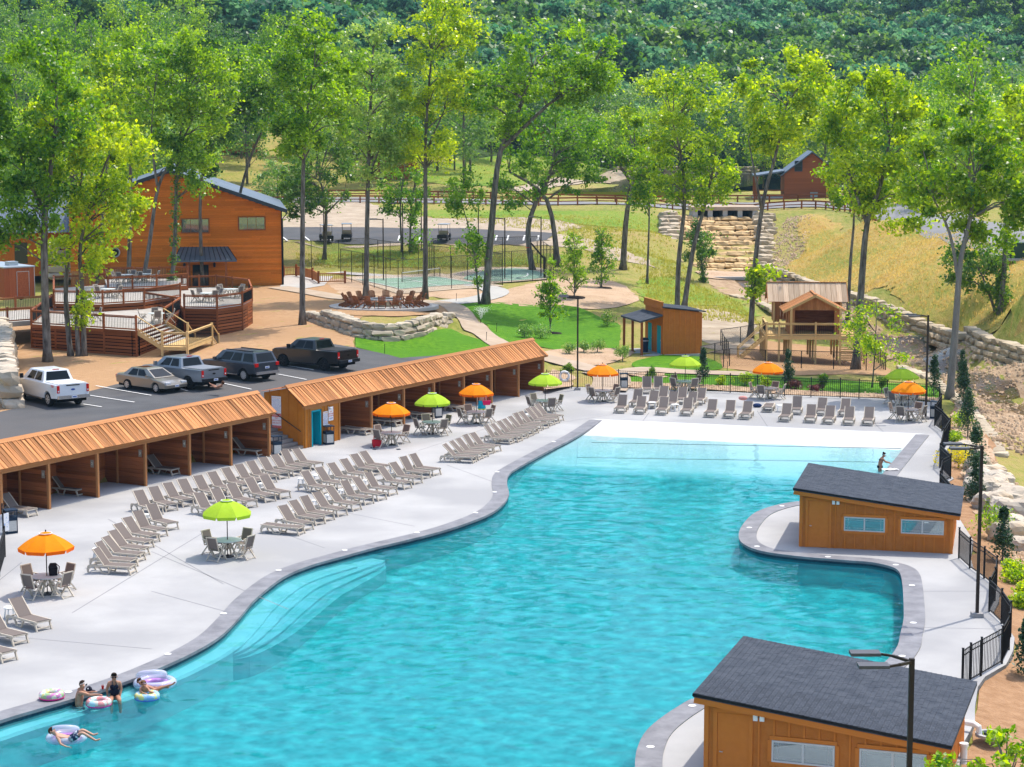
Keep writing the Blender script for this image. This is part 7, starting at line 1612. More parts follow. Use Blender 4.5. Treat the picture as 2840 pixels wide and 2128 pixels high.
# leafy treetop poking into the lower right corner, close to the camera
nb_ = at(2760,2490,-.6); rg = np.random.default_rng(5); o = thing('near_tree', 'close leafy branch tips at the bottom right corner', 'tree', (nb_.x,nb_.y,-.6)); s_ = pxm(nb_)
cz = lambda px, py: ((px-2760)/s_, rg.uniform(-.5,.5), (2490-py)/s_)
cc = [cz(*q) for q in [(2760,2050),(2790,2030),(2800,2075),(2830,2050),(2750,2085),(2700,2110),(2580,2100),(2600,2075),(2560,2120),(2790,2110),(2840,2110),(2620,2115),(2740,2020),(2850,2075)]]; tk = MB()
tk.tube([(0,0,-.2),(.1,0,1.5),(.15,0,3.2)],[.08,.06,.03],6)
for c in cc: tk.tube([(.15,0,2.6),tuple((a+b)/2 for a,b in zip((.15,0,3.4),c)),c],[.025,.015,.006],4,False)
tk.build('trunk', M_bark, o, True); V, var = leaves(cc, .26, 620, .17, rg, .6); leafobj('crown', V, var, LM['y'], o)
# ------------------------------------------------------------------ shrubs
def shrub(label, px, py, w_, h_, k, n, lf, cat='shrub', name='shrub', group='garden shrubs', cone=False, seed=0, stem=True):
    p = P(px,py); rg = np.random.default_rng(seed); o = thing(name, label, cat, (p.x,p.y,p.z), 0, group)
    if cone: c = [(rg.normal(0,.10)*w_*(1-t),rg.normal(0,.10)*w_*(1-t),.12*h_+t*h_*.86) for t in rg.uniform(0,1,26)]; sg = [w_*.5*(1-.75*(q[2]/h_)) for q in c]
    else: c = [(rg.normal(0,.22)*w_,rg.normal(0,.22)*w_,h_*rg.uniform(.35,.72)) for _ in range(12)]; sg = [w_*.3]*12
    V, var = leaves(c, sg, n, lf, rg, flat=1.0); leafobj('foliage', V, var, LM[k], o)
    if stem: MB().tube([(0,0,-.1),(0,0,h_*.6)],[.05,.02],5).build('stem', M_bark, o)
for i, (x, y, w_, h_, l) in enumerate([(2668,1075,1.1,2.7,'topmost'),(2672,1130,1.3,2.9,'second from the top'),(2684,1215,1.4,3.0,'third from the top'),(2705,1330,1.5,2.9,'below the yellow shrub'),(2705,1392,1.2,2.3,'level with the far shed roof'),(2780,1560,1.3,2.3,'right of the near fence'),(2846,1880,1.2,2.0,'cut by the right edge')]):
    shrub('narrow dark evergreen on the right bank, ' + l, x, y, w_, h_, 'e', 1500, .13, 'evergreen', 'columnar_evergreen', 'evergreens on the right bank', True, 200+i)
for i, (x, y, w_, h_, l) in enumerate([(1950,1072,1.2,2.6,'behind the lime umbrella at the far fence'),(2185,1078,1.2,2.6,'behind the orange umbrella before the playhouse'),(2590,1098,1.2,2.9,'at the far right corner by the light pole')]):
    shrub('cone shaped dark evergreen ' + l, x, y, w_, h_, 'e', 1300, .14, 'evergreen', 'columnar_evergreen', 'evergreens along the far fence', True, 220+i)
for i, (x, y, w_, h_, k, l) in enumerate([(1578,983,1.0,1.0,'p','first of the row of four on the gravel'),(1619,980,1.0,1.0,'p','second of the row of four on the gravel'),(1657,980,1.1,1.1,'p','third of the row of four on the gravel'),(1727,1003,1.1,1.3,'p','beside the path left of the hut'),(1455,938,1.6,1.3,'p','left of two behind the cabana roof'),(1500,940,1.6,1.2,'p','right of two behind the cabana roof'),(1684,905,1.7,1.5,'d','dark one left of the hut'),
     (2004,1068,.9,.7,'y','yellow green one at the far fence, left'),(2066,1072,.9,1.0,'y','yellow green one at the far fence, middle'),(2124,1076,.8,.8,'y','yellow green one at the far fence, right'),(2208,1082,.9,.7,'r','plum coloured one, left'),(2262,1086,.8,.5,'r','plum coloured one, right'),
     (2282,1085,.8,1.4,'d','upright dark one at the far fence'),(2445,1093,.7,1.6,'d','slim dark one by the airy tree'),(1806,1068,.7,1.5,'d','slim one behind the upright loungers'),(1575,1058,.7,1.6,'d','slim one beside the life ring'),(2658,1300,1.5,1.4,'w','bright yellow one on the right bank'),(2660,1190,1.4,1.2,'y','light green tuft on the right bank'),(2645,1232,1.0,.8,'y','small green tuft by the zigzag fence'),(2742,1495,1.9,1.7,'y','loose green one right of the far shed'),
     (2805,1592,.9,.6,'y','small round one, first by the near fence'),(2822,1622,.9,.6,'y','small round one, second by the near fence'),(2830,1655,.9,.6,'y','small round one, third by the near fence'),(2833,1690,.9,.6,'y','small round one, fourth by the near fence'),(2760,1430,1.0,.8,'g','green one between boulders')]):
    shrub('low shrub, ' + l, x, y, w_, h_, k, 700, .13, seed=240+i)
# ------------------------------------------------------------------ grass tufts on the banks (uncountable)
def tufts(name, polys, n, h, m, label, seed):
    rg = np.random.default_rng(seed); VV = []; AA = []
    for poly, k in polys:
        xs = [p[0] for p in poly]; ys = [p[1] for p in poly]; N = int(n*k); X = rg.uniform(min(xs),max(xs),N*3); Y = rg.uniform(min(ys),max(ys),N*3); q = inside([(p[0],p[1]) for p in poly],X,Y); X = X[q][:N]; Y = Y[q][:N]; N = len(X); Z = Hn(X,Y)+.05
        for _ in range(3):
            a = rg.uniform(0,6.28,N); hh = h*rg.uniform(.5,1.3,N); w_ = .10; lx = rg.normal(0,.22,N)*hh; ly = rg.normal(0,.22,N)*hh; ox = rg.normal(0,.08,N); oy = rg.normal(0,.08,N)
            V = np.stack([np.stack([X+ox-np.cos(a)*w_/2,Y+oy-np.sin(a)*w_/2,Z-.06],1), np.stack([X+ox+np.cos(a)*w_/2,Y+oy+np.sin(a)*w_/2,Z-.06],1), np.stack([X+ox+lx,Y+oy+ly,Z+hh],1)],1); VV.append(V.reshape(-1,3)); AA.append(np.repeat(rg.uniform(0,1,N),3))
    V = np.concatenate(VV); me = npmesh(name, V, np.arange(len(V)).reshape(-1,3), m, np.concatenate(AA)); return tag(link(name, me), label, kind='stuff')
gp = smooth(polyD([(1700,590),(1740,540),(1720,495),(1760,470),(1900,485),(2000,500),(2100,525),(2280,575),(2330,770),(2211,750),(2080,722),(1960,676),(1830,628)]),3,True)
tufts('bank_grass', [(gp,1.0)], 7000, .24, LM['s'], 'long straw coloured grass on the right bank', 1)
mp_ = polyD([(1380,600),(1450,560),(1500,610),(1600,655),(1640,700),(1500,690),(1400,665)]); mp2 = polyD([(930,470),(1440,480),(1450,540),(1380,590),(1250,560),(1200,500)]); mp3 = polyD([(640,575),(1160,580),(1260,560),(1100,545),(640,545)]); mp4 = polyD([(780,395),(1150,405),(1300,385),(1240,345),(800,360)])
tufts('meadow_grass', [(mp_,.25),(mp2,.3),(mp3,.2),(mp4,.25)], 9000, .22, LM['m'], 'green and yellow meadow grass behind the courts', 2)
# ------------------------------------------------------------------ background trees one can still tell apart
def proto(seed, h, w_, k, n, lf):
    rg = np.random.default_rng(seed); tk = MB(); tk.tube([(0,0,-.5),(rg.normal(0,.2),0,h*.5),(rg.normal(0,.4),0,h*.85)],[.22,.15,.05],6); cents = []
    for _ in range(46):
        d = rg.normal(0,1,3); d /= np.linalg.norm(d); r_ = rg.uniform(.3,1)**.5; cents.append((d[0]*r_*w_, d[1]*r_*w_, h*.60+d[2]*r_*h*.38))
    cents = np.array(cents)
    for c in cents[::3]: tk.tube([(0,0,max(1,c[2]-2.5)),tuple(c)],[.06,.02],4,False)
    V, var = leaves(cents, rg.uniform(.9,1.6,46), n, lf, rg, wild=True); me = npmesh('background_crown', V, np.arange(len(V)).reshape(-1,4), LM[k], var); return tk.mesh('background_trunk', M_bark, True), me
PR = [proto(300,17,4.2,'g',3400,.46), proto(301,19,4.6,'g',3600,.46), proto(302,15,4.0,'d',3200,.46), proto(303,18,4.4,'f',3600,.46), proto(304,16,4.6,'p',3400,.46), proto(305,14,3.6,'y',3000,.42)]
rg = np.random.default_rng(77); spots = []
def sc_(x0, x1, y0, y1, n, dmin, ks):
    c = 0
    for _ in range(n*25):
        if c >= n: break
        y = rg.uniform(y0,y1); x = rg.uniform(x0,x1)*(y/300.0)
        if abs(x) > .262*y+4: continue
        if all((x-a)**2+(y-b)**2 > dmin*dmin for a,b,_ in spots): spots.append((x,y,int(rg.choice(ks)))); c += 1
sc_(-80,-44,222,300,16,6,[0,1,4,5]); sc_(-80,-6,302,345,34,6.5,[0,1,2,3,4]); sc_(-80,-6,345,400,44,7,[0,1,2,3,3]); sc_(-8,44,405,440,26,7,[0,2,3,4]); sc_(40,76,330,400,26,7.5,[0,3,4,5]); sc_(58,80,232,330,18,7,[0,1,5,4]); sc_(-6,40,372,404,7,8,[0,4,5])
for i, (x, y, k) in enumerate(spots):
    zone = 'upper left slope behind the lodge' if x < -20 else ('valley floor behind the pond' if x < 45*y/300 else 'slope on the right behind the road')
    o = thing('woodland_tree', 'leafy woodland tree on the ' + zone, 'tree', (x,y,H(x,y)-.3), rg.uniform(0,6.28), 'woodland trees on the ' + zone); s = rg.uniform(.8,1.12); o.scale = (s*rg.uniform(.9,1.1),s,s)
    link('trunk', PR[k][0], o); link('crown', PR[k][1], o)
# ------------------------------------------------------------------ far forest, one mass
def fproto(seed, k):
    rg = np.random.default_rng(seed); c = []
    for _ in range(30):
        d = rg.normal(0,1,3); d /= np.linalg.norm(d); d[2] = abs(d[2])*.9-.15; c.append((d[0]*3.6,d[1]*3.6,6.5+d[2]*5.2))
    V, var = leaves(np.array(c), rg.uniform(1.0,1.9,30), 760, .95, rg, .75, .8); me = npmesh('forest_crown', V, np.arange(len(V)).reshape(-1,4), LM[k], var)
    return bpy.data.objects.new('forest_crown', me)
FO = [fproto(400,'F'), fproto(401,'F'), fproto(402,'d'), fproto(403,'f')]
N = 15000; Y = 425+ (1350-425)*rg.uniform(0,1,N)**1.0; X = rg.uniform(-.275,.275,N)*Y; Z = Hn(X,Y); fa = np.clip((Y-330)/200,0,1); Z += fa*(13*np.sin(X*.021+1)*np.sin(Y*.013)+5*np.sin(X*.05)*np.sin(Y*.041))
keep = []; cell = {}
for i in range(N):
    s = 5.6; kx, ky = int(X[i]//s), int(Y[i]//s)
    if (kx,ky) in cell: continue
    if (Z[i]-HC)/Y[i] > .085: continue
    cell[(kx,ky)] = 1; keep.append(i)
kp = np.array(keep); fm = bpy.data.meshes.new('forest'); fm.from_pydata(np.stack([X[kp],Y[kp],Z[kp]-1.0],1).tolist(),[],[]); fo_ = tag(link('forest', fm), 'dense green woodland covering the far hills', kind='stuff')
ng = bpy.data.node_groups.new('forest_scatter', 'GeometryNodeTree'); ng.interface.new_socket('Geometry', in_out='INPUT', socket_type='NodeSocketGeometry'); ng.interface.new_socket('Geometry', in_out='OUTPUT', socket_type='NodeSocketGeometry')
gi = ng.nodes.new('NodeGroupInput'); go = ng.nodes.new('NodeGroupOutput'); ip = ng.nodes.new('GeometryNodeInstanceOnPoints'); mtp = ng.nodes.new('GeometryNodeMeshToPoints'); gt = ng.nodes.new('GeometryNodeGeometryToInstance')
for f_ in FO:
    oi = ng.nodes.new('GeometryNodeObjectInfo'); oi.inputs['Object'].default_value = f_; ng.links.new(oi.outputs['Geometry'], gt.inputs[0])
ng.links.new(gi.outputs[0], mtp.inputs[0]); ng.links.new(mtp.outputs[0], ip.inputs['Points']); ng.links.new(gt.outputs[0], ip.inputs['Instance']); ip.inputs['Pick Instance'].default_value = True
rvn = ng.nodes.new('FunctionNodeRandomValue'); rvn.data_type = 'FLOAT'; rvn.inputs[2].default_value = .65; rvn.inputs[3].default_value = 1.75; ng.links.new(rvn.outputs[1], ip.inputs['Scale'])
rvr = ng.nodes.new('FunctionNodeRandomValue'); rvr.data_type = 'FLOAT_VECTOR'; rvr.inputs[0].default_value = (0,0,0); rvr.inputs[1].default_value = (.15,.15,6.28); ng.links.new(rvr.outputs[0], ip.inputs['Rotation'])
rvi = ng.nodes.new('FunctionNodeRandomValue'); rvi.data_type = 'INT'; rvi.inputs[4].default_value = 0; rvi.inputs[5].default_value = 3; ng.links.new(rvi.outputs[2], ip.inputs['Instance Index'])
ng.links.new(ip.outputs[0], go.inputs[0]); md = fo_.modifiers.new('scatter', 'NODES'); md.node_group = ng
# ------------------------------------------------------------------ people
def skin_person(name, label, loc, rz, joints, edges, rad, mats, parts=(), group='people at the pool', skincol=None):
    """one continuous body grown with a Skin modifier; joints in metres around the pelvis"""
    o = thing('person', label, 'person', loc, rz, group)
    me = bpy.data.meshes.new('body'); keys = list(joints); me.from_pydata([joints[k] for k in keys], [(keys.index(a), keys.index(b)) for a, b in edges], []); ob = bpy.data.objects.new('body', me); C.objects.link(ob)
    sk = ob.modifiers.new('skin', 'SKIN'); sk.use_smooth_shade = True
    lay = me.skin_vertices[0].data if me.skin_vertices else None
    if lay is None:
        bm = bmesh.new(); bm.from_mesh(me); bm.verts.layers.skin.verify(); bm.to_mesh(me); bm.free(); lay = me.skin_vertices[0].data
    for i, k in enumerate(keys): r = rad[k]; lay[i].radius = (r, r) if not isinstance(r, tuple) else r; lay[i].use_root = (k == 'pelvis')
    sb = ob.modifiers.new('sub', 'SUBSURF'); sb.levels = 2; sb.render_levels = 2
    dg = bpy.context.evaluated_depsgraph_get(); m2 = bpy.data.meshes.new_from_object(ob.evaluated_get(dg)); bpy.data.objects.remove(ob)
    m2.materials.clear(); m2.materials.append(mats[0]); m2.polygons.foreach_set('use_smooth', [True]*len(m2.polygons)); body = link('body', m2, o)
    return o
def S_(n, c): return mat('skin_'+n, c, .5, spec=.3)
SK1 = S_('tan', (.42,.205,.125)); SK2 = S_('fair', (.52,.28,.19)); SK3 = S_('warm', (.36,.165,.095))
HAIR_D = mat('hair_dark', (.03,.018,.012), .6); HAIR_B = mat('hair_brown', (.09,.04,.022), .6); SWN = mat('swim_navy', (.012,.015,.03), .7); SWP = mat('swim_print', (.015,.03,.07), .7, (.45,.5,.55), 9, 3, lo=.5, hi=.6); TEALF = mat('teal_shorts', (.0,.30,.48), .7, (.02,.40,.56), 5, 2)
def ball(name, c, r, m, parent, n=12, cut=None):
    bm = bmesh.new(); bmesh.ops.create_uvsphere(bm, u_segments=n, v_segments=n//2+2, radius=1.0)
    if cut: bmesh.ops.delete(bm, geom=[v for v in bm.verts if v.co.dot(Vector(cut[0])) < cut[1]], context='VERTS')
    me = bpy.data.meshes.new(name); bm.to_mesh(me); bm.free(); me.materials.append(m); me.polygons.foreach_set('use_smooth', [True]*len(me.polygons))
    return link(name, me, parent, Matrix.Translation(c) @ Matrix.Diagonal((r[0],r[1],r[2],1)))
def head(o, c, look, skin, hair, r=.105, long=False):
    """look is a unit-ish vector the face points along"""
    L = Vector(look).normalized(); R = L.cross(Zup).normalized(); U = R.cross(L); c = Vector(c)
    ball('hair', c-L*.012+U*.022, (r*1.04,r*1.04,r*1.16), hair, o, 14, cut=((-L*.75+U*.8).normalized(), .0))
    ball('nose', c+L*r*.95-U*.012, (.016,.016,.02), skin, o, 6)
    for s in (-1,1): ball('ear', c+R*s*r*.92, (.02,.02,.032), skin, o, 6); ball('eye', c+L*r*.86+R*s*.036+U*.018, (.012,.012,.012), HAIR_D, o, 6)
    MB().beam(c+L*r*.90-R*.022-U*.05, c+L*r*.90+R*.022-U*.05, .012, .01).build('mouth', mat('lips',(.30,.09,.07),.5), o)
    if long:
        ball('hair_back', c-L*.06-U*.06, (.075,.075,.13), hair, o, 10)
def shades(o, c, look, r=.105):
    L = Vector(look).normalized(); R = L.cross(Zup).normalized(); U = R.cross(L); c = Vector(c)
    b = MB()
    for s in (-1,1): b.beam(c+L*(r+.012)+R*s*.012+U*.02, c+L*(r+.002)+R*s*.07+U*.02, .012, .045)
    b.beam(c+L*(r+.012)-R*.02+U*.025, c+L*(r+.012)+R*.02+U*.025, .01, .012); b.build('sunglasses', M_black, o)
def hand_edges(J, E, R_, side, base, d, up, cur=.5):
    """palm and five fingers from wrist joint `base` along d"""
    b = Vector(J[base]); d = Vector(d).normalized(); up = Vector(up).normalized(); s = d.cross(up).normalized()
    J[side+'palm'] = tuple(b+d*.07); E.append((base, side+'palm')); R_[side+'palm'] = (.034,.018)
    p = b+d*.085
    for i, (o_, l) in enumerate(((-.03,.07),(-.01,.078),(.011,.074),(.03,.058))):
        k = side+'f%d' % i; J[k] = tuple(p+s*o_+d*l*.5); J[k+'t'] = tuple(p+s*o_*1.15+d*l-up*l*cur*.4); E += [(side+'palm',k),(k,k+'t')]; R_[k] = .010; R_[k+'t'] = .008
    k = side+'th'; J[k] = tuple(b+d*.05+s*-.05); E.append((side+'palm',k)); R_[k] = .011
ppm = 88.0
# man standing waist deep at the pool edge, leaning on the pink ring
J = {'pelvis':(0,0,-.12),'waist':(0,.0,.05),'chest':(.04,.02,.26),'neck':(.09,.02,.45),'hd0':(.12,.02,.52),'hd1':(.14,.02,.62),'shR':(.10,-.17,.40),'elR':(.36,-.22,.33),'wrR':(.60,-.18,.33),'shL':(.06,.19,.40),'elL':(.22,.30,.24),'wrL':(.40,.24,.30),'hipR':(.02,-.1,-.2),'knR':(.05,-.11,-.6),'ftR':(.02,-.11,-1.0),'hipL':(.0,.1,-.2),'knL':(.02,.11,-.6),'ftL':(0,.11,-1.0)}
E = [('pelvis','waist'),('waist','chest'),('chest','neck'),('neck','hd0'),('hd0','hd1'),('chest','shR'),('shR','elR'),('elR','wrR'),('chest','shL'),('shL','elL'),('elL','wrL'),('pelvis','hipR'),('hipR','knR'),('knR','ftR'),('pelvis','hipL'),('hipL','knL'),('knL','ftL')]
R_ = {'pelvis':(.15,.11),'waist':(.14,.10),'chest':(.17,.12),'neck':.062,'hd0':.085,'hd1':.092,'shR':.072,'elR':.046,'wrR':.032,'shL':.072,'elL':.046,'wrL':.032,'hipR':.09,'knR':.06,'ftR':.045,'hipL':.09,'knL':.06,'ftL':.045}
hand_edges(J,E,R_,'r','wrR',(1,.1,-.1),(0,0,1)); hand_edges(J,E,R_,'l','wrL',(1,-.1,.1),(0,0,1))
pm_ = at(218,1952,WL); man = skin_person('person', 'shirtless man with cropped dark hair and sunglasses standing in the pool edge', pm_, .1, J, E, R_, [SK1])
head(man, (.145,.02,.60), (1,-.25,-.1), SK1, HAIR_D, .108); shades(man, (.145,.02,.60), (1,-.25,-.1), .108)
ball('swim_shorts', (0,0,-.16), (.20,.17,.13), SWN, man, 14)
# woman sitting on the underwater bench
J = {'pelvis':(0,0,.02),'waist':(.0,.02,.17),'chest':(-.0,.0,.36),'neck':(.0,-.03,.52),'hd0':(.0,-.06,.58),'hd1':(.0,-.08,.68),'shR':(.17,.0,.45),'elR':(.21,.0,.22),'wrR':(.17,-.12,.03),'shL':(-.17,.0,.45),'elL':(-.24,.03,.22),'wrL':(-.21,-.02,.0),'hipR':(.1,-.04,-.02),'knR':(.16,-.46,.02),'ftR':(.2,-.5,-.42),'hipL':(-.1,-.04,-.02),'knL':(-.1,-.46,.02),'ftL':(-.08,-.5,-.42)}
R_ = {'pelvis':(.17,.13),'waist':(.125,.10),'chest':(.15,.12),'neck':.052,'hd0':.078,'hd1':.085,'shR':.06,'elR':.045,'wrR':.03,'shL':.06,'elL':.045,'wrL':.03,'hipR':.10,'knR':.07,'ftR':.045,'hipL':.10,'knL':.07,'ftL':.045}
E = [e for e in E if e[0][:1] not in 'rl' or e[0] in ()]; E = [('pelvis','waist'),('waist','chest'),('chest','neck'),('neck','hd0'),('hd0','hd1'),('chest','shR'),('shR','elR'),('elR','wrR'),('chest','shL'),('shL','elL'),('elL','wrL'),('pelvis','hipR'),('hipR','knR'),('knR','ftR'),('pelvis','hipL'),('hipL','knL'),('knL','ftL')]
hand_edges(J,E,R_,'r','wrR',(-.1,-.6,-.5),(0,-.5,1)); hand_edges(J,E,R_,'l','wrL',(0,-.5,-.7),(0,-.5,1))
wm = skin_person('person', 'woman in a black halter swimsuit and sunglasses sitting on the pool ledge', at(318,1932,WL), .15, J, E, R_, [SK1])
head(wm, (0,-.08,.66), (.05,-1,-.15), SK1, HAIR_D, .10, True); shades(wm, (0,-.08,.66), (.05,-1,-.15), .10)
ball('swimsuit', (0,.0,.17), (.155,.135,.20), SWN, wm, 14); 
for s in (-1,1): ball('swimsuit_cup', (s*.065,-.105,.34), (.075,.06,.075), SWN, wm, 10); MB().tube([(s*.07,-.13,.38),(s*.05,-.06,.52),(s*.02,.03,.53)],.012,5).build('halter_strap', SWN, wm)
# boy lying on the lounge float
J = {'pelvis':(0,0,.14),'waist':(-.14,0,.15),'chest':(-.32,0,.20),'neck':(-.46,0,.27),'hd0':(-.52,0,.32),'hd1':(-.58,0,.38),'shR':(-.37,-.15,.20),'elR':(-.28,-.27,.06),'wrR':(-.10,-.28,-.02),'shL':(-.37,.15,.20),'elL':(-.2,.24,.14),'wrL':(-.02,.2,.16),'hipR':(.04,-.08,.14),'knR':(.32,-.10,.36),'ftR':(.72,-.12,.12),'hipL':(.04,.08,.14),'knL':(.28,.12,.38),'ftL':(.60,.16,.20),'toeR':(.86,-.13,.17),'toeL':(.74,.17,.25)}
R_ = {'pelvis':(.12,.09),'waist':(.11,.08),'chest':(.13,.095),'neck':.046,'hd0':.075,'hd1':.082,'shR':.055,'elR':.036,'wrR':.026,'shL':.055,'elL':.036,'wrL':.026,'hipR':.08,'knR':.052,'ftR':.034,'hipL':.08,'knL':.052,'ftL':.034,'toeR':.026,'toeL':.026}
E = [('pelvis','waist'),('waist','chest'),('chest','neck'),('neck','hd0'),('hd0','hd1'),('chest','shR'),('shR','elR'),('elR','wrR'),('chest','shL'),('shL','elL'),('elL','wrL'),('pelvis','hipR'),('hipR','knR'),('knR','ftR'),('ftR','toeR'),('pelvis','hipL'),('hipL','knL'),('knL','ftL'),('ftL','toeL')]
hand_edges(J,E,R_,'r','wrR',(1,.1,-.2),(0,0,1)); hand_edges(J,E,R_,'l','wrL',(1,-.1,0),(0,0,1))
bpos = at(200,2062,WL); boy = skin_person('person', 'boy in dark patterned swim shorts lying back on a clear lounge float', bpos, 0.0, J, E, R_, [SK2])
head(boy, (-.57,0,.37), (.65,-.2,.55), SK2, HAIR_B, .098)
def shorts(o, a, b, r0, r1, m): MB().tube([a, tuple((x+y)/2 for x,y in zip(a,b)), b],[r0,(r0+r1)/2,r1],10).build('swim_shorts', m, o, True)
shorts(boy, (-.02,-.085,.14), (.22,-.10,.29), .108, .082, SWP); shorts(boy, (-.02,.085,.14), (.20,.115,.31), .108, .082, SWP)
# two children on the ring near the ledge
J2 = {'pelvis':(0,0,.05),'waist':(-.02,.05,.14),'chest':(-.04,.0,.25),'neck':(-.05,-.06,.34),'hd0':(-.05,-.09,.38),'hd1':(-.05,-.11,.45),'shR':(.08,-.06,.28),'elR':(.16,-.22,.22),'wrR':(.28,-.26,.20),'shL':(-.17,-.04,.28),'elL':(-.12,-.2,.2),'wrL':(.0,-.28,.18),'hipR':(.07,.05,.02),'knR':(.1,.2,-.2),'hipL':(-.07,.05,.02),'knL':(-.1,.2,-.2)}
R2 = {'pelvis':.10,'waist':.10,'chest':(.115,.09),'neck':.042,'hd0':.072,'hd1':.078,'shR':.045,'elR':.032,'wrR':.024,'shL':.045,'elL':.032,'wrL':.024,'hipR':.07,'knR':.05,'hipL':.07,'knL':.05}
E2 = [('pelvis','waist'),('waist','chest'),('chest','neck'),('neck','hd0'),('hd0','hd1'),('chest','shR'),('shR','elR'),('elR','wrR'),('chest','shL'),('shL','elL'),('elL','wrL'),('pelvis','hipR'),('hipR','knR'),('pelvis','hipL'),('hipL','knL')]
hand_edges(J2,E2,R2,'r','wrR',(1,-.3,-.3),(0,0,1)); hand_edges(J2,E2,R2,'l','wrL',(1,-.5,-.2),(0,0,1))
kidp = at(405,1932,WL); kid = skin_person('person', 'child leaning over a patterned ring beside the big clear float', kidp, 0, J2, E2, R2, [SK1]); head(kid, (-.05,-.11,.44), (.3,-1,-.3), SK1, mat('hair_sand',(.16,.085,.04),.6), .09)
J3 = {'pelvis':(0,0,.10),'waist':(-.1,0,.16),'chest':(-.24,.0,.24),'neck':(-.34,0,.32),'hd0':(-.38,0,.36),'hd1':(-.41,0,.43),'shR':(-.26,-.13,.25),'elR':(-.15,-.2,.14),'wrR':(0,-.18,.13),'shL':(-.26,.13,.25),'elL':(-.14,.2,.18),'wrL':(0,.18,.16),'hipR':(.05,-.06,.1),'knR':(.3,-.07,.2),'ftR':(.62,-.06,.28),'toeR':(.70,-.06,.36),'hipL':(.05,.06,.1),'knL':(.28,.08,.18),'ftL':(.52,.1,.14)}
R3_ = {'pelvis':.10,'waist':.10,'chest':(.115,.09),'neck':.042,'hd0':.072,'hd1':.078,'shR':.045,'elR':.032,'wrR':.024,'shL':.045,'elL':.032,'wrL':.024,'hipR':.07,'knR':.05,'ftR':.032,'toeR':.026,'hipL':.07,'knL':.05,'ftL':.032}
E3 = [('pelvis','waist'),('waist','chest'),('chest','neck'),('neck','hd0'),('hd0','hd1'),('chest','shR'),('shR','elR'),('elR','wrR'),('chest','shL'),('shL','elL'),('elL','wrL'),('pelvis','hipR'),('hipR','knR'),('knR','ftR'),('ftR','toeR'),('pelvis','hipL'),('hipL','knL'),('knL','ftL')]
hand_edges(J3,E3,R3_,'r','wrR',(1,0,0),(0,0,1)); hand_edges(J3,E3,R3_,'l','wrL',(1,0,0),(0,0,1))
kid2 = skin_person('person', 'second child reclining behind with one leg stretched to the right', at(425,1924,WL), .25, J3, E3, R3_, [SK3]); head(kid2, (-.41,0,.42), (.6,-.6,.2), SK3, HAIR_B, .09)
# woman standing at the right pool edge handling a towel
JS = {'pelvis':(0,0,.02),'waist':(0,0,.16),'chest':(.06,0,.36),'neck':(.14,0,.50),'hd0':(.18,0,.54),'hd1':(.22,0,.62),'shR':(.1,-.15,.44),'elR':(.26,-.17,.26),'wrR':(.44,-.12,.20),'shL':(.1,.15,.44),'elL':(.26,.16,.28),'wrL':(.44,.1,.22),'hipR':(0,-.09,-.05),'knR':(.0,-.09,-.45),'ftR':(0,-.09,-.85),'hipL':(0,.09,-.05),'knL':(0,.09,-.45),'ftL':(0,.09,-.85)}
RS = {'pelvis':(.14,.12),'waist':(.11,.09),'chest':(.13,.10),'neck':.05,'hd0':.078,'hd1':.085,'shR':.055,'elR':.04,'wrR':.028,'shL':.055,'elL':.04,'wrL':.028,'hipR':.09,'knR':.06,'ftR':.045,'hipL':.09,'knL':.06,'ftL':.045}
ES = [('pelvis','waist'),('waist','chest'),('chest','neck'),('neck','hd0'),('hd0','hd1'),('chest','shR'),('shR','elR'),('elR','wrR'),('chest','shL'),('shL','elL'),('elL','wrL'),('pelvis','hipR'),('hipR','knR'),('knR','ftR'),('pelvis','hipL'),('hipL','knL'),('knL','ftL')]
hand_edges(JS,ES,RS,'r','wrR',(1,0,-.2),(0,0,1)); hand_edges(JS,ES,RS,'l','wrL',(1,0,-.2),(0,0,1))
sw = skin_person('person', 'slim person with dark hair bun standing in the shallows at the right coping', at(2440,1313,-.3)+Zup*.35, .1, JS, ES, RS, [SK3]); head(sw, (.22,0,.61), (.9,0,-.5), SK3, HAIR_D, .10); ball('hair_bun', (.17,0,.74), (.05,.05,.05), HAIR_D, sw, 8); ball('swim_bottom', (0,0,-.0), (.16,.145,.11), SWN, sw, 12); ball('swim_top', (.07,0,.36), (.135,.135,.07), SWN, sw, 12)
# person in teal shorts behind the umbrella
JT = {'pelvis':(0,0,.92),'waist':(0,0,1.08),'chest':(.02,0,1.32),'neck':(0,0,1.50),'hd0':(.02,0,1.56),'hd1':(.02,0,1.66),'shR':(.18,0,1.42),'elR':(.25,-.05,1.14),'wrR':(.27,-.12,.90),'shL':(-.18,0,1.42),'elL':(-.26,-.02,1.14),'wrL':(-.27,-.05,.88),'hipR':(.1,0,.86),'knR':(.11,.02,.48),'ftR':(.11,0,.07),'hipL':(-.1,0,.86),'knL':(-.12,.02,.48),'ftL':(-.13,.0,.07),'toeR':(.12,-.16,.04),'toeL':(-.13,-.16,.04)}
RT = {'pelvis':(.16,.12),'waist':(.15,.11),'chest':(.18,.12),'neck':.06,'hd0':.085,'hd1':.09,'shR':.07,'elR':.046,'wrR':.032,'shL':.07,'elL':.046,'wrL':.032,'hipR':.10,'knR':.064,'ftR':.042,'hipL':.10,'knL':.064,'ftL':.042,'toeR':.035,'toeL':.035}
ET = ES + [('ftR','toeR'),('ftL','toeL')]; ET = [e for e in ET if all(k in JT for k in e)]
hand_edges(JT,ET,RT,'r','wrR',(0,-.1,-1),(0,-1,0)); hand_edges(JT,ET,RT,'l','wrL',(0,-.1,-1),(0,-1,0))
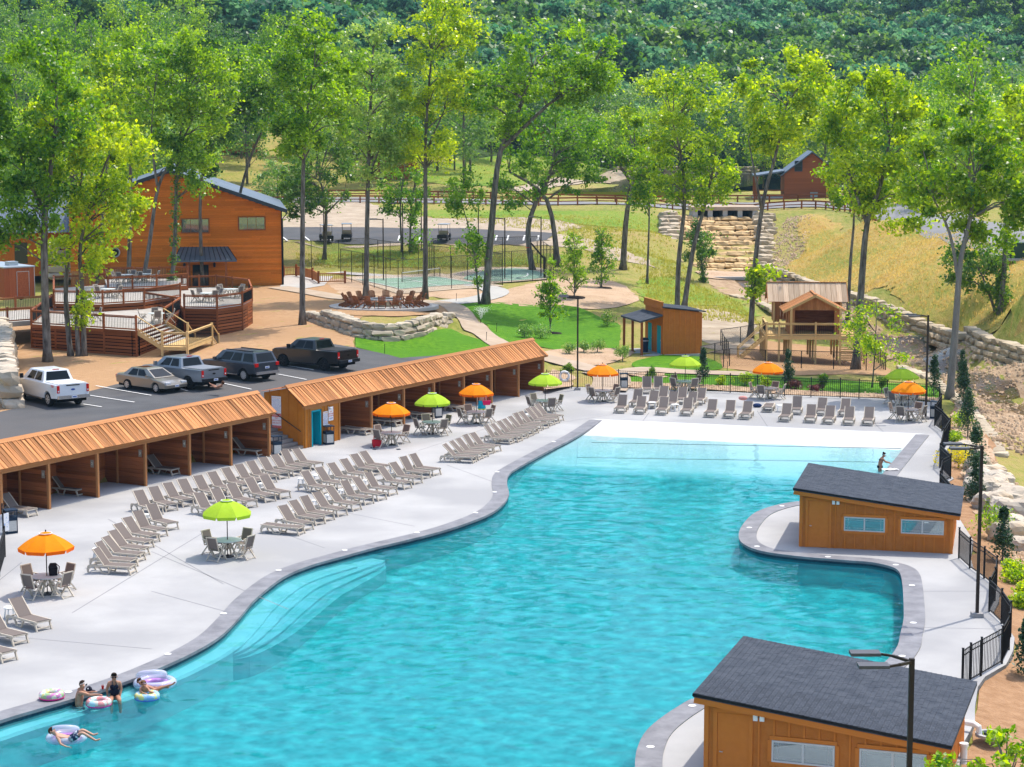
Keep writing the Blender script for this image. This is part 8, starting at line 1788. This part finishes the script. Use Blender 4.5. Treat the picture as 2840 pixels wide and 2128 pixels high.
tp_ = at(1336,1155); ts = skin_person('person', 'person in teal shorts standing behind the orange umbrella', tp_, 0, JT, ET, RT, [SK2]); head(ts, (.02,0,1.64), (0,-1,0), SK2, HAIR_D, .105)
MB().lathe([(.20,.98),(.21,.75),(.25,.50),(.22,.50)],14).build('swim_shorts', TEALF, ts, True); MB().lathe([(.245,.50),(.25,.44),(.22,.44)],14).build('shorts_hem', M_gr, ts)
# bather sitting at the lot edge, only head and shoulders above the cabana roof
pk = G3(604,1099); JK = {k:(v[0],v[1],v[2]) for k,v in JS.items()}
ps = skin_person('person', 'person lying by the parking lot edge, dark hair showing over the cabana roof', pk+Zup*.35, 2.6, J3, E3, R3_, [SK1]); head(ps, (-.41,0,.42), (.6,-.6,.2), SK1, HAIR_B, .1)
# ------------------------------------------------------------------ floats and pool things
def torus(R0, r0, n=32, k=12, sc=(1,1,1)):
    b = MB()
    for i in range(n):
        for j in range(k): a, q = 2*pi*i/n, 2*pi*j/k; b.v.append(((R0+r0*cos(q))*cos(a)*sc[0],(R0+r0*cos(q))*sin(a)*sc[1],r0*sin(q)*sc[2]+r0*sc[2]))
    for i in range(n):
        for j in range(k): b.f.append([i*k+j, ((i+1)%n)*k+j, ((i+1)%n)*k+(j+1)%k, i*k+(j+1)%k]); b.m.append(0)
    return b
def vinyl(name, cols, scale=6, clear=0.0):
    m = bpy.data.materials.new(name); m.use_nodes = True; t = m.node_tree; L = t.links.new; p = t.nodes['Principled BSDF']; p.inputs['Roughness'].default_value = .15; p.inputs['Coat Weight'].default_value = .4
    tc = _n(t,'ShaderNodeTexCoord'); v = _n(t,'ShaderNodeTexVoronoi'); v.inputs['Scale'].default_value = scale; L(tc.outputs['Object'], v.inputs['Vector']); sp = _n(t,'ShaderNodeSeparateColor'); L(v.outputs['Color'], sp.inputs[0]); cr = _n(t,'ShaderNodeValToRGB'); cr.color_ramp.interpolation = 'CONSTANT'; e = cr.color_ramp.elements
    for i, c in enumerate(cols):
        if i < 2: e[i].position = i/len(cols); e[i].color = (*c,1)
        else: k = e.new(i/len(cols)); k.color = (*c,1)
    L(sp.outputs[0], cr.inputs[0]); L(cr.outputs[0], p.inputs['Base Color'])
    if clear:
        tr = _n(t,'ShaderNodeBsdfTransparent'); ms = _n(t,'ShaderNodeMixShader'); ms.inputs[0].default_value = 1-clear; L(tr.outputs[0], ms.inputs[1]); L(p.outputs[0], ms.inputs[2]); L(ms.outputs[0], t.nodes['Material Output'].inputs[0])
    return m
V1_ = vinyl('print_ring_pastel', [(.62,.62,.45),(.40,.62,.66),(.66,.60,.20),(.65,.66,.66),(.55,.2,.4),(.3,.45,.2)], 7); V2_ = vinyl('print_ring_coral', [(.70,.25,.24),(.62,.66,.66),(.40,.62,.66),(.66,.30,.30),(.62,.60,.50)], 6); V3_ = vinyl('print_ring_blue', [(.20,.38,.62),(.55,.66,.30),(.62,.58,.20),(.3,.5,.62)], 6)
PINK = mat('pink_vinyl', (.75,.05,.30), .25); CLR = vinyl('clear_vinyl', [(.62,.66,.78),(.66,.64,.80)], 3, .45); VIO = vinyl('violet_band', [(.50,.22,.62),(.58,.30,.66)], 2, .25)
def ringf(label, p, v, tilt=(0,0), R0=.285, r0=.12, base=PINK):
    o = thing('swim_ring', label, 'swim ring', p, 0, 'floats'); o.rotation_euler = (tilt[0],tilt[1],.4); x = torus(R0,r0).build('tube', v, o, True); fixn(x.data)
    x = torus(R0,r0*.93,32,8,(1.02,1.02,.5)).build('under_band', base, o, True); fixn(x.data)
ringf('pastel patterned swim ring lying on the coping', at(144,1937,.03), V1_)
ringf('coral patterned swim ring held by the man', at(274,1958,WL-.03), V2_)
ringf('blue and green patterned ring with the leaning child', at(408,1940,WL-.03), V3_, base=mat('blue_vinyl',(.12,.2,.6),.25))
def lfloat(label, p, rz, s=1.0):
    o = thing('lounge_float', label, 'pool float', p, rz, 'floats')
    x = torus(.58*s,.15*s,36,12,(1.05,.95,1)).build('rim', CLR, o, True); fixn(x.data); x = torus(.42*s,.13*s,36,12,(1.05,.95,.8)).build('violet_ring', VIO, o, True); fixn(x.data)
    x = torus(.70*s,.13*s,20,10,(.75,.95,1.0)); x = x.build('backrest', CLR, o, True, Matrix.Translation((-.1*s,.3*s,.22*s)) @ Matrix.Rotation(-.5,4,'X') @ Matrix.Diagonal((.9,.55,.9,1))); fixn(x.data)
    MB().prism([(.5*s*cos(a),.45*s*sin(a)) for a in np.linspace(0,2*pi,25)[:-1]],.02,.05).build('net_floor', CLR, o)
lfloat('clear and violet lounge float under the boy', at(185,2056,WL-.04), .1, .80)
lfloat('large clear and violet float tipped beside the children', at(430,1905,WL-.04), .2, .92)
# cap, goggles, cup and other small things on the coping
cp2 = thing('baseball_cap', 'navy cap with white emblem lying on the coping', 'cap', at(247,1916,.03), -.5); ball('crown', (0,0,.02), (.11,.10,.13), mat('cap_navy',(.012,.014,.025),.8), cp2, 12, cut=((0,0,1),0.0)); MB().prism([(.05,-.09),(.2,-.07),(.23,0),(.2,.07),(.05,.09)],.01,.025).build('brim', MATS['cap_navy'], cp2); ball('emblem', (.03,-.085,.09), (.025,.012,.025), M_white, cp2, 8)
cu = thing('party_cup', 'red cup standing on the coping behind the woman', 'cup', at(285,1911,.03)); MB().lathe([(.001,0),(.032,0),(.048,.12),(.044,.12),(.03,.01),(.001,.01)],14).build('cup_body', mat('red_plastic',(.65,.02,.02),.35), cu); MB().lathe([(.048,.115),(.051,.12),(.048,.125)],14).build('rim', M_white, cu)
bag = thing('tote_bag', 'red tote bag on the deck beside the orange umbrella table', 'bag', at(1045,1240), .4); MB().add([(-.22,-.12,0),(.22,-.12,0),(.22,.12,0),(-.22,.12,0),(-.26,-.10,.42),(.26,-.10,.42),(.26,.10,.42),(-.26,.10,.42)],[(3,2,1,0),(4,5,6,7),(0,1,5,4),(1,2,6,5),(2,3,7,6),(3,0,4,7)]).build('bag_body', mat('red_canvas',(.55,.02,.035),.7), bag); MB().tube([(-.2,0,.4),(-.18,0,.58),(0,0,.64),(.18,0,.58),(.2,0,.4)],.015,6).build('strap', MATS['red_canvas'], bag)
bg2 = thing('tote_bag', 'bright pink red handbag on the table by the teal shorts person', 'bag', at(1350,1152,.0)+Vector((0,-.6,.72)), .2); MB().add([(-.2,-.08,0),(.2,-.08,0),(.2,.08,0),(-.2,.08,0),(-.26,-.06,.26),(.26,-.06,.26),(.26,.06,.26),(-.26,.06,.26)],[(3,2,1,0),(4,5,6,7),(0,1,5,4),(1,2,6,5),(2,3,7,6),(3,0,4,7)]).build('bag_body', mat('pink_leather',(.65,.02,.10),.5), bg2); MB().tube([(-.15,0,.25),(-.08,0,.45),(.08,0,.45),(.15,0,.25)],.012,6).build('strap', MATS['pink_leather'], bg2)
bk = thing('backpack', 'black backpack on the nearest orange umbrella table', 'backpack', at(131.5,1648)+Vector((.22,.1,.72)), .3); x = MB().add([(-.15,-.12,0),(.15,-.12,0),(.15,.12,0),(-.15,.12,0),(-.17,-.13,.30),(.17,-.13,.30),(.17,.11,.30),(-.17,.11,.30),(-.11,-.07,.46),(.11,-.07,.46),(.11,.07,.46),(-.11,.07,.46)],[(3,2,1,0),(0,1,5,4),(1,2,6,5),(2,3,7,6),(3,0,4,7),(4,5,9,8),(5,6,10,9),(6,7,11,10),(7,4,8,11),(8,9,10,11)]).build('pack_body', mat('black_nylon',(.015,.013,.018),.7), bk); MB().box(-.11,.11,-.19,-.125,.04,.24).build('pocket', MATS['black_nylon'], bk); MB().tube([(.12,.1,.42),(.24,.05,.3),(.2,.02,.03)],.02,6).build('strap', mat('wine_strap',(.09,.02,.03),.7), bk)
tw_ = thing('towel', 'white towel spread on the right coping by the standing person', 'towel', at(2468,1303,.035), .3); gx_ = MB()
for i in range(9):
    for j in range(6): gx_.v.append((-.4+.1*i,-.25+.1*j,.03+.03*sin(i*1.7+j)*cos(j*2.1+i*.4)))
gx_.f = [[i*6+j,(i+1)*6+j,(i+1)*6+j+1,i*6+j+1] for i in range(8) for j in range(5)]; gx_.m = [0]*len(gx_.f); gx_.build('cloth', M_white, tw_, True)
wt = thing('towel', 'white and blue towel hung over the fence at the left edge', 'towel', at(14,1500)+Zup*.75, 1.2); MB().box(-.3,.3,-.02,.02,-.35,.42).build('cloth', mat('towel_white',(.6,.62,.66),.9,(.2,.3,.55),5,2,lo=.55,hi=.6), wt)
for i, (x, y, c, l) in enumerate([(2060,1128,(.55,.25,.22),'coral towel on the far front row'),(2100,1130,(.03,.05,.12),'navy bag beside the far flat lounger')]):
    q = thing('towel' if i == 0 else 'beach_bag', l, 'towel' if i == 0 else 'bag', at(x,y)+Zup*(.42 if i == 0 else 0)); ball('bundle', (0,0,.12), (.3,.18,.14), mat('bundle%d'%i, c, .9), q, 10)
sl_ = [(1033,1243),(1040,1247),(1105,1247)]
for i, (x, y) in enumerate(sl_):
    q = thing('sandals', ['dark sandals left of the red tote bag','blue sandals in front of the red tote bag','black sandals under the chair by the red bag'][i], 'sandals', at(x,y,.0), i)
    for s in (-1,1): MB().prism([(.05*cos(a)+s*.07,.12*sin(a)) for a in np.linspace(0,2*pi,11)[:-1]],.004,.03).build('sandal', M_navy, q)
# sprinkler on the lawn
spk = PD(1038,700,.05); so = thing('sprinkler', 'lawn sprinkler throwing a small white spray by the path', 'sprinkler', spk); MB().tube([(0,0,0),(0,0,.3)],.03,6).build('riser', M_black, so); rg = np.random.default_rng(9)
dr_ = rg.normal(0,1,(420,3))*np.array([.18,.18,.12]); tt = rg.uniform(.05,1,420); ctr = np.stack([.9*tt*rg.uniform(-.6,1,420),.5*tt*rg.normal(0,1,420),.3+1.9*tt-1.0*tt*tt],1)+dr_*tt[:,None]
V = (ctr[:,None,:]+np.array([(-.03,0,0),(0,.03,0),(.03,0,.02),(0,-.03,.03)])[None]).reshape(-1,3); dm = mat('spray', (.8,.84,.86), .3, transl=.4); x = link('spray', npmesh('spray', V, np.arange(len(V)).reshape(-1,4), dm), so); x['kind'] = 'stuff'
# rope stakes along the lawns
for i, (x, y, l) in enumerate([(766,752,'at the left corner of the front lawn'),(830,765,'along the front lawn edge'),(1050,738,'where the path meets the cabanas'),(1072,718,'beside the path on the right lawn'),(1330,770,'at the hut corner'),(1290,760,'by the gravel bed shrubs'),(1405,812,'by the lower path'),(985,652,'at the top of the right lawn'),(1570,803,'leaning by the play fence')]):
    q = thing('lawn_stake', 'dark rope stake ' + l, 'stake', PD(x,y), 0, 'lawn stakes'); MB().tube([(0,0,-.05),(.03,0,.75)],.02,5).build('stake', M_black, q); MB().tube([(.02,0,.66),(.036,0,.72)],.03,5).build('cap', M_black, q)
# drain pipe and manhole by the near shed
dp = thing('drain_pipe', 'white drain pipe bend beside the near shed', 'pipe', at(2700,2040,-.1)); MB().tube([(-.3,.2,.35),(0,0,.35),(.12,-.1,.3),(.15,-.12,0)],.09,10).build('bend', M_white, dp); MB().lathe([(.3,0),(.42,.02),(.42,.10),(.3,.10),(.3,0)],20,(.45,-.1,0)).build('rim_ring', M_concr, dp); MB().lathe([(.3,.02),(.001,.02)],20,(.45,-.1,0)).build('opening', M_well, dp)
vp = thing('vent_pipe', 'short white capped pipe at the near shed corner', 'pipe', at(2672,2118,-.2)); MB().tube([(0,0,0),(0,0,.55)],.10,12).build('pipe', M_white, vp); MB().tube([(0,0,.5),(0,0,.6)],.13,12).build('cap', M_white, vp)
# ------------------------------------------------------------------ haze in the valley air
hm = bpy.data.materials.new('haze'); hm.use_nodes = True; t = hm.node_tree
for n in list(t.nodes):
    if n.type != 'OUTPUT_MATERIAL': t.nodes.remove(n)
pv = _n(t, 'ShaderNodeVolumePrincipled'); pv.inputs['Color'].default_value = (.45,.76,1.0,1); pv.inputs['Density'].default_value = .00010; pv.inputs['Anisotropy'].default_value = .1
t.links.new(pv.outputs[0], t.nodes['Material Output'].inputs['Volume'])
hz_ = MB().box(-600,600,-70,1750,-8,260).build('haze', hm); tag(hz_, 'thin blue summer haze in the valley', kind='stuff')
